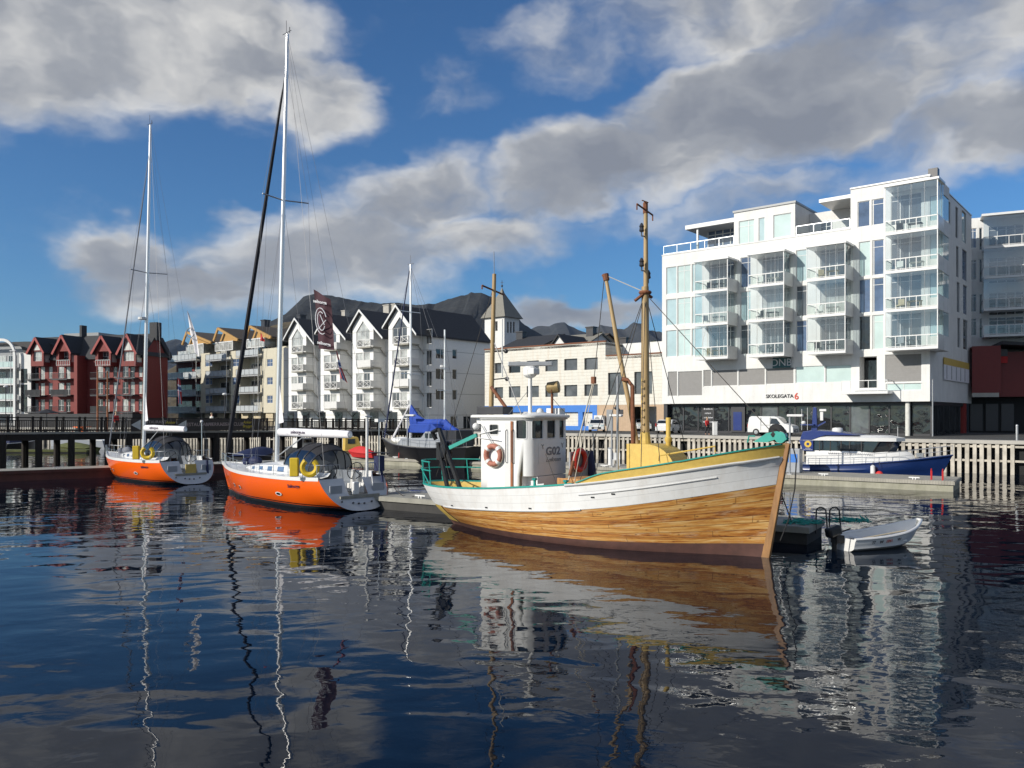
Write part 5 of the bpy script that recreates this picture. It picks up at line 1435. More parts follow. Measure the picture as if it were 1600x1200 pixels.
    m.face([(*path(L1+(tot-2*L1)*k/30), zf0) for k in range(31)]); m.face([(X1-.02, -Y, 1.05), (X1-.02, Y, 1.05), (X1-.02, Y, zf0+.02), (X1-.02, -Y, zf0+.02)])
    wh = m.build('wheelhouse', 'white_house_paint' if 'white_house_paint' in MATS else M('white_house_paint', (.76, .76, .75), .4, var=.05, bump=.06, stain=.15, stain_col=(.5, .45, .38)), T, smooth=True, fix=True)
    for h in hall:
        ss = [s for s in sp if h[0]-1e-4 <= s <= h[2]+1e-4]
        q = MB()
        for a, b_ in zip(ss, ss[1:]):
            p, p2 = path(a, -.05), path(b_, -.05); q.face([(*p, h[1]), (*p2, h[1]), (*p2, h[3]), (*p, h[3])])
        w_ = q.build('window', 'pane_dark', wh, smooth=True)
        # rounded rubber gasket round the glass
        q = MB(); n = 8; pts = []; rr = .07
        for (cs, cz, a0) in ((h[2]-rr, h[3]-rr, 0), (h[0]+rr, h[3]-rr, 90), (h[0]+rr, h[1]+rr, 180), (h[2]-rr, h[1]+rr, 270)):
            for k in range(5):
                a = math.radians(a0+90*k/4); s = cs+rr*math.cos(a); z = cz+rr*math.sin(a); pts.append((*path(s, -.01), z))
        q.tube(pts, .026, 6, closed=True); q.build('gasket', 'white_gloss', w_)
        q = MB()   # corner fillets so that the openings read rounded
        for (s0, z0, ds, dz) in ((h[0], h[1], 1, 1), (h[2], h[1], -1, 1), (h[0], h[3], 1, -1), (h[2], h[3], -1, -1)):
            q.face([(*path(s0, -.03), z0), (*path(s0+ds*.07, -.03), z0), (*path(s0+ds*.02, -.03), z0+dz*.02), (*path(s0, -.03), z0+dz*.07)])
        q.build('corner_fillet', 'white_gloss', w_)
    # roof with overhang and camber
    rp = [path(tot*k/60, .16) for k in range(61)]; rp = [(min(x, 9), y) for x, y in rp]
    rp = [(X0-.4, -Y-.14)]+rp+[(X0-.4, Y+.14)]
    def ring(sc, z, cam=0): return [((x-3)*sc+3, y*sc, z+cam*(1-(y/(Y+.14))**2)) for x, y in rp]
    m = MB(); m.grid([ring(.97, zr-.02), ring(1, zr), ring(1, zr+.07), ring(.97, zr+.10), ring(.6, zr+.10, .09), ring(.05, zr+.10, .12)], closed=True); m.face(ring(.97, zr-.02)); m.build('wheelhouse_roof', 'white_paint', T, smooth=True)
    m = MB(); m.tube([(x, y, zr-.05) for x, y in [path(tot*k/60, .05) for k in range(61)]], .035, 6); m.build('eaves_rail', 'white_gloss', T)
    # side door, with handrails
    m = MB(); s0, s1 = spx(789), spx(801.5); m.box(X0+s0, -Y-.03, 1.6, X0+min(s1, L1), -Y-.004, 4.2); dr = m.build('door', 'white_gloss', T, bevel=.012)
    m = MB(); m.box(X0+min(s1, L1)-.08, -Y-.045, 1.7, X0+min(s1, L1)+.02, -Y-.03, 4.26); m.build('door_edge', 'orange_timber', dr)
    for px in (793, 802.5):
        x = X0+min(spx(px), L1+.1); q = MB(); q.tube([(x, -Y-.02, 3.95), (x, -Y-.11, 3.9), (x, -Y-.11, 2.75), (x, -Y-.02, 2.7)], .016, 6); q.build('handrail', 'dark_frame', T)
    m = MB(); m.box(X1-.1, -.95, 1.05, X1+.45, .95, zf0-.02); m.build('casing', 'white_house_paint', T)
    m = MB(); m.tube([(X1-.1, -Y+.05, 1.6), (X1+.35, -Y+.15, 1.85), (X1+.75, -Y+.35, 1.9)], .09, 8); m.build('vent_pipe', 'white_paint', T, smooth=True)
    m = MB(); m.box(X0-.3, -Y+.1, zr-.25, X0-.05, -Y+.5, zr-.05); m.ball((X0-.25, -Y, zr-.35), .14); m.build('deck_lamp', 'white_paint', T)
    m = MB(); m.box(X0-.55, -.9, zr+.11, X0+.75, -.25, zr+.42); m.build('roof_locker', 'dark_frame', T, bevel=.03)
    # lettering on the front
    d_ = path(L1+L2+L3/2)
    q = MB(); q.box(X1+R+.004, -.86, 2.68, X1+R+.014, .86, 3.46); q.build('name_board', 'white_paint', T)
    tx = text_mb('G02', .42, .006, .012, space=1.05); tx.v = [Vector((v.x*1.3, v.y, v.z)) for v in tx.v]; place_text(tx, (X1+R+.024, .10, 3.12), (0, 1, 0), (0, 0, 1)); tx.build('lettering', 'letter_grey', T)
    tx = text_mb('Lofoten', .24, .004, 0, shear=.4); tx.v = [Vector((v.x*1.3, v.y, v.z)) for v in tx.v]; place_text(tx, (X1+R+.022, .10, 2.81), (0, 1, 0), (0, 0, 1)); tx.build('script', 'letter_grey', T)
    for y, z in ((-.60, 3.32), (.72, 3.34)):
        q = MB(); q.beam((X1+R+.02, y-.07, z+.08), (X1+R+.02, y, z), .01, .025, (1, 0, 0)); q.beam((X1+R+.02, y+.07, z+.08), (X1+R+.02, y, z), .01, .025, (1, 0, 0)); q.beam((X1+R+.02, y, z), (X1+R+.02, y+.03, z-.1), .01, .03, (1, 0, 0)); q.build('emblem', 'letter_grey', T)
    # radar and searchlight
    x = 3.55
    m = MB(); m.tube([(x, -.25, zr+.1), (x, -.25, zr+1.55)], .075, 12); rd = m.build('radar_post', 'white_paint', T, smooth=True)
    q = MB(); q.lathe([(.12, 1.5), (.26, 1.6), (.28, 1.85), (.2, 1.95)], (x, -.25, zr), 14); q.box(x-.1, -.5, zr+1.62, x+.35, -.1, zr+1.86); q.build('radar_housing', 'white_paint', rd, bevel=.04)
    q = MB(); q.X = Matrix.Translation((x, -.25, zr+2.03)) @ Matrix.Rotation(.55, 4, 'Z'); q.box(-.85, -.09, -.08, .85, .09, .09); q.build('scanner', 'galvanised', rd, bevel=.03)
    m = MB(); m.tube([(x+.5, .5, zr+.1), (x+.5, .5, zr+.9)], .05, 8); sl_ = m.build('searchlight_post', 'rust', T)
    q = MB(); q.lathe([(.12, -.25), (.22, -.2), (.23, .22), (.2, .24)], (x+.55, .5, zr+1.15), 14, (.8, .3, .1)); q.build('searchlight', M('brass_dull', (.30, .22, .10), .45, .4, var=.3), sl_, smooth=True)
    q = MB(); q.torus((x+.5, .5, zr+1.1), .22, .02, (1, .5, 0), 14, 5); q.build('yoke', 'rust', sl_)
    m = MB(); m.ball((x+.2, .1, zr+.2), .16); m.box(x+.1, .7, zr+.1, x+.7, 1.1, zr+.35); m.build('roof_vent', 'white_paint', T, smooth=True)
    # aft mast
    m = MB(); m.tube([(1.35, 0, 1.1), (1.5, 0, 6), (1.62, 0, 10.1)], [.115, .10, .08], 10); mz = m.build('mizzen_mast', 'mast_wood', T, smooth=True)
    q = MB(); q.tube([(1.6, -.75, 9.55), (1.6, .65, 9.35)], .035, 6); q.tube([(1.6, -.75, 9.55), (1.6, -.75, 9.4)], .03, 5); q.build('crosstree', 'rust', mz)
    q = MB(); q.tube([(1.62, 0, 10.0), (1.6, 0, 11.0)], .014, 5); q.build('whip_aerial', 'wire', mz)
    q = MB(); q.tube([(1.55, -.1, 5.6), (2.5, -.3, 4.7)], .07, 8); q.build('spar', 'rust', mz)
    for z, l in ((7.0, .55), (5.9, .6)):
        q = MB(); q.tube([(1.5, 0, z), (1.5+l, .2, z+.05)], .025, 5); q.ball((1.5+l, .2, z+.02), .09); q.build('bracket_lamp', 'dark_frame', mz)
    q = MB(); q.tube([(1.9, .15, 6.0), (1.9, .15, 8.3)], .03, 6); q.build('ladder_rail', 'white_paint', mz)
    # main mast, topmast, derrick
    m = MB(); m.tube([(8.29, 0, 3.3), (8.29, 0, 8.95)], [.155, .125], 12); mm_ = m.build('main_mast', 'mast_wood', T, smooth=True)
    q = MB(); q.tube([(8.31, .02, 8.6), (8.31, 0, 11.75)], [.09, .07], 10); q.build('topmast', 'mast_wood', mm_, smooth=True)
    q = MB(); q.tube([(8.3, -.62, 11.7), (8.3, .55, 11.55)], .03, 6); q.tube([(8.3, -.62, 11.7), (8.3, -.62, 11.5)], .025, 5); q.tube([(8.3, .55, 11.55), (8.3, .55, 11.35)], .025, 5); q.lathe([(.09, 0), (.09, .35), (.04, .42)], (8.3, 0, 11.5), 8); q.tube([(8.3, -.25, 11.9), (8.3, .2, 11.92)], .02, 5); q.build('crosstree', 'rust', mm_)
    for y, z in ((-.28, 10.95), (-.28, 9.75), (.22, 9.4)):
        q = MB(); q.tube([(8.3, 0, z-.25), (8.3, y, z-.28), (8.3, y, z-.12)], .025, 5); q.lathe([(.07, -.14), (.09, -.1), (.07, 0), (.09, .04), (.03, .16)], (8.3, y, z), 8); q.build('lantern', 'dark_frame', mm_)
    q = MB(); q.torus((8.29, 0, 8.75), .17, .06, (0, 0, 1), 12, 6); q.tube([(8.29, -.1, 8.7), (8.05, -.3, 8.45)], .06, 6); q.tube([(8.29, .1, 8.72), (8.4, .3, 8.6)], .05, 6); q.build('mast_band', 'rust', mm_)
    q = MB(); q.beam((8.29, -.2, 3.35), (8.29, .2, 3.35), .4, .25); q.lathe([(.22, 0), (.2, .2), (.15, .5)], (8.29, 0, 3.4), 12); q.build('mast_step', 'yellow_paint', mm_)
    q = MB()
    for k in range(8): z = 3.9+k*.25; q.tube([(8.29, -.14, z), (8.29, -.24, z+.02), (8.29, -.24, z+.1)], .018, 5)
    q.build('cleats', 'yellow_paint', mm_)
    m = MB(); m.tube([(8.1, -.2, 3.4), (7.35, -.15, 6.65), (6.76, -.1, 9.5)], [.085, .085, .065], 10); dk = m.build('derrick', 'mast_wood', T, smooth=True)
    q = MB(); q.lathe([(.11, -.12), (.12, .12)], (6.78, -.1, 9.42), 10, (-.2, 0, 1)); q.tube([(6.7, -.2, 9.48), (6.7, .1, 9.48)], .04, 6); q.build('derrick_head', 'rust', dk)
    m = MB(); m.tube([(7.55, -.3, 5.75), (7.75, -.3, 5.72), (7.95, -.3, 5.5), (7.98, -.3, 3.3)], .075, 8); m.build('exhaust_pipe', 'rust', T, smooth=True)
    m = MB(); m.tube([(7.62, -.75, 2.6), (7.62, -.75, 5.85)], .045, 8); m.build('steel_post', 'galvanised', T)
    # rounded companion housing
    x0, x1, z0, z1 = 7.9, 9.75, 2.35, 3.5
    prof = [(x0, z0), (x0, z1), (x0+.75, z1)]+[(x0+.75+(x1-x0-.75)*math.sin(a*PI/20), z0+.1+(z1-z0-.1)*math.cos(a*PI/20)) for a in range(1, 11)]+[(x1, z0)]
    m = MB(); m.prism(prof, -.62, .62, 'y'); m.build('companion_housing', 'yellow_paint', T, fix=True)
    m = MB(); m.lathe([(.09, 0), (.09, .35), (.13, .4), (.13, .5), (.08, .55), (.09, 1.2)], (9.0, .35, 3.2), 10); m.build('samson_post', 'yellow_paint', T, smooth=True)
    m = MB(); m.tube([(9.4, -1.2, 2.98), (9.42, -1.2, 3.16), (11.2, -.85, 3.5), (11.2, -.85, 3.3)], .025, 5); m.build('grab_rail', 'yellow_paint', T)
    # hatch, fish boards and the panel behind the red ring
    m = MB()
    for k in range(13): x = 5.25+k*.13; m.box(x, -.95, 1.12, x+.12, -.9, 2.22); 
    m.box(5.25, -.89, 1.12, 6.94, .9, 2.18); m.build('hatch', 'slat_hatch' if 'slat_hatch' in MATS else M('slat_hatch', (.48, .25, .09), .7, var=.3, vscale=4), T)
    m = MB(); m.box(4.98, .25, 1.12, 5.04, 1.55, 3.1); m.build('grey_screen', 'grey_gel', T)
    m = MB(); m.tube([(5.1, 1.62, 1.2), (5.1, 1.7, 2.2), (5.05, 1.66, 3.1)], [.1, .2, .12], 8); m.build('hanging_oilskin', 'navy_cover', T, smooth=True)
    for x, y in ((7.3, 1.3), (7.75, 1.35)):
        q = MB(); q.prism([(x-.18, 1.12), (x+.18, 1.12), (x+.18, 2.5), (x-.02, 2.72), (x-.18, 2.5)], y-.06, y+.06, 'y'); q.build('fish_board', 'orange_timber', T)
    for x in (5.0, 6.3):
        q = MB(); q.lathe([(.05, 0), (.05, .2), (.09, .22), (.09, .28)], (x, -2.0, 1.98), 8); q.build('belaying_post', 'teal_paint', T)
    # stern gear
    for (a, b_) in (((.3, -1.15, 1.1), (-.25, -1.25, 3.35)), ((1.1, -1.2, 1.1), (-.2, -1.25, 3.95))):
        q = MB(); q.beam(a, b_, .13, .13, (0, 1, 0)); q.build('gallows_post', 'black_paint', T)
    q = MB(); q.lathe([(.12, -.2), (.34, -.16), (.34, -.1), (.2, 0), (.34, .1), (.34, .16), (.12, .2)], (-.05, -1.1, 3.1), 14, (.3, 1, 0)); q.box(-.4, -1.2, 2.7, .1, -.85, 3.4); q.tube([(-.25, -1.25, 3.9), (-.6, -1.2, 3.8), (-.5, -1.1, 3.5)], .1, 6); q.build('net_hauler', 'black_paint', T)
    q = MB(); q.beam((1.75, -1.25, 3.72), (.45, -1.35, 3.2), .10, .14); bx = q.build('teal_boom', 'teal_paint', T)
    q = MB(); q.tube([(1.85, -1.3, 3.75), (2.9, -1.42, 3.95)], .022, 5); q.tube([(1.85, -1.32, 3.62), (2.95, -1.42, 3.55)], .018, 5); q.build('boom_bracket', 'white_paint', T)
    q = MB(); q.tube([(X0+.1, -Y-.1, 4.1), (X0+.95, -Y-.12, 3.0)], .02, 5); q.build('side_stay', 'galvanised', T)
    for zz, nm in ((2.25, 0), (2.6, 1)):
        pts = [P(t, curve(zT, t), -1, -.02) for t in (.10, .07, .04, .02, .008, 0)]+[P(t, curve(zT, t), 1, -.02) for t in (.008, .02, .04, .07, .12)]
        q = MB(); q.tube([(p[0]-.12*(zz-1.6), p[1], zz) for p in pts], .028, 6); q.build('stern_rail', 'teal_paint', T, smooth=True)
    for t, sd in ((.095, -1), (.045, -1), (.012, -1), (.02, 1), (.08, 1)):
        p = P(t, 1.7, sd, -.02); q = MB(); q.tube([p, (p[0]-.1, p[1], 2.6)], .026, 6); q.build('rail_post', 'teal_paint', T)
    q = MB(); a = P(.09, 1.7, -1); b_ = P(.03, 1.7, -1); q.tube([(a[0], a[1], 1.7), (b_[0]-.1, b_[1], 2.3)], .024, 6); q.build('rail_brace', 'teal_paint', T)
    # bow roller
    m = MB(); m.X = Matrix.Translation((13, 0, 3.70)) @ Matrix.Scale(.8, 4) @ Matrix.Translation((-13, 0, -3.70))
    for y in (-.13, .13):
        m.prism([(11.95, 3.62), (12.5, 3.98), (12.9, 4.06), (13.2, 3.95), (13.28, 3.75), (13.1, 3.6), (12.9, 3.62), (12.85, 3.74), (12.5, 3.62)], y-.03, y+.03, 'y')
        m.lathe([(.22, -.035), (.22, .035)], (13.02, y, 3.82), 16, (0, 1, 0))
    m.tube([(11.75, -.2, 3.6), (11.8, -.2, 3.85), (12.05, -.2, 3.85)], .03, 6); m.build('bow_roller', 'teal_paint', T)
    m = MB(); m.lathe([(.1, -.11), (.16, -.08), (.16, .08), (.1, .11)], (13.02, 0, 3.82), 12, (0, 1, 0)); m.build('roller', 'galvanised', T)
    m = MB(); m.torus((12.85, .1, 3.92), .2, .11, (.3, .9, .2), 14, 8); m.ball((12.8, .05, 3.88), .2); m.build('bow_fender', 'black_rubber', T, smooth=True)
    m = MB(); m.tube([(13.3, .1, 3.7), (13.45, .1, 3.1), (13.4, .1, 2.2), (13.2, .1, 1.2), (12.95, .1, .55)], .02, 6); m.build('bow_line', 'black_rubber', T)
    # rigging
    def stay(name, pts, r=.012, mat='rope_dark'):
        q = MB(); q.tube(pts, r, 5); return q.build(name, mat, T)
    hub = (8.29, 0, 8.72)
    stay('forestay', [hub, (12.95, 0, 3.7)], .014)
    for (x, y, z) in ((7.4, -2.0, 2.3), (6.9, -2.1, 2.2), (9.1, -1.85, 2.75), (9.7, -1.7, 2.95), (7.4, 2.0, 2.3), (9.1, 1.85, 2.8)): stay('shroud', [hub, (x, y, z)], .013)
    stay('topping_lift', [(6.76, -.1, 9.5), (8.2, 0, 8.8)], .014, 'rope_light')
    stay('boom_guy', [(6.74, -.15, 9.4), (6.58, -.6, 5.7)], .014)
    stay('boom_tackle', [(6.56, -.6, 5.7), (6.3, -1.85, 2.2)], .026, 'rope_light'); stay('boom_tackle', [(6.6, -.6, 5.7), (6.55, -1.85, 2.2)], .014, 'rope_light')
    q = MB(); q.box(6.5, -.67, 5.6, 6.64, -.53, 5.85); q.tube([(6.36, -1.6, 2.9), (6.32, -1.78, 2.4)], .06, 8); q.build('pulley_block', 'rust', T)
    stay('mizzen_stay', [(1.6, 0, 7.4), (3.4, -.6, zr+.1)], .02, 'wire'); stay('mizzen_stay', [(1.55, 0, 9.5), (-1.5, .0, 1.9)], .012)
    stay('radar_stay', [(3.55, -.25, zr+1.1), (3.0, -.9, zr+.1)], .01, 'wire'); stay('radar_stay', [(4.0, .5, zr+.8), (4.4, 1.0, zr+.1)], .01, 'wire')
    stay('gear_line', [(-.2, -1.3, 3.8), (.9, -1.7, 1.7)], .012); stay('gear_line', [(5.9, -1.9, 2.0), (5.2, -1.6, 3.1)], .012)
    # rings hung on it
    px = spx(773); lifebuoy('lifebuoy', 'faded red and white lifebuoy hung on the wheelhouse side of the wooden boat', W((X0+px, -Y-.10, 2.98)), rz, 'faded_ring', R=.34, r=.10, grp=None)
    lifebuoy('lifebuoy', 'bright red lifebuoy on the grey screen before the wheelhouse', W((5.16, .75, 2.78)), rz+PI/2, 'red_ring', R=.36, r=.10, bands='red_ring')
    return T
FISH = fishing_boat()

# --- sailing yachts
def yacht(name, label, stern, heading, dark_genoa, cover, extras, scl=(1, 1, 1), xm=7.05):
    f2 = Vector(heading).normalized(); rz = math.atan2(f2.y, f2.x)
    T = thing(name, label, 'sailing yacht', stern, rz, 'orange sailing yachts')
    T.scale = scl; MW[T.name] = MW[T.name] @ Matrix.Diagonal((*scl, 1))
    L_ = 13.1
    bD = [(0, 1.80), (.12, 1.98), (.32, 2.08), (.52, 1.95), (.70, 1.5), (.84, .92), (.94, .36), (1, .05)]
    zS = [(0, 1.50), (.3, 1.44), (.6, 1.46), (1, 1.66)]
    zK = [(0, .03), (.08, -.05), (.25, -.45), (.75, -.5), (.95, -.2), (1, .0)]
    def sec(t, k):
        """k 0 keel .. 1 sheer, returns x, y, z"""
        zs, zk, b = curve(zS, t), curve(zK, t), curve(bD, t)
        a = k*PI/2; e = 1.0-.28*(1-t)
        y = b*math.sin(a)**(e if t < .6 else e+(t-.6)*1.3); z = zk+(zs-zk)*(1-math.cos(a)**(1.05+.5*(t > .6)*(t-.6)))
        x = t*L_-(1-(z+.2)/(zs+.2))*.85*t**5+.95*(1-t)**6*max(0, z)/zs
        return x, y, z
    N = 40; K = 12
    m = MB()
    for sd in (-1, 1):
        m.grid([[(lambda p: (p[0], sd*p[1], p[2]))(sec(i/N, j/K)) for j in range(K+1)] for i in range(N+1)], flip=sd > 0)
    hull = m.build('hull', 'orange_topsides', T, smooth=True)
    # light toe band along the sheer
    for sd in (-1, 1):
        q = MB(); R_ = []
        for i in range(N+1):
            x, y, z = sec(i/N, 1); R_.append([(x, sd*(y+.02), z-.07), (x, sd*(y+.02), z+.10), (x, sd*(y-.07), z+.10), (x, sd*(y-.07), z-.02)])
        q.grid(R_, closed=True, flip=sd > 0); q.build('toe_rail', 'white_gloss', T)
    # transom with open walk-through
    m = MB(); NZ = 14; rows = {-1: [], 1: []}
    for sd in (-1, 1):
        R_ = []
        for j in range(NZ+1):
            k = j/NZ; x, y, z = sec(0, k); inner = .52 if z > .62 else 0.0
            R_.append([(x+.03, sd*min(inner, y), z), (x+.03, sd*(y*.6+min(inner, y)*.4), z), (x+.03, sd*y, z)])
        m.grid(R_, flip=sd < 0)
    tr = m.build('transom', 'grey_gel_light' if 'grey_gel_light' in MATS else M('grey_gel_light', (.52, .53, .55), .4, var=.06), T)
    # transom fittings
    for y in (-1.15, 1.15):
        x = sec(0, .75)[0]-.03; q = MB(); q.box(x-.02, y-.32, .78, x+.06, y+.32, 1.22); q.build('locker_lid', 'grey_gel', T, bevel=.02)
    q = MB(); q.beam((.28, -.5, .33), (.28, .5, .33), .1, .05); q.build('bathing_step', 'white_gloss', T)
    for y in (-.5, .5, -1.45, 1.1, .2, -.1):
        q = MB(); q.lathe([(.045, 0), (.045, .05)], (sec(0, .45)[0]-.02, y, .32+.15*abs(y)), 8, (-1, 0, .3)); q.build('transom_drain', 'dark_frame', T)
    # decks
    xc = 4.3
    m = MB(); R_ = []
    for i in range(N+1):
        t = i/N; x, y, z = sec(t, 1)
        if x < xc-.3: continue
        R_.append([(x, -y+.06, z+.03), (x, -y*.5, z+.08), (x, 0, z+.10), (x, y*.5, z+.08), (x, y-.06, z+.03)])
    m.grid(R_); m.build('deck', 'white_gloss', T, smooth=True)
    for sd in (-1, 1):
        q = MB(); R_ = []
        for i in range(16):
            t = i/15*(xc)/L_; x, y, z = sec(t, 1); R_.append([(x, sd*(y-.06), z+.03), (x, sd*1.32, z+.12), (x, sd*1.18, z+.28), (x, sd*1.06, z+.26), (x, sd*1.06, .75)])
        q.grid(R_, flip=sd < 0); q.build('coaming', 'white_gloss', T, smooth=True)
        q = MB(); q.box(2.0, sd*.55, .72, xc-.2, sd*1.055, 1.14); q.box(.98, sd*.62, .72, 1.6, sd*1.055, 1.2); q.build('cockpit_seat', 'white_paint', T, bevel=.03)
        # wheel
        q = MB(); q.torus((1.75, sd*.72, 1.75), .42, .022, (1, 0, .25), 22, 6)
        for a in range(5):
            c_, s_ = math.cos(a*1.257), math.sin(a*1.257); q.tube([(1.75, sd*.72, 1.75), (1.75-.1*s_, sd*.72+.42*c_, 1.75+.41*s_)], .013, 5)
        q.build('steering_wheel', 'black_paint', T)
        q = MB(); q.tube([(1.95, sd*.72, .75), (1.88, sd*.72, 1.8)], [.14, .1], 8); q.build('wheel_pedestal', 'white_gloss', T)
    m = MB(); m.box(.35, -1.06, .60, xc, 1.06, .72); m.build('cockpit_sole', 'deck_board', T)
    # coachroof with dark side lights
    m = MB(); R_ = []
    prof = [(xc-.1, 1.12, .62), (xc+1.5, 1.15, .55), (xc+3.0, 1.0, .44), (xc+4.4, .75, .30), (xc+5.3, .45, .16), (xc+5.9, .15, .06)]
    for x, b, h in prof:
        z0 = 1.52; R_.append([(x, -b-.08, z0), (x, -b, z0+h*.75), (x, -b*.7, z0+h), (x, 0, z0+h*1.1), (x, b*.7, z0+h), (x, b, z0+h*.75), (x, b+.08, z0)])
    m.grid(R_); m.face(list(reversed(R_[0]))); m.build('coachroof', 'white_gloss', T, smooth=True)
    for sd in (-1, 1):
        for k in range(4):
            x = xc+.5+k*1.05; w_ = .55-.06*k; q = MB()
            def side(xx, fr):
                for (a, b_) in zip(prof, prof[1:]):
                    if a[0] <= xx <= b_[0]:
                        u = (xx-a[0])/(b_[0]-a[0]); b = a[1]+(b_[1]-a[1])*u; h = a[2]+(b_[2]-a[2])*u
                        return (xx, sd*(b+.08-.08*fr/.75+.012), 1.52+h*fr)
            q.face([side(x, .18), side(x+w_, .18), side(x+w_, .62), side(x, .62)]); q.build('cabin_window', 'pane_blue', T)
    for x in (xc+3.6, xc+5.2):
        q = MB(); q.box(x-.28, -.28, 1.86 if x < 8.5 else 1.72, x+.28, .28, 1.96 if x < 8.5 else 1.78); q.build('deck_hatch', 'smoke_glass', T, bevel=.03)
    # hull portlights
    for t, k in ((.71, .55), (.63, .55), (.30, .53)):
        for sd in (-1, 1):
            p = Vector(sec(t, .72)); p2 = Vector(sec(t+.01, .72)); p3 = Vector(sec(t, .76)); p.y *= sd; p2.y *= sd; p3.y *= sd
            tx = (p2-p).normalized(); up = (p3-p).normalized(); nn = tx.cross(up)*(sd)
            if nn.y*sd < 0: nn = -nn
            sx = .26 if t < .5 else .15
            q = MB(); q.face([p+nn*.035+tx*math.cos(a*PI/8)*sx+up*math.sin(a*PI/8)*.105 for a in range(16)]); po = q.build('portlight', 'white_gloss', T)
            q = MB(); q.face([p+nn*.045+tx*math.cos(a*PI/8)*sx*.68+up*math.sin(a*PI/8)*.065 for a in range(16)]); q.build('port_glass', 'pane_dark', po)
    # name on the topsides
    for sd in (-1, 1):
        a = Vector(sec(.14, .80)); b_ = Vector(sec(.30, .80)); u = Vector(sec(.22, .86))-Vector(sec(.22, .74)); c = Vector(sec(.185, .87))
        for v in (a, b_, u, c): v.y *= sd
        xd = (a-b_) if sd > 0 else (b_-a)
        nn = xd.normalized().cross(u.normalized())
        tx = text_mb('Seilnorge', .24, .004, .004, shear=.3); place_text(tx, c+nn*.035, xd, u); tx.build('lettering', 'letter_navy', T)
    # sprayhood and cockpit tent
    hoops = [(5.75, .95, .40), (5.0, 1.12, 1.12), (3.9, 1.22, 1.45), (2.9, 1.25, 1.42), (2.35, 1.22, 1.15)]
    def hoop(x, b, h, n=12):
        return [(x+.35*(abs(math.cos(a*PI/n))**3)*(1 if x < 3.3 else -.3), b*math.cos(PI-a*PI/n)*(1 if 0 < a < n else 1), 1.62+h*math.sin(a*PI/n)**.72) for a in range(n+1)]
    H_ = [hoop(*h) for h in hoops]
    q = MB(); q.grid([r[3:10] for r in H_[1:]]); q.build('cockpit_canopy', 'black_canvas' if 'black_canvas' in MATS else M('black_canvas', (.02, .02, .024), .8, var=.2), T, smooth=True)
    q = MB()
    for r0, r1 in ((H_[0], H_[1]),): q.grid([[p for p in r0], [p for p in r1]])
    q.build('sprayhood_window', 'smoke_glass', T, smooth=True)
    q = MB(); q.grid([r[0:4] for r in H_[1:]]); q.grid([r[9:13] for r in H_[1:]]); q.build('side_curtain', 'smoke_glass', T, smooth=True)
    for r in H_:
        q = MB(); q.tube(r, .03, 6); q.build('canopy_hoop', 'black_paint', T, smooth=True)
    # rig
    zt = 24.6; rake = 1.0
    mp = lambda z: (xm-rake*(z-1.9)/(zt-1.9), 0, z)
    m = MB(); m.tube([mp(1.9), mp(9), mp(17), mp(zt)], [.115, .115, .105, .075], 12); ms = m.build('mast', 'alloy', T, smooth=True)
    q = MB(); q.tube([(mp(zt)[0]-.35, 0, zt+.08), (mp(zt)[0]+.45, 0, zt+.12)], .015, 5); q.tube([(mp(zt)[0]+.1, 0, zt), (mp(zt)[0]+.1, 0, zt+.75)], .012, 5); q.tube([(mp(zt)[0]-.2, .0, zt), (mp(zt)[0]-.2, 0, zt+.3)], .02, 5); q.build('masthead_gear', 'dark_frame', ms)
    zsp = 15.9 if dark_genoa else 14.4
    for sd in (-1, 1):
        x = mp(zsp)[0]; q = MB(); q.tube([(x, 0, zsp), (x-.25, sd*1.3, zsp+.05)], .035, 6); q.build('spreader', 'galvanised', ms)
    q = MB(); q.tube([(mp(3.4)[0]-.15, 0, 3.45), (1.1, 0, 3.52)], .09, 8); bo = q.build('boom', 'alloy', T)
    q = MB(); q.grid([[(x, r_*.75*math.cos(a*PI/6), z_+r_*math.sin(a*PI/6)) for a in range(12)] for x, r_, z_ in ((mp(3.4)[0]-.2, .20, 3.58), (mp(3.4)[0]-1.5, .22, 3.58), (4, .21, 3.56), (2.2, .20, 3.56), (1.15, .18, 3.55))], closed=True)
    q.face([(1.15, .18*.75*math.cos(a*PI/6), 3.55+.18*math.sin(a*PI/6)) for a in range(12)]); q.build('boom_cover', cover, bo, smooth=True)
    tx = text_mb('seilnorge.no', .26, .004); place_text(tx, (5.2, .175, 3.6), (-1, 0, 0), (0, 0, 1)); tx.build('lettering', 'letter_navy', bo)
    q = MB(); q.face([mp(4.0), mp(6.3), (mp(6)[0]-.10, .02, 6.2), (mp(4)[0]-.50, .02, 4.5), (mp(4)[0]-.55, 0, 4.1)]); q.build('mainsail_clew', 'white_fabric', ms)
    q = MB(); q.tube([(mp(2.6)[0]-.1, 0, 2.3), (4.9, 0, 3.4)], .03, 6); q.build('kicker', 'galvanised', bo)
    zh = 23.0
    bow = (L_-.35, 0, 1.85)
    if dark_genoa:
        q = MB(); q.tube([Vector(bow)+(Vector(mp(zh))-Vector(bow))*k for k in (0, .02, .035, .1, .4, .8, .93, .95, 1)], [.02, .03, .09, .125, .115, .085, .05, .02, .02], 8); q.build('furled_genoa', 'navy_black' if 'navy_black' in MATS else M('navy_black', (.012, .013, .02), .8, var=.3), ms, smooth=True)
    else:
        q = MB(); q.tube([Vector(bow)+(Vector(mp(zh))-Vector(bow))*k for k in (0, .02, .035, .1, .4, .8, .93, 1)], [.02, .03, .05, .055, .05, .045, .02, .015], 6); q.build('furled_genoa', 'grey_fabric', ms, smooth=True)
    def wire(name, pts, r=.007, mat='wire'):
        q = MB(); q.tube(pts, r, 4); q.build(name, mat, ms)
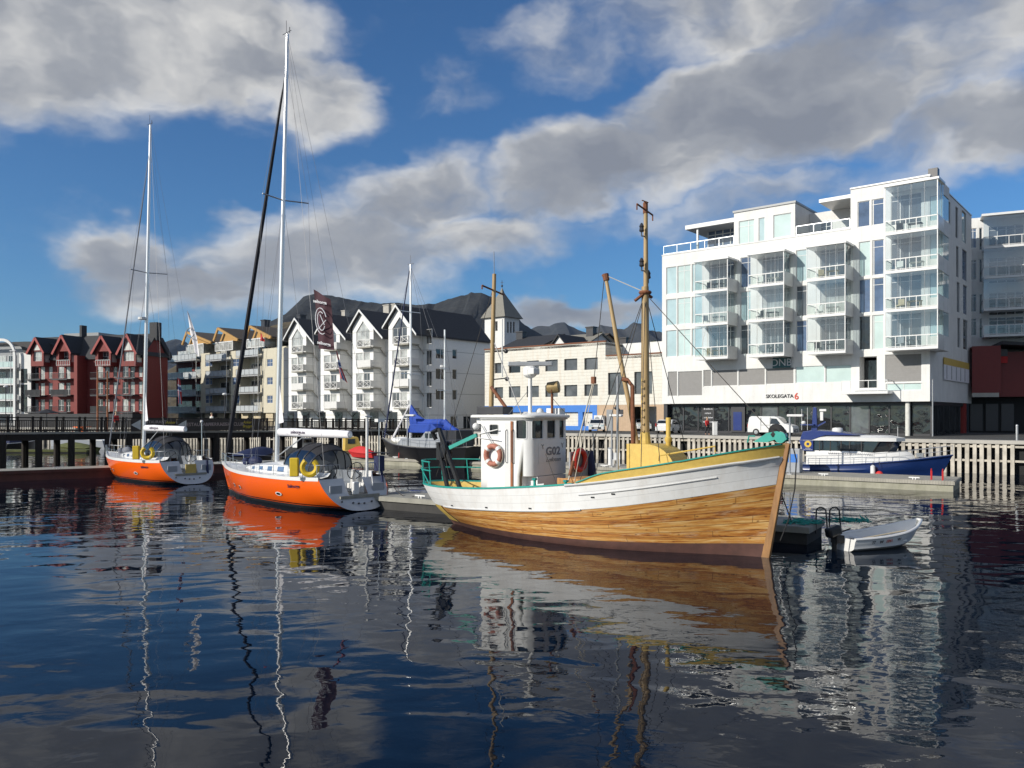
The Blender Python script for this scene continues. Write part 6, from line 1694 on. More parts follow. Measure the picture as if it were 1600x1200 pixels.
    for sd in (-1, 1):
        tip = (mp(zsp)[0]-.25, sd*1.3, zsp+.05)
        wire('shroud', [mp(zh), tip, (6.7, sd*1.85, 1.55)]); wire('shroud', [mp(zsp), (6.5, sd*1.8, 1.55)]); wire('backstay', [mp(zt), (.9, sd*1.5, 1.6)], .008)
    wire('inner_stay', [mp(zsp), (10.2, 0, 1.75)]); wire('halyard', [mp(zt-.3), (xm+.22, .1, 2.0)], .008, 'rope_light'); wire('mainsheet', [(3.6, 0, 3.4), (4.4, 0, 2.2)], .012, 'rope_light')
    wire('topping_lift', [mp(zt-.2), (1.2, 0, 3.6)], .005, 'rope_dark'); wire('flag_line', [(mp(zsp)[0]-.2, 1.0, zsp), (6.2, 1.8, 1.6)], .006)
    # pulpit, stanchions, lifelines
    m = MB(); pts = [sec(t, 1) for t in (.90, .95, .99)]
    rail = [(p[0], -max(.12, p[1]-.05), 2.2+p[2]-1.62) for p in pts]+[(p[0], max(.12, p[1]-.05), 2.2+p[2]-1.62) for p in reversed(pts)]
    m.tube(rail, .02, 6)
    for p in rail: m.tube([p, (p[0]-.02, p[1], 1.6)], .018, 5)
    m.build('pulpit', 'steel', T, smooth=True)
    for sd in (-1, 1):
        st = [.12, .22, .32, .43, .54, .65, .76, .86]; tops = []
        for t in st:
            p = sec(t, 1); q = MB(); q.tube([(p[0], sd*(p[1]-.06), p[2]), (p[0], sd*(p[1]-.06), p[2]+.62)], .014, 5); q.build('stanchion', 'steel', T); tops.append((p[0], sd*(p[1]-.06), p[2]+.61))
        p = sec(.9, 1); tops.append((p[0], sd*(p[1]-.05), 2.18))
        q = MB(); q.tube(tops, .007, 4); q.build('lifeline', 'steel', T); q = MB(); q.tube([(a, b_, c-.3) for a, b_, c in tops], .006, 4); q.build('lifeline', 'steel', T)
        q = MB(); q.tube([(2.0, sd*1.75, 2.1), (1.2, sd*1.72, 2.15), (.95, sd*1.5, 2.15), (.95, sd*.7, 2.15), (.98, sd*.65, 1.6)], .018, 6); q.tube([(1.2, sd*1.72, 2.15), (1.2, sd*1.72, 1.55)], .018, 6); q.build('pushpit', 'steel', T, smooth=True)
    m = MB(); m.lathe([(.05, 0), (.16, .05), (.2, .28), (.1, .4)], (9.6, .5, 1.72), 12); m.ball((9.2, .2, 1.95), .32, sc=(1.5, 1, .8)); m.build('deck_bag', 'navy_cover' if dark_genoa else 'grey_fabric', T, smooth=True)
    extras(T, sec)
    return T
def ex_near(T, sec):
    m = MB(); m.tube([(.62, -.55, 1.5), (.62, -.55, 4.45)], .065, 10); po = m.build('aerial_pole', 'white_gloss', T, smooth=True)
    q = MB(); q.lathe([(.10, 0), (.10, .07)], (.62, -.55, 4.45), 10); q.box(.5, -.75, 4.4, .58, -.35, 4.44); q.build('aerial', 'white_gloss', po)
    m = MB(); m.tube([(.7, -1.3, 1.6), (.72, -1.3, 4.2)], .025, 6); po = m.build('aerial_pole', 'steel', T)
    q = MB(); q.box(.6, -1.55, 4.15, .85, -1.15, 4.3); q.build('aerial', 'white_gloss', po)
    m = MB(); m.box(.70, -1.62, 1.75, 1.05, -1.25, 2.5); m.tube([(.72, -1.45, 1.8), (.62, -1.45, .9)], .07, 8); m.build('outboard', 'navy_cover', T, bevel=.05)
    m = MB(); m.beam((.9, -1.9, 2.62), (1.0, -.95, 2.66), .55, .04); m.build('solar_panel', 'solar', T)
    q = MB(); q.tube([(.5, -.9, .4), (.95, -1.05, 1.75)], .035, 6); q.build('boarding_ladder', 'steel', T)
    m = MB(); m.box(.42, .02, .75, .62, .32, 1.35); m.build('stern_box', 'white_gloss', T, bevel=.04)
def ex_far(T, sec):
    m = MB(); m.box(.40, -.35, .7, .46, .35, 1.3); m.build('stern_gate', 'yellow_paint', T)
    m = MB(); m.tube([(.6, -1.2, 1.5), (.5, -1.2, .55)], .09, 8); m.build('stern_fender', 'navy_cover', T, smooth=True)
    m = MB(); m.lathe([(.05, -.1), (.28, -.08), (.28, .08), (.05, .1)], (mpx(7.0, 11.2), .32, 11.2), 12); m.build('radar_dome', 'white_gloss', T)
    m = MB(); m.tube([(.7, -.9, 1.6), (.72, -.9, 4.0)], .03, 6); po = m.build('aerial_pole', 'steel', T)
    q = MB(); q.ball((.72, -.9, 4.05), .1); q.build('aerial', 'white_gloss', po)
def mpx(xm, z): return xm-1.0*(z-1.9)/22.7
Y2 = yacht('sailing_yacht', 'nearer orange sailing yacht with thick black furled genoa and yellow horseshoe buoy', (-6.85, 37.4, 0), (-.718, .696), True, 'white_fabric', ex_near, (1.09, 1.04, 1), 7.4)
Y1 = yacht('sailing_yacht', 'farther orange sailing yacht with grey tent and slim grey furled sail', (-20.5, 51.6, 0), (-.76, .65), False, 'white_fabric', ex_far)
def horseshoe(T, label, x, y, blk):
    t = thing('horseshoe_buoy', label, 'horseshoe buoy', MW[T.name] @ Vector((x, y, 2.05)), MW[T.name].to_euler().z+.8)
    m = MB(); m.torus((0, 0, 0), .34, .13, (0, 1, 0), 20, 8, -PI*.32, PI*1.32); m.build('float', 'yellow_fabric', t, smooth=True)
    m = MB(); m.box(.5 if blk > 0 else -.9, -.12, -.42, .9 if blk > 0 else -.5, .14, .45); m.build('line_bag', 'yellow_fabric', t, bevel=.04)
horseshoe(Y2, 'yellow horseshoe buoy on the rail of the nearer orange yacht', 1.55, 1.86, 1)
horseshoe(Y1, 'yellow horseshoe buoy on the rail of the farther orange yacht', 2.3, 1.95, 1)

# --- banners and flags flown from the yachts' lines
def cloth(pts_l, pts_r, n=10, wave=.06, freq=2.2, ph=0.0, axis=Vector((.3, 1, 0))):
    """cloth between a hoist edge and a fly edge (lists of 2+ points), rippled"""
    def at(pl, u):
        k = u*(len(pl)-1); i = min(int(k), len(pl)-2); return Vector(pl[i])+(Vector(pl[i+1])-Vector(pl[i]))*(k-i)
    rows = []
    for a in range(n*2+1):
        u = a/(n*2); L0, R0 = at(pts_l, u), at(pts_r, u)
        rows.append([L0+(R0-L0)*(b/n)+axis*wave*math.sin(freq*(b/n)*PI+ph+u*3) for b in range(n+1)])
    return rows
def banner(label, mat, L0, R0, texts=(), name='banner', cat='banner', grp=None, stripes=None):
    base = L0[0]; t = thing(name, label, cat, base, 0, grp)
    rel = lambda p: tuple(Vector(p)-base)
    rows = cloth([rel(p) for p in L0], [rel(p) for p in R0])
    mb = MB(); mb.grid(rows); mb.build('cloth', mat, t, smooth=True)
    return t, rows
def flagpts(pxs, d): return [ray(x, y, d) for x, y in pxs]
t, rows = banner('dark maroon vertical banner with a pale swirl flown from the nearer yacht', 'maroon_fabric', flagpts([(490, 452), (494, 500), (498, 545)], 38), flagpts([(516, 468), (519, 505), (523, 547)], 37.6), name='sail_banner')
bx = (rows[10][-1]-rows[10][0]).normalized(); up = (rows[0][3]-rows[-1][3]).normalized()
nn = bx.cross(up).normalized()
for txt, i, sz, mir in (('seilnorge', 3, .22, True), ('seilnorge', 18, .22, False)):
    tx = text_mb(txt, sz, .004, .004, mirror=False); place_text(tx, rows[i][5]+nn*.16, bx if not mir else bx, up); tx.build('lettering', 'letter_pale', t)
q = MB(); c = rows[10][5]+nn*.16
for k, (r0, r1, a0, a1) in enumerate(((.34, .62, .4, 5.2), (.22, .44, 1.0, 5.8))):
    q.tube([c+bx*r0*math.cos(a0+(a1-a0)*s/18)+up*r1*math.sin(a0+(a1-a0)*s/18) for s in range(19)], .022, 5)
q.tube([c+bx*-.05+up*.3, c+bx*.18+up*-.15], .02, 5); q.tube([c+bx*.3+up*.1, c+bx*-.2+up*-.4], .02, 5); q.build('swirl', 'letter_pale', t)
t, rows = banner('white vertical banner flown beside the farther orange yacht', 'white_fabric', flagpts([(292.5, 486), (296, 520), (304, 548)], 50), flagpts([(294, 489), (307, 528), (312, 561)], 49.8), name='sail_banner')
bx = (rows[10][-1]-rows[10][0]).normalized(); up = (rows[0][3]-rows[-1][3]).normalized(); nn = bx.cross(up).normalized()
q = MB(); c = rows[9][5]+nn*.12; q.torus(c, .3, .03, tuple(nn), 14, 5, .6, 5.6); q.build('swirl', 'letter_grey', t)
m = MB(); b_ = ray(292.5, 486, 50.05); 
def norway(label, L0, R0):
    base = L0[0]; t = thing('flag', label, 'flag', base, 0, 'national flags on the yachts'); rel = lambda p: Vector(p)-base
    rows = cloth([rel(p) for p in L0], [rel(p) for p in R0], 12, .05, 2.0)
    for nm, mat, sel in (('red_field', 'red_fabric', lambda u, v: not (abs(v-.5) < .17 or abs(u-.38) < .12)), ('white_cross', 'white_fabric', lambda u, v: (abs(v-.5) < .17 or abs(u-.38) < .12) and not (abs(v-.5) < .085 or abs(u-.38) < .06)), ('blue_cross', 'navy_paint', lambda u, v: abs(v-.5) < .085 or abs(u-.38) < .06)):
        mb = MB()
        for a in range(24):
            for b in range(12):
                if sel((a+.5)/24, (b+.5)/12): mb.face([rows[a][b], rows[a][b+1], rows[a+1][b+1], rows[a+1][b]])
        mb.build(nm, mat, t, smooth=True, fix=True)
norway('red flag with a blue and white cross hanging below the maroon banner', flagpts([(525, 548), (528, 572), (532, 590)], 37.5), flagpts([(527, 550), (533, 575), (543, 599)], 37.6))
norway('red flag with a blue and white cross hanging by the farther yacht mast', flagpts([(277, 590), (277, 610), (279, 630)], 50), flagpts([(281, 592), (283, 612), (284, 632)], 50.1))
t = thing('pennant', 'small red pennant above the beige block, on the nearer yacht stay', 'pennant', ray(407, 519, 42)); m = MB(); m.grid(cloth([(0, 0, 0), (-.02, 0, -.45)], [(.18, 0, -.35), (.22, 0, -.5)], 6, .02)); m.build('cloth', 'red_fabric', t)

# --- blue patrol boat at the inner pontoon
def patrol_boat():
    f2 = Vector((.829, -.559)); rz = math.atan2(f2.y, f2.x); O = Vector((19.9, 58.0, 0)); 
    T = thing('patrol_boat', 'blue hulled patrol boat with white cabin and gold badge moored at the pontoon', 'patrol boat', O, rz)
    L_ = 10.6
    bS = [(0, 1.62), (.3, 1.75), (.55, 1.7), (.75, 1.35), (.9, .72), (.97, .28), (1, .06)]
    bW = [(0, 1.5), (.4, 1.55), (.65, 1.25), (.85, .5), (1, .03)]
    zS = [(0, .95), (.4, 1.12), (.7, 1.42), (1, 1.86)]
    def P(t, k, sd, off=0): 
        z = curve(zS, t)*k; b = curve(bW, t)*(1-k)+curve(bS, t)*k; return (t*(L_-.9*(1-k)), sd*(b+off), z)
    m = MB()
    for sd in (-1, 1): m.grid([[P(i/30, j/6, sd, .08 if j == 4 else 0) for j in range(7)] for i in range(31)], flip=sd > 0)
    m.face([P(0, 0, -1), P(0, 1, -1), P(0, 1, 1), P(0, 0, 1)]); m.build('hull', 'blue_hull', T, smooth=True)
    m = MB(); m.grid([[P(i/30, 1, -1, -.02), (P(i/30, 1, -1)[0], 0, curve(zS, i/30)+.06), P(i/30, 1, 1, -.02)] for i in range(31)]); m.build('deck', 'grey_gel', T, smooth=True)
    m = MB(); m.tube([P(i/30, 1, -1, .02) for i in range(31)]+[P(i/30, 1, 1, .02) for i in reversed(range(31))], .05, 6); m.build('gunwale', 'blue_hull', T, smooth=True)
    # cabin: white lower body, dark window band, roof
    def body(z0, z1, xs, ins0, ins1):
        a, b_ = xs; mb = MB(); o0 = []; o1 = []
        pl = [(a, 1.32), (b_*.6+a*.4, 1.34), (b_-1.2, 1.1), (b_-.35, .7), (b_, .0)]
        ring = [(x, -y) for x, y in pl]+[(x, y) for x, y in reversed(pl[:-1])]
        return ring
    lo = [(1.7, 1.36), (5.5, 1.38), (7.0, 1.12), (8.1, .72), (8.6, .0)]
    def ring(pl, z, dx=0, sc=1): 
        r = [(x+(dx if x > 5 else 0), -y*sc, z) for x, y in pl]; return r+[(x+(dx if x > 5 else 0), y*sc, z) for x, y in reversed(pl[:-1])]
    m = MB(); m.grid([ring(lo, .95), ring(lo, 1.75, -.25, .98), ring(lo, 2.02, -.55, .95)], closed=True); m.face(ring(lo, 2.02, -.55, .95)); m.build('cabin', 'white_gloss', T, smooth=True)
    wn = [(2.0, 1.30), (6.0, 1.26), (6.9, .9), (7.25, .0)]
    m = MB(); m.grid([ring(wn, 2.0), ring(wn, 2.75, .35, .97)], closed=True); m.build('window_band', 'pane_dark', T)
    for x in (2.6, 3.3, 4.0, 4.55, 5.3):
        q = MB(); q.beam((x, -1.31, 2.0), (x, -1.28, 2.75), .07, .03); q.build('window_pillar', 'black_paint', T)
    q = MB(); q.beam((6.0, -1.27, 2.02), (6.42, -1.24, 2.75), .10, .05); q.beam((6.9, -.92, 2.02), (7.28, -.9, 2.75), .08, .05); q.build('windscreen_pillar', 'black_paint', T)
    rf = [(1.5, 1.42), (6.2, 1.4), (7.4, 1.0), (7.8, .0)]
    m = MB(); m.grid([ring(rf, 2.72), ring(rf, 2.95, 0, 1), ring([(1.7, 1.2), (5.6, 1.1), (6.6, .7), (7.0, 0)], 3.1)], closed=True); m.face(ring([(1.7, 1.2), (5.6, 1.1), (6.6, .7), (7.0, 0)], 3.1)); m.build('roof', 'white_gloss', T, smooth=True, ang=25)
    m = MB(); pr = [(1.3, 2.74), (1.5, 3.32), (2.1, 3.42), (3.5, 3.34), (5.2, 3.11), (3.0, 3.08), (2.1, 2.74)]; m.prism(pr, -1.46, 1.46, 'y'); m.build('roof_fairing', 'navy_paint', T, bevel=.04)
    m = MB(); m.prism([(1.25, 2.72), (2.2, 2.72), (2.2, 2.0), (1.5, 2.0)], -1.45, -1.36, 'y'); bd = m.build('badge_panel', 'navy_paint', T)
    q = MB(); n = 16; q.face([(1.85+(.26 if k % 2 else .21)*math.cos(k*PI/n), -1.462, 2.46+(.26 if k % 2 else .21)*math.sin(k*PI/n)) for k in range(2*n)]); q.build('badge', 'gold', bd)
    q = MB(); q.face([(1.85+.10*math.cos(k*PI/6), -1.468, 2.46+.10*math.sin(k*PI/6)) for k in range(12)]); q.build('badge_centre', 'navy_paint', bd)
    for s_, z in (('STATENS', 2.15), ('NATUROPPSYN', 2.07)):
        tx = text_mb(s_, .085, .003); place_text(tx, (1.85, -1.465, z), (1, 0, 0), (0, 0, 1)); tx.build('lettering', 'letter_pale', bd)
    for s_, x, y, z, sz in (('NATURE SURVEILLANCE', 4.6, -1.39, 1.85, .16),):
        rnd = random.Random(5); q = MB(); u = x-1.4
        while u < x+1.4:
            if abs(u-x) > .14: q.box(u, y-.004, z-.05, u+rnd.uniform(.03, .06), y+.002, z+.05)
            u += .12
        q.build('lettering', 'letter_grey', T); q = MB(); q.prism([(x-.07, z+.08), (x+.07, z+.08), (x+.06, z-.04), (x, z-.1), (x-.06, z-.04)], y-.006, y, 'y'); q.build('shield', 'letter_grey', T)
    # mast with lamps, radar
    m = MB(); m.prism([(1.75, 3.35), (2.15, 3.35), (2.1, 5.0), (1.9, 5.05)], -.12, .12, 'y'); m.beam((2.0, 0, 3.6), (2.7, 0, 4.0), .1, .1); m.box(1.1, -.5, 3.75, 2.0, .5, 3.83); ma_ = m.build('radar_mast', 'navy_paint', T)
    q = MB(); q.box(2.3, -.06, 4.75, 2.75, .06, 4.9); q.box(2.35, -.09, 4.1, 2.55, .09, 4.7); q.lathe([(.14, 0), (.17, .1), (.1, .2)], (1.3, -.4, 3.85), 10); q.build('mast_lamp', 'white_gloss', ma_)
    q = MB(); q.lathe([(.36, 0), (.37, .1), (.34, .26), (.2, .3)], (3.5, 0, 3.3), 18); q.build('radar_dome', 'white_gloss', T, smooth=True)
    for x, y, h in ((1.2, -.5, 1.5), (1.6, -.55, 1.6), (7.3, .3, .3)):
        q = MB(); q.tube([(x, y, 3.4 if x < 5 else 3.0), (x, y, 3.4+h)], .016, 5); q.build('aerial', 'white_gloss', T)
    # rails and deck gear
    for sd in (-1, 1):
        tt = [.16+.84*k/12 for k in range(13)]; tops = []
        for t in tt:
            p = P(t, 1, sd, -.04); q = MB(); q.tube([p, (p[0], p[1], p[2]+.62)], .017, 5); q.build('rail_post', 'galvanised', T); tops.append((p[0], p[1], p[2]+.62))
        q = MB(); q.tube(tops, .02, 5); q.tube([(a, b_, c-.3) for a, b_, c in tops], .012, 5); q.build('guard_rail', 'galvanised', T)
    for y in (-.5, .4):
        q = MB(); q.box(-.65, y-.25, .5, -.05, y+.25, 1.75); q.build('outboard_engine', 'black_paint', T, bevel=.1)
    q = MB(); q.tube([(.2, -1.5, 1.0), (.2, -1.5, 1.9), (1.2, -1.5, 1.9), (1.2, -1.5, 1.0)], .02, 5); q.build('stern_rail', 'steel', T)
    q = MB(); q.box(8.5, -.25, 1.7, 8.9, .25, 1.95); q.tube([(9.3, -.35, 1.75), (9.3, -.35, 2.5), (9.3, .35, 2.5), (9.3, .35, 1.75)], .025, 5); q.build('anchor_windlass', 'steel', T)
    lifebuoy('lifebuoy', 'orange lifebuoy on the stern rail of the blue patrol boat', MW[T.name] @ Vector((.75, -1.62, 1.5)), rz, 'orange_ring', R=.32, r=.09)
    for x, m_, lb in ((6.1, 'white_gloss', 'white cylindrical fender hanging against the blue patrol boat hull'), (6.5, 'red_fabric', 'red ball fender squeezed beside the white one on the patrol boat')):
        t = thing('fender', lb, 'fender', MW[T.name] @ Vector((x, -1.82, .75)), rz)
        q = MB(); q.lathe([(.03, .42), (.15, .34), (.16, -.2), (.03, -.3)], (0, 0, 0), 10) if m_ != 'red_fabric' else q.ball((0, 0, -.2), .24, sc=(1, .8, 1)); q.build('body', m_, t, smooth=True)
        q = MB(); q.tube([(0, 0, .3), (0, .1, .65)], .015, 5); q.build('lanyard', 'rope_dark', t)
patrol_boat()

# --- white dinghy with an outboard
def dinghy():
    f2 = Vector((.93, .37)).normalized(); rz = math.atan2(f2.y, f2.x); O = Vector((10.95, 26.6, 0))
    T = thing('dinghy', 'small white dinghy with black outboard beside the dark pontoon', 'dinghy', O, rz)
    L_ = 3.5
    bS = [(0, .62), (.3, .72), (.6, .68), (.8, .5), (.93, .26), (1, .10)]; bW = [(0, .5), (.5, .56), (.75, .34), (.9, .12), (1, .02)]
    zS = [(0, .42), (.4, .47), (.75, .62), (1, .84)]; zK = [(0, -.08), (.7, -.05), (.9, .12), (1, .42)]
    def P(t, k, sd, off=0):
        zs, zk = curve(zS, t), curve(zK, t); z = zk+(zs-zk)*k; b = (curve(bW, t)*(1-k)+curve(bS, t)*k)*min(1, k*3.2)**.6
        return (t*(L_-.25*(1-k)*t), sd*max(0, b+off), z)
    m = MB()
    for sd in (-1, 1): m.grid([[P(i/24, j/8, sd, (.012 if j in (3, 6) else 0)) for j in range(9)] for i in range(25)], flip=sd > 0)
    m.face([P(0, j/8, -1) for j in range(9)]+[P(0, j/8, 1) for j in reversed(range(9))]); m.build('hull', 'white_gloss', T, smooth=True, ang=30)
    m = MB()
    for sd in (-1, 1): m.grid([[(lambda p: (max(.06, p[0]-.05*i/24), p[1], max(.07, p[2])))(P(i/24, j/8, sd, -.05)) for j in range(9)] for i in range(25)], flip=sd < 0)
    m.build('liner', 'white_gloss', T, smooth=True)
    m = MB(); m.tube([P(i/24, 1, -1, -.02) for i in range(25)]+[P(i/24, 1, 1, -.02) for i in reversed(range(25))], .05, 8); m.build('gunwale', 'white_gloss', T, smooth=True)
    for x in (.95, 2.0): q = MB(); q.box(x, -.6, .26, x+.26, .6, .30); q.build('thwart', 'white_paint', T)
    m = MB(); m.tube([(.5, -.42, .42), (2.3, -.52, .60)], .024, 6); o = m.build('oar', 'pale_wood', T)
    for k, (s_, mt) in enumerate((('77', 'letter_dark'), ('W', 'letter_dark'), ('1041', 'letter_red'), ('W', 'letter_dark'))):
        x = (.72, 1.05, 1.4, 1.85)[k]; p = Vector(P(x/L_, .72, -1)); tx = text_mb(s_, .15, .003); place_text(tx, p+Vector((0, -.02, 0)), (1, -.02, .03), (0, -.3, 1)); tx.build('lettering', mt, T)
    t = thing('outboard_motor', 'black outboard motor clamped on the white dinghy stern', 'outboard motor', MW[T.name] @ Vector((-.12, 0, .4)), rz)
    m = MB(); m.X = Matrix.Rotation(-.25, 4, 'Y'); m.box(-.42, -.15, .12, .12, .15, .46); m.build('cowl', 'black_paint', t, bevel=.08)
    m = MB(); m.tube([(-.16, 0, .15), (-.2, 0, -.75)], [.1, .06], 8); m.lathe([(.02, -.1), (.09, 0), (.02, .12)], (-.22, 0, -.7), 8, (1, 0, 0)); m.box(-.2, -.14, -.15, .12, .14, .1); m.build('leg', 'black_rubber', t)
    m = MB(); m.tube([(.1, .0, .2), (.55, .05, .28)], .025, 6); m.build('tiller', 'black_rubber', t)
dinghy()

# --- black ketch with blue sail covers behind the pontoon
def ketch():
    O = ground(742, 66); bow = ground(598, 75); d = (bow-O); rz = math.atan2(d.y, d.x); L_ = d.length
    T = thing('sailing_ketch', 'black hulled ketch under bright blue sail covers behind the inner pontoon', 'sailing ketch', O, rz)
    bS = [(0, 1.0), (.2, 1.6), (.45, 1.8), (.7, 1.4), (.9, .6), (1, .06)]; zS = [(0, 1.9), (.4, 1.75), (.7, 1.9), (1, 2.4)]
    def P(t, k, sd, off=0): z = curve(zS, t)*k-.1; b = curve(bS, t)*(.55+.45*k)*(1 if t < .9 else 1); return (t*(L_-1.4*(1-k)*t*t)+.7*(1-k)*(1-t)**4, sd*(b+off), z)
    m = MB()
    for sd in (-1, 1): m.grid([[P(i/24, j/5, sd) for j in range(6)] for i in range(25)], flip=sd > 0)
    m.face([P(0, j/5, -1) for j in range(6)]+[P(0, j/5, 1) for j in reversed(range(6))]); m.build('hull', 'black_paint', T, smooth=True)
    m = MB(); m.tube([P(i/24, 1, -1, .03) for i in range(25)]+[P(i/24, 1, 1, .03) for i in reversed(range(25))], .06, 6); m.build('toe_rail', 'dark_frame', T)
    m = MB(); m.grid([[P(i/24, 1, -1), (P(i/24, 1, 1)[0], 0, curve(zS, i/24)), P(i/24, 1, 1)] for i in range(25)]); m.build('deck', 'deck_board', T)
    m = MB(); m.prism([(3.2, 1.6), (3.2, 2.9), (3.6, 3.1), (5.2, 3.05), (5.8, 2.5), (8.6, 2.4), (9.2, 1.9), (9.2, 1.6)], -1.05, 1.05, 'y'); m.build('deckhouse', 'grey_gel', T, bevel=.05)
    for k in range(3):
        q = MB(); q.box(3.6+k*.6, 1.06, 2.5, 4.0+k*.6, 1.075, 2.9); q.build('window', 'pane_dark', T)
    m = MB(); m.ball((9.9, 0, 2.15), .5, sc=(2.6, 1.1, .7)); m.build('tender', 'white_paint', T, smooth=True)
    xm = .67*L_; xz = .30*L_
    def zat(px, py): dd = 75-(px-598)/144*9; return H+(HZ-py)/F*dd
    zt = zat(650, 412); m = MB(); m.tube([(xm, 0, 1.4), (xm, 0, zt)], [.12, .09], 8); ms = m.build('main_mast', 'alloy', T, smooth=True)
    for z, l in ((zat(648, 487), 1.1), (zat(648, 584), 1.1)): q = MB(); q.tube([(xm, -l, z), (xm, l, z)], .04, 5); q.build('spreader', 'alloy', ms)
    q = MB(); q.tube([(xm-.4, 0, zt), (xm+.4, 0, zt+.05)], .03, 5); q.tube([(xm, 0, zt), (xm, 0, zt+.8)], .02, 5); q.build('masthead_gear', 'wire', ms)
    q = MB(); q.tube([(L_-.2, 0, 2.0), (xm+.1, 0, zt-.2)], [.09, .05], 6); q.build('furled_genoa', 'navy_cover', ms)
    q = MB(); q.tube([(L_*.90, 0, 2.0), (xm+.1, 0, zat(644, 632))], [.11, .07], 6); q.build('staysail_boom', 'white_fabric', ms)
    for sd in (-1, 1):
        q = MB(); q.tube([(xm, 0, zt-.3), (xm, sd*1.1, zat(648, 487)), (xm-.3, sd*1.6, 1.5)], .014, 4); q.build('shroud', 'wire', ms)
        q = MB(); q.tube([(xm, 0, zt-.2), (.3, sd*.8, 1.6)], .012, 4); q.build('backstay', 'wire', ms)
    z0 = zat(660, 668)
    q = MB(); q.grid([[(xm-.1-k*.95, .28*math.cos(a*PI/5)*w_, z0+z_+h_*math.sin(a*PI/5)) for a in range(10)] for k, (z_, h_, w_) in enumerate(((.95, 1.15, .8), (.5, .65, 1), (.35, .40, 1), (.42, .34, 1), (.48, .30, .9), (.5, .25, .6)))], closed=True); q.build('sail_cover', 'blue_cover', T, smooth=True)
    q = MB(); q.prism([(xm-.6, z0-.45), (xm-1.2, z0+.35), (xm-4.2, z0+.35), (xm-5.0, z0-.15), (xm-4.4, z0-.45)], -1.0, 1.0, 'y'); q.build('cockpit_tent', 'blue_cover', T, bevel=.08)
    ztz = zat(700, 515); m = MB(); m.tube([(xz, 0, 1.4), (xz, 0, ztz)], [.10, .07], 8); mz = m.build('mizzen_mast', 'alloy', T, smooth=True)
    for py, l in ((576, .5), (610, .8)): q = MB(); q.tube([(xz, -l, zat(700, py)), (xz, l, zat(700, py))], .035, 5); q.build('spreader', 'alloy', mz)
    q = MB(); q.lathe([(.1, -.12), (.22, -.1), (.22, .1), (.1, .12)], (xz+.3, 0, zat(700, 572)), 10); q.build('radar_dome', 'white_gloss', mz)
    for sd in (-1, 1): q = MB(); q.tube([(xz, 0, ztz-.1), (xz-.4, sd*1.4, 1.5)], .012, 4); q.build('shroud', 'wire', mz)
    zz = zat(710, 668); q = MB(); q.grid([[(xz-.1-k*.6, .22*math.cos(a*PI/5), zz+z_+h_*math.sin(a*PI/5)) for a in range(10)] for k, (z_, h_) in enumerate(((.2, .55), (.0, .35), (-.2, .22), (-.32, .12)))], closed=True); q.build('mizzen_cover', 'blue_cover', T, smooth=True)
    for t in [k/10 for k in range(11)]:
        p = P(t, 1, 1, -.05); q = MB(); q.tube([p, (p[0], p[1], p[2]+.65)], .02, 5); q.build('stanchion', 'steel', T)
    q = MB(); q.tube([(P(k/10, 1, 1, -.05)[0], P(k/10, 1, 1, -.05)[1], P(k/10, 1, 1)[2]+.65) for k in range(11)], .014, 4); q.build('lifeline', 'steel', T)
    m = MB(); m.box(1.2, -1.0, 1.8, 3.0, 1.0, 3.2); m.build('doghouse', 'dark_frame', T, bevel=.05)
ketch()
# ---------------------------------------------------------------- quay front, pontoons, boardwalk
def quay_fence(name, label, pa, pb, wallmat='timber_dark', slat='slat_wood'):
    pa, pb = Vector(pa), Vector(pb); d = pb-pa; L_ = d.length; rz = math.atan2(d.y, d.x)
    T = thing(name, label, 'quay fence', (pa.x, pa.y, 0), rz)        # local x along, +y towards the land on the left of travel
    sgn = 1
    rnd = random.Random(int(L_))
    m = MB(); n = int(L_/.5)
    for k in range(n):
        x = .25+k*.5; w_ = .13+rnd.uniform(-.015, .015); t_ = rnd.uniform(-.02, .02)
        if k % 18 == 11: continue
        m.box(x-w_+t_, -.72, -.3, x+w_+t_, -.64, 2.28+rnd.uniform(-.03, .03))
    m.build('slat_screen', slat, T)
    m = MB(); m.box(0, -.64, .92, L_, -.54, 1.08); m.box(0, -.64, 2.0, L_, -.54, 2.16); m.build('rail', slat, T)
    m = MB(); m.box(-.01, -.8, 2.29, L_, .35, 2.56); m.build('cap_beam', 'concrete', T)
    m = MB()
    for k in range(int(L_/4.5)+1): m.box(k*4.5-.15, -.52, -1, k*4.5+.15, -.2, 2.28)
    m.box(0, -.12, -1, L_, -.02, 2.28); m.build('backing', 'void_dark', T)  # near-black backing stands in for the shade seen between the slats
    return T
quay_fence('quay_fence', 'tall pale slatted timber screen along the right quay edge', quay(96)*1.0, quay(-52))
quay_fence('quay_fence', 'pale slatted timber screen far behind the boardwalk piles', Vector((-95, 128, 0)), quay(96.2))

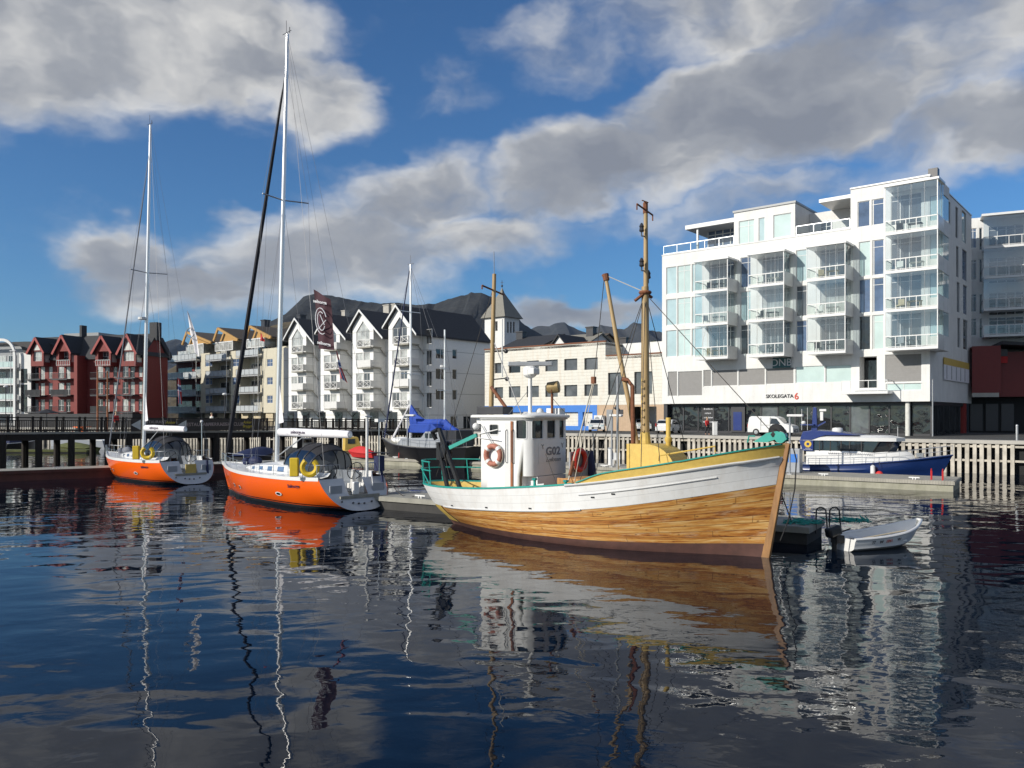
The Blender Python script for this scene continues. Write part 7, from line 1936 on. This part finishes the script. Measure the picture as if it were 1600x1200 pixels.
def pontoon(label, p0, p1, width, zt, top, side, z0=-.25, cleats=True, edge=None, hollow=False):
    """front edge p0 -> p1 seen from the camera, body behind it"""
    p0, p1 = Vector((*p0, 0)), Vector((*p1, 0)); d = p1-p0; L_ = d.length; rz = math.atan2(d.y, d.x)
    T = thing('pontoon', label, 'pontoon', p0, rz)
    m = MB(); m.box(0, 0, z0, L_, width, zt-.09); m.build('float', side, T)
    m = MB(); m.box(-.05, -.06, zt-.086, L_+.05, width+.06, zt); m.build('deck', top, T)
    m = MB(); m.box(-.05, -.10, zt-.22, L_+.05, -.065, zt-.02); m.box(L_+.055, -.08, zt-.22, L_+.09, width+.06, zt-.02); m.build('edge_board', edge or top, T)
    if cleats:
        n = max(2, int(L_/5))
        for k in range(n):
            q = MB(); x = (k+.6)*L_/n; q.beam((x-.3, .25, zt+.12), (x+.3, .25, zt+.12), .07, .06); q.box(x-.1, .2, zt, x-.05, .3, zt+.1); q.box(x+.05, .2, zt, x+.1, .3, zt+.1); q.build('cleat', 'white_paint', T)
    return T
def hoop_ladder(label, loc, rz, mat, h=.75, grp=None):
    t = thing('boarding_ladder', label, 'ladder', loc, rz, grp)
    for x in (-.3, .3):
        q = MB(); q.tube([(x, .35, 0), (x, .35, h*.8), (x, .22, h), (x, .08, h), (x, -.1, h*.75), (x, -.14, -.6)], .03, 6); q.build('handrail', mat, t, smooth=True)
    q = MB()
    for k in range(3): q.tube([(-.3, -.135, -.1-.22*k), (.3, -.135, -.1-.22*k)], .02, 5)
    q.build('rungs', mat, t)
    return t
rq = math.atan2(-.559, .829)
C0 = Vector((25.7, 46.6, 0)); CD = Vector((-.829, .559, 0))
Cp = lambda s, w=0: C0+CD*s+Vector((.559, .829, 0))*w
a = Cp(52); pC = pontoon('long pale pontoon running between the wooden boat and the slatted quay', (a.x, a.y), (C0.x, C0.y), 4.0, .62, 'pontoon_top', 'pontoon_side')
pE = pontoon('dark weathered pontoon lying behind the wooden fishing boat', (-6.97, 38.6), (10.2, 27.66), 2.4, .62, 'deck_board', 'pontoon_dark')
pA = pontoon('dark reddish pontoon at the left behind the orange yachts', (-48, 44.5), (-16, 66.1), 2.6, .72, 'deck_board', 'pontoon_red', edge='pontoon_red')
RZ = lambda p, z=.62: Vector((p.x, p.y, z))
hoop_ladder('red hooped ladder at the near right corner of the pale pontoon', RZ(Cp(.9, .5)), rq, 'red_fabric', .65)
hoop_ladder('red hooped ladder behind the orange lifebuoy end of the patrol boat', RZ(Cp(10.5, 3.2)), rq, 'red_fabric', .65)
hoop_ladder('red hooped ladder on the pontoon before the black ketch bow', RZ(Cp(43.2, .6)), rq, 'red_fabric', .65)
hoop_ladder('red hooped ladder on the pontoon amidships of the black ketch', RZ(Cp(38.2, .6)), rq, 'red_fabric', .65)
for k, (px, lb) in enumerate(((1283, 'left dark hooped ladder rail on the shaded pontoon behind the dinghy'), (1304, 'right dark hooped ladder rail on the shaded pontoon behind the dinghy'))):
    p = ground(px, 28.4, .62); t = thing('ladder_rail', lb, 'ladder rail', p, -.5, 'hooped rails by the dinghy'); q = MB(); q.tube([(-.18, 0, -.35), (-.16, 0, .45)]+[(.0-.16*math.cos(a*PI/8), 0, .45+.14*math.sin(a*PI/8)) for a in range(1, 8)]+[(.16, 0, .45), (.22, 0, -.35)], .028, 6); q.build('hoop', 'dark_frame', t, smooth=True)
for px, d, lb in ((1255, 28.6, 'teal fishing net heap on the shaded pontoon beside the bow'), (1322, 28.9, 'teal fishing net heap on the pontoon end behind the dinghy')):
    t = thing('net_heap', lb, 'fishing net', ground(px, d, .62)); rnd = random.Random(px); m = MB()
    for k in range(26):
        p = Vector((rnd.gauss(0, .35), rnd.gauss(0, .2), 0)); q_ = [p+Vector((rnd.gauss(0, .14), rnd.gauss(0, .12), abs(rnd.gauss(.05, .06)))) for _ in range(6)]; m.tube(q_, .02, 5)
    m.build('net', 'teal_paint', t)
def pier_lamp(label, loc, ht, rz, mat='galvanised', kind='arm', grp='lamp posts on the pontoons'):
    t = thing('lamp_post', label, 'lamp post', loc, rz, grp)
    m = MB(); m.box(-.14, -.14, 0, .14, .14, .04); m.tube([(0, 0, .03), (0, 0, ht)], .06, 8); m.build('post', mat, t)
    if kind == 'arm':
        m = MB(); m.box(-.15, -.16, ht, .85, .16, ht+.16); h = m.build('lamp_head', 'white_gloss', t, bevel=.04)
        q = MB(); q.box(.3, -.13, ht-.03, .82, .13, ht-.004); q.build('lens', 'dark_frame', h)
    else:
        m = MB(); m.ball((0, 0, ht+.2), .3, sc=(1.2, 1.2, .7)); m.build('lamp_head', 'white_gloss', t, smooth=True)
    return t
s_on = lambda px: (lambda k: (C0.x-k*C0.y)/(.829+k*.559))((px-800)/F)
pier_lamp('grey lamp post with an angled head on the pontoon before the tan wall', RZ(Cp(s_on(953), .3)), 3.75, rq)
pier_lamp('thin pale lamp post between the wooden bow and the patrol boat', RZ(Cp(s_on(1232), .3)), 3.75, rq)
pier_lamp('slim lamp post on the pontoon before the black ketch mast', RZ(Cp(s_on(633), .3)), 3.75, rq)
for k, (px, lb) in enumerate(((934, 'narrow white service pedestal beside the white chair on the pontoon'),)):
    t = thing('service_pedestal', lb, 'pedestal', RZ(Cp(s_on(px), 2.0)), rq); m = MB(); m.box(-.12, -.12, 0, .12, .12, 1.25); m.build('body', 'white_gloss', t, bevel=.03); m = MB(); m.box(-.13, -.13, 1.25, .13, .13, 1.36); m.build('cap', 'grey_gel', t, bevel=.02)
t = thing('chair', 'white plastic chair standing on the pale pontoon', 'chair', RZ(Cp(s_on(944), 2.0)), rq+.4)
m = MB(); m.box(-.27, -.27, .42, .27, .27, .48); m.build('seat', 'white_gloss', t)
m = MB(); m.box(-.27, .23, .48, .27, .28, .98); m.build('backrest', 'white_gloss', t)
for x, y in ((-.24, -.24), (.24, -.24), (-.24, .24), (.24, .24)): m = MB(); m.box(x-.03, y-.03, 0, x+.03, y+.03, .42); m.build('leg', 'white_gloss', t)
# the utility pod by the patrol boat's stern
t = thing('fuel_pedestal', 'grey and blue service cabinet beside the patrol boat stern', 'cabinet', RZ(Cp(s_on(1226), 2.2)), rq); m = MB(); m.box(-.5, -.4, 0, .5, .4, 1.6); m.build('cabinet', 'grey_gel', t, bevel=.05); m = MB(); m.box(-.35, -.42, .7, .35, -.405, 1.25); m.build('blue_panel', 'blue_paint', t)

# boardwalk on piles
def boardwalk():
    A, B = Vector((-52, 47.9, 0)), Vector((-10.5, 95.4, 0)); d = B-A; L_ = d.length; rz = math.atan2(d.y, d.x)
    T = thing('boardwalk', 'dark timber boardwalk on piles with railings crossing the left basin', 'boardwalk', (A.x, A.y, 0), rz)
    Zd = lambda x: 3.25-.55*x/L_
    W_ = 3.6
    k = (Zd(L_)-Zd(0))/L_
    def slab(m, y0, y1, a, b_):
        m.prism([(0, Zd(0)+a), (L_, Zd(L_)+a), (L_, Zd(L_)+b_), (0, Zd(0)+b_)], y0, y1, 'y')
    m = MB(); slab(m, 0, W_, -.1, 0); m.build('deck', 'pale_wood', T)
    m = MB(); slab(m, -.06, -.01, -.12, .06); m.build('edge_board', 'deck_board', T)
    m = MB(); slab(m, .05, .35, -.62, -.104); slab(m, W_-.4, W_-.1, -.62, -.104); m.build('beam', 'timber_dark', T)
    def sx(px):
        kk = (px-800)/F; u = d.normalized(); return (kk*A.y-A.x)/(u.x-kk*u.y)
    for px in (-40, 5, 62, 113, 170, 204, 268, 340, 360, 413, 470, 520, 560, 600):
        for y in (.2, W_-.25):
            x = sx(px); m = MB(); m.tube([(x, y, -2), (x, y, Zd(x)-.1)], .27, 8); m.build('pile', 'timber_dark', T)
    for y in (.05, W_-.05):
        n = int(L_/1.75)
        for j in range(n+1):
            x = j*L_/n; m = MB(); m.box(x-.08, y-.08, Zd(x)-.3, x+.08, y+.08, Zd(x)+1.30); m.build('post', 'timber_dark', T)
        m = MB(); slab(m, y-.07, y+.07, 1.16, 1.24); slab(m, y-.03, y+.03, .10, .18); slab(m, y-.03, y+.03, .95, 1.0); m.build('railing', 'timber_dark', T)
        m = MB()
        for j in range(int(L_/.16)):
            x = j*.16+.08; m.box(x-.018, y-.018, Zd(x)+.18, x+.018, y+.018, Zd(x)+.95)
        m.build('balusters', 'timber_dark', T)
    return T, sx, Zd
BW, bsx, bZ = boardwalk()
def bsign(label, x0p, x1p, parts):
    x0, x1 = bsx(x0p), bsx(x1p); z = bZ((x0+x1)/2); rz = MW[BW.name].to_euler().z; Wd = x1-x0
    t = thing('boardwalk_sign', label, 'sign', MW[BW.name] @ Vector((x0, -.12, z+.08)), rz)
    slope = -.55/63
    m = MB(); m.box(0, -.03, 0, Wd, .02, 1.10); m.build('board', 'sign_brown', t)
    for kind, px, z_, sz, txt, mt in parts:
        x = bsx(px)-x0
        if kind == 'arrow':
            q = MB(); q.prism([(x-.42, .55), (x+.42, .10), (x+.42, 1.0)], -.05, -.035, 'y'); q.build('arrow', 'curtain', t)
        else:
            tx = text_mb(txt, sz, .004, .004, shear=.25 if kind == 'script' else 0); place_text(tx, (x, -.045, z_), (1, 0, 0), (0, 0, 1)); tx.build('lettering', mt, t)
bsign('brown boardwalk sign with arrow, LOBBYBAR lettering and a yellow script logo', 204, 274, (('arrow', 211, 0, 0, '', ''), ('t', 240, .78, .36, 'RESTAURANT', 'sign_letter'), ('t', 240, .36, .40, 'LOBBYBAR', 'sign_letter'), ('script', 265, .74, .36, 'Anker', 'letter_yellow'), ('script', 265, .36, .36, 'Brygge', 'letter_yellow')))
bsign('long brown boardwalk sign reading RESTAURANT BAR TERRACE NIGHTCLUB beside an arrow', 277, 408, (('arrow', 283, 0, 0, '', ''), ('t', 308, .58, .44, 'RESTAURANT', 'sign_letter'), ('t', 326, .58, .44, 'BAR', 'sign_letter'), ('t', 340, .58, .44, 'TERRACE', 'sign_letter'), ('t', 361, .58, .44, 'NIGHTCLUB', 'sign_letter'), ('script', 385, .76, .36, 'Anker', 'letter_yellow'), ('script', 385, .38, .36, 'Brygge', 'letter_yellow')))

# ---------------------------------------------------------------- people
def person(label, loc, rz, jacket, trousers='dark_cloth', stride=.18):
    t = thing('person', label, 'person', loc, rz)
    def skin(name, verts, edges, rad, mat):
        me = bpy.data.meshes.new(name); me.from_pydata(verts, edges, []); me.materials.append(MATS[mat])
        o = bpy.data.objects.new(name, me); COL.objects.link(o); o.parent = t
        md = o.modifiers.new('skin', 'SKIN'); md.use_smooth_shade = True
        for v, r in zip(me.skin_vertices[0].data, rad): v.radius = (r, r) if not isinstance(r, tuple) else r
        me.skin_vertices[0].data[0].use_root = True
        sb = o.modifiers.new('sub', 'SUBSURF'); sb.levels = 1; sb.render_levels = 1
        return o
    s = stride
    V = [(0, 0, .92), (0, 0, 1.15), (0, .0, 1.38), (0, 0, 1.50), (0, -.02, 1.60), (0, -.02, 1.70),
         (.1, 0, .88), (.1, -s*.5, .48), (.1, -s*.6+.02, .08), (.1, -s*.6-.14, .04), (-.1, 0, .88), (-.1, s*.4, .48), (-.1, s*.9, .10), (-.1, s*.9-.14, .05),
         (.19, 0, 1.38), (.25, s*.3, 1.10), (.23, -.06+s*.2, .86), (.23, -.08+s*.2, .78), (-.19, 0, 1.38), (-.25, -s*.3, 1.10), (-.23, -.12-s*.2, .86), (-.23, -.14-s*.2, .78)]
    E = [(0, 1), (1, 2), (2, 3), (3, 4), (4, 5), (0, 6), (6, 7), (7, 8), (8, 9), (0, 10), (10, 11), (11, 12), (12, 13), (2, 14), (14, 15), (15, 16), (16, 17), (2, 18), (18, 19), (19, 20), (20, 21)]
    Rr = [.13, .13, .14, .055, .085, .075, .085, .06, .045, .04, .085, .06, .045, .04, .06, .045, .035, .03, .06, .045, .035, .03]
    skin('body', V, E, Rr, 'skin')
    J = [V[i] for i in (0, 1, 2, 14, 15, 16, 18, 19, 20)]
    skin('jacket', J, [(0, 1), (1, 2), (2, 3), (3, 4), (4, 5), (2, 6), (6, 7), (7, 8)], [.19, .175, .18, .09, .07, .06, .09, .07, .06], jacket)
    P_ = [V[i] for i in (0, 6, 7, 8, 10, 11, 12)]
    skin('trousers', P_, [(0, 1), (1, 2), (2, 3), (0, 4), (4, 5), (5, 6)], [.15, .11, .085, .065, .11, .085, .065], trousers)
    m = MB(); m.ball((0, .015, 1.69), .105, sc=(.95, 1.05, .85)); m.build('hair', 'light_hair', t, smooth=True)
    return t
person('person in a red coat walking past the dark shop windows', ground(1105, 80, QZ), .6, 'red_fabric')
x = bsx(193); person('person in a red jacket standing on the boardwalk beside the sign', MW[BW.name] @ Vector((x, 1.5, bZ(x))), 1.2, 'red_fabric', stride=.04)
x = bsx(349); person('person in a pale top on the boardwalk behind the long sign', MW[BW.name] @ Vector((x, 2.2, bZ(x))), 2.4, 'curtain', stride=.04)

# ---------------------------------------------------------------- vehicles
def vehicle(name, label, cat, loc, rz, prof, glass, L_, wd, wb, wr, paint='white_gloss', van=False):
    """prof: side outline (x forward, z); glass: list of side window polygons"""
    t = thing(name, label, cat, loc, rz)
    m = MB(); hw = wd/2; n = len(prof)
    def inset(p):  # tumblehome: narrower towards the roof
        return hw-(.13 if not van else .07)*max(0, (p[1]-.85))
    rows = [[(p[0], -inset(p), p[1]) for p in prof], [(p[0], inset(p), p[1]) for p in prof]]
    m.grid([[r[k] for r in rows] for k in range(n)]+[[r[0] for r in rows]])
    m.face(rows[0]); m.face(list(reversed(rows[1]))); m.build('body', paint, t, fix=True, bevel=.04)
    for sd in (-1, 1):
        for g in glass:
            q = MB(); q.face([(x, sd*(inset((x, z))+.012), z) for x, z in g]); q.build('window', 'pane_dark', t)
    # windscreen and rear window lie on the sloping faces
    for i, j, sc in prof_glass(prof):
        a, b_ = Vector((prof[i][0], 0, prof[i][1])), Vector((prof[j][0], 0, prof[j][1])); nn = (b_-a).cross(Vector((0, 1, 0))).normalized(); c = Vector((L_/2, 0, .8))
        if nn.dot(a-c) < 0: nn = -nn
        a2, b2 = a+(b_-a)*.1+nn*.012, a+(b_-a)*.92+nn*.012; q = MB(); q.face([(a2.x, -inset((0, a2.z))*.9, a2.z), (a2.x, inset((0, a2.z))*.9, a2.z), (b2.x, inset((0, b2.z))*.9, b2.z), (b2.x, -inset((0, b2.z))*.9, b2.z)]); q.build('windscreen', 'pane_dark', t)
    for x in wb:
        for sd in (-1, 1):
            q = MB(); q.lathe([(wr*.6, -.1), (wr*.95, -.1), (wr, -.06), (wr, .06), (wr*.95, .1), (wr*.6, .1)], (x, sd*(hw-.08), wr), 18, (0, 1, 0)); w_ = q.build('wheel', 'black_rubber', t, smooth=True)
            r = MB(); r.lathe([(.02, -.02), (wr*.58, -.015), (wr*.58, .015), (.02, .02)], (x, sd*(hw+.015), wr), 12, (0, 1, 0)); r.build('rim', 'rim_grey', w_)
    xf = max(p[0] for p in prof); xr = min(p[0] for p in prof)
    for sd in (-1, 1):
        q = MB(); q.box(xf-.22, sd*(hw-.42), .66, xf-.02, sd*(hw-.03), .82); q.build('headlight', 'pane_pale', t, bevel=.03)
        q = MB(); q.box(xr-.02, sd*(hw-.2), .75, xr+.08, sd*(hw-.02), 1.1); q.build('tail_light', 'tail_lamp', t, bevel=.02)
        q = MB(); q.box(L_*.62, sd*(hw+.02), 1.0, L_*.62+.12, sd*(hw+.18), 1.14); q.build('mirror', 'dark_frame', t, bevel=.02)
    q = MB(); q.box(xf-.06, -hw*.6, .38, xf+.025, hw*.6, .60); q.build('grille', 'dark_frame', t)
    q = MB(); q.box(xf+.0, -.26, .42, xf+.035, .26, .53); q.build('number_plate', 'white_paint', t)
    return t
def prof_glass(prof): return prof_glass.pairs
vp = [(0, .3), (0.02, 1.0), (.14, 1.72), (.35, 1.86), (2.6, 1.84), (2.95, 1.72), (3.55, 1.16), (4.25, .98), (4.4, .75), (4.4, .3)]
prof_glass.pairs = [(5, 6, 1), (1, 2, 1)]
vg = [[(2.25, 1.12), (3.2, 1.14), (2.82, 1.62), (2.3, 1.66)]]
vl = Vector((.8, -.6)); rv = math.atan2(vl.y, vl.x)
p = ground(1173, 78.5, QZ); van = vehicle('parked_van', 'white panel van parked before the dark glazed shopfront', 'van', p, rv, vp, vg, 4.4, 1.8, (.85, 3.5), .33, van=True)
q = MB(); q.box(1.3, -.92, .5, 1.32, -.86, 1.75); q.box(2.2, -.92, .5, 2.22, -.86, 1.75); q.box(1.3, -.915, 1.0, 2.2, -.895, 1.03); q.build('side_door', 'grey_frame', van)
cpf = [(0, .3), (.02, .9), (.2, 1.05), (.65, 1.42), (1.1, 1.48), (2.1, 1.45), (2.9, .98), (3.75, .84), (3.95, .62), (3.95, .3)]
prof_glass.pairs = [(5, 6, 1), (2, 3, 1)]
cg = [[(.75, 1.0), (1.6, 1.0), (1.6, 1.36), (.95, 1.36)], [(1.68, 1.0), (2.62, 1.0), (2.1, 1.34), (1.68, 1.36)]]
c1 = vehicle('parked_car', 'white hatchback facing the water before the beige shutters', 'car', ground(934, 95, QZ), -PI/2-.15, cpf, cg, 3.95, 1.74, (.7, 3.15), .31)
dup(c1, ground(1036, 84, QZ), -PI/2-.5+PI, 'white car seen from behind beside the corner of the white block')
dup(c1, ground(999, 101, QZ), -PI/2, 'white car parked inside the open garage bay of the warehouse')
m = thing('bollard', 'square white post at the quay edge beside the red coated person', 'bollard', ground(1117, 76, QZ+.06)); q = MB(); q.box(-.2, -.2, 0, .2, .2, 1.25); q.build('post', 'white_paint', m, bevel=.03); q = MB(); q.box(-.22, -.22, 1.25, .22, .22, 1.3); q.build('cap', 'white_gloss', m)
m = thing('bollard', 'slim grey steel post on the quay at the right edge', 'bollard', ground(1589, 62, QZ)); q = MB(); q.tube([(0, 0, 0), (0, 0, 1.15)], .09, 10); q.build('post', 'galvanised', m); q = MB(); q.ball((0, 0, 1.15), .1); q.build('cap', 'galvanised', m)

# ---------------------------------------------------------------- small craft and poles in the left basin
def small_boat(label, px0, px1, d0, d1, hullm, topm, hgt=.8, beam=1.0, cabin=None, cover=None, name='small_boat', cat='boat', z=0):
    a, b_ = ground(px0, d0, z), ground(px1, d1, z); dd = b_-a; L_ = dd.length; rz = math.atan2(dd.y, dd.x)
    T = thing(name, label, cat, a, rz)
    bS = [(0, .8*beam), (.3, beam), (.65, .85*beam), (.9, .35*beam), (1, .04)]
    def P(t, k, sd): z = (hgt*(1+.35*t*t))*k-.1; return (t*(L_-.5*(1-k)*t), sd*curve(bS, t)*(.65+.35*k), z)
    m = MB()
    for sd in (-1, 1): m.grid([[P(i/14, j/4, sd) for j in range(5)] for i in range(15)], flip=sd > 0)
    m.face([P(0, j/4, -1) for j in range(5)]+[P(0, j/4, 1) for j in reversed(range(5))]); m.build('hull', hullm, T, smooth=True)
    m = MB(); m.tube([P(i/14, 1, -1) for i in range(15)]+[P(i/14, 1, 1) for i in reversed(range(15))], .05, 6); m.build('gunwale', topm, T)
    m = MB(); m.grid([[P(i/14, .8, -1), P(i/14, .8, 1)] for i in range(15)]); m.build('deck', topm, T)
    if cabin:
        x0, x1, h, mt = cabin; m = MB(); m.prism([(x0*L_, hgt*.7), (x0*L_+.05, hgt+h), (x1*L_-.5, hgt+h), (x1*L_, hgt*.8)], -beam*.6, beam*.6, 'y'); c = m.build('cabin', mt, T, bevel=.04)
        for sd in (-1, 1): q = MB(); q.box(x0*L_+.3, sd*beam*.6, hgt+h*.45, x1*L_-.8, sd*(beam*.6+.02), hgt+h*.85); q.build('window', 'pane_dark', c)
    if cover:
        m = MB(); m.grid([[P(i/14, 1, -1), (P(i/14, 1, 1)[0], -curve(bS, i/14)*.5, hgt*(1+.35*(i/14)**2)+.35*math.sin(PI*i/14)), (P(i/14, 1, 1)[0], 0, hgt*(1+.35*(i/14)**2)+.5*math.sin(PI*i/14)), (P(i/14, 1, 1)[0], curve(bS, i/14)*.5, hgt*(1+.35*(i/14)**2)+.35*math.sin(PI*i/14)), P(i/14, 1, 1)] for i in range(15)]); m.build('cover', cover, T, smooth=True)
    return T
small_boat('long pale blue open boat moored behind the left boardwalk piles', 172, 78, 103, 116, 'grey_gel', 'white_paint', 1.3, 1.2)
small_boat('dark boat with a white striped rail under the far left boardwalk', 0, 58, 100, 108, 'black_paint', 'white_paint', 1.0, 1.2, (.1, .5, .7, 'navy_cover'))
small_boat('orange wheelhouse boat far behind the boardwalk piles', 148, 108, 121, 124, 'orange_timber', 'white_paint', 1.2, 1.2, (.3, .75, 1.5, 'orange_gel'))
small_boat('upturned green weedy boat on the low float behind the boardwalk', 146, 92, 97, 101, 'seaweed_green', 'seaweed_green', .55, 1.2, None, 'seaweed_green')
small_boat('red covered canoe on the pontoon behind the nearer orange yacht', 585, 545, 72, 74, 'red_fabric', 'red_fabric', .38, .42, None, 'red_fabric', 'canoe', 'canoe', .72)
small_boat('small yellow framed wooden boat moored behind the red canoe', 530, 574, 79, 80, 'mast_wood', 'yellow_paint', 1.1, 1.2, (.15, .8, 1.2, 'yellow_paint'))
small_boat('dark motorboat moored left of the yellow framed boat below the terrace', 455, 500, 88, 92, 'black_paint', 'white_paint', 1.0, 1.2, (.2, .7, .9, 'white_gloss'))
small_boat('navy canvas covered motorboat behind the nearer yacht foredeck', 370, 425, 66, 72, 'black_paint', 'navy_cover', 1.1, 1.3, None, 'navy_cover')
pontoon('low weedy float carrying the upturned green boat', (-62.5, 94), (-50, 94), 2.2, .35, 'seaweed_green', 'pontoon_dark', cleats=False)
for px, y0, d, lb in ((152.5, 580, 112, 'left of two bare brown poles before the red row'), (168, 582, 112, 'right of two bare brown poles before the red row')):
    b_ = ground(px, d, 0); zt = H+(HZ-y0)/F*d; t = thing('mooring_mast', lb, 'pole', b_, 0, 'bare poles before the red row'); m = MB(); m.tube([(0, 0, -1), (0, 0, zt)], [.16, .10], 8); m.build('pole', 'orange_timber', t, smooth=True); m = MB(); m.lathe([(.12, 0), (.14, .1), (.04, .2)], (0, 0, zt), 8); m.build('cap', 'rust', t)
pier_lamp('street lamp with a dome head at the far left waterfront', ground(9, 128, QZ), H+(HZ-606)/F*128-QZ, 0, 'dark_frame', 'dome', 'waterfront street lamps')
pier_lamp('tall street lamp with a flat head before the rounded pale block', ground(17, 133, QZ), H+(HZ-549)/F*133-QZ, 0, 'galvanised', 'arm', 'waterfront street lamps')
pier_lamp('street lamp with a dome head before the beige block', ground(351, 121, QZ), H+(HZ-618)/F*121-QZ, 0, 'dark_frame', 'dome', 'waterfront street lamps')
t = thing('cafe_umbrella', 'dark cafe parasol on the far left waterfront', 'parasol', ground(73, 128, QZ)); m = MB(); m.tube([(0, 0, 0), (0, 0, 2.6)], .05, 6); m.build('pole', 'dark_frame', t); m = MB(); m.lathe([(1.9, 2.2), (1.9, 2.3), (.1, 2.9)], (0, 0, 0), 8); m.build('canopy', 'dark_cloth', t)
for k, (px, d) in enumerate(((85, 118), (55, 119), (98, 120))):
    pass
# mooring lines
def line(label, pts, r=.02, mat='rope_dark'):
    b_ = Vector(pts[0]); m = MB(); m.tube(pts, r, 5); o = m.build('mooring_line', mat, None, base=tuple(b_)); tag(o, label, 'mooring line')
a = MW[Y2.name] @ Vector((.6, -1.6, 1.5)); b_ = Vector((-4.6, 37.6, .66)); line('dark sagging mooring line from the nearer yacht stern to the pontoon', [a, a+(b_-a)*.4-Vector((0, 0, .35)), a+(b_-a)*.75-Vector((0, 0, .35)), b_])
a = MW[FISH.name] @ Vector((12.4, .6, 3.5)); b_ = Vector((10.0, 28.6, .66)); line('dark mooring line from the wooden bow to the shaded pontoon', [a, a+(b_-a)*.5-Vector((0, 0, .2)), b_])

# ---------------------------------------------------------------- the air between here and the mountains
def haze():
    m = bpy.data.materials.new('haze_air'); m.use_nodes = True
    nt = m.node_tree; nt.nodes.clear(); o = nt.nodes.new('ShaderNodeOutputMaterial'); v = nt.nodes.new('ShaderNodeVolumePrincipled')
    v.inputs['Color'].default_value = (.55, .70, .95, 1); v.inputs['Density'].default_value = 2.0e-5; v.inputs['Anisotropy'].default_value = .2
    nt.links.new(v.outputs[0], o.inputs['Volume'])
    q = MB(); q.box(-6500, -900, -4.5, 6500, 9500, 900); tag(q.build('haze', m), kind='stuff')
haze()
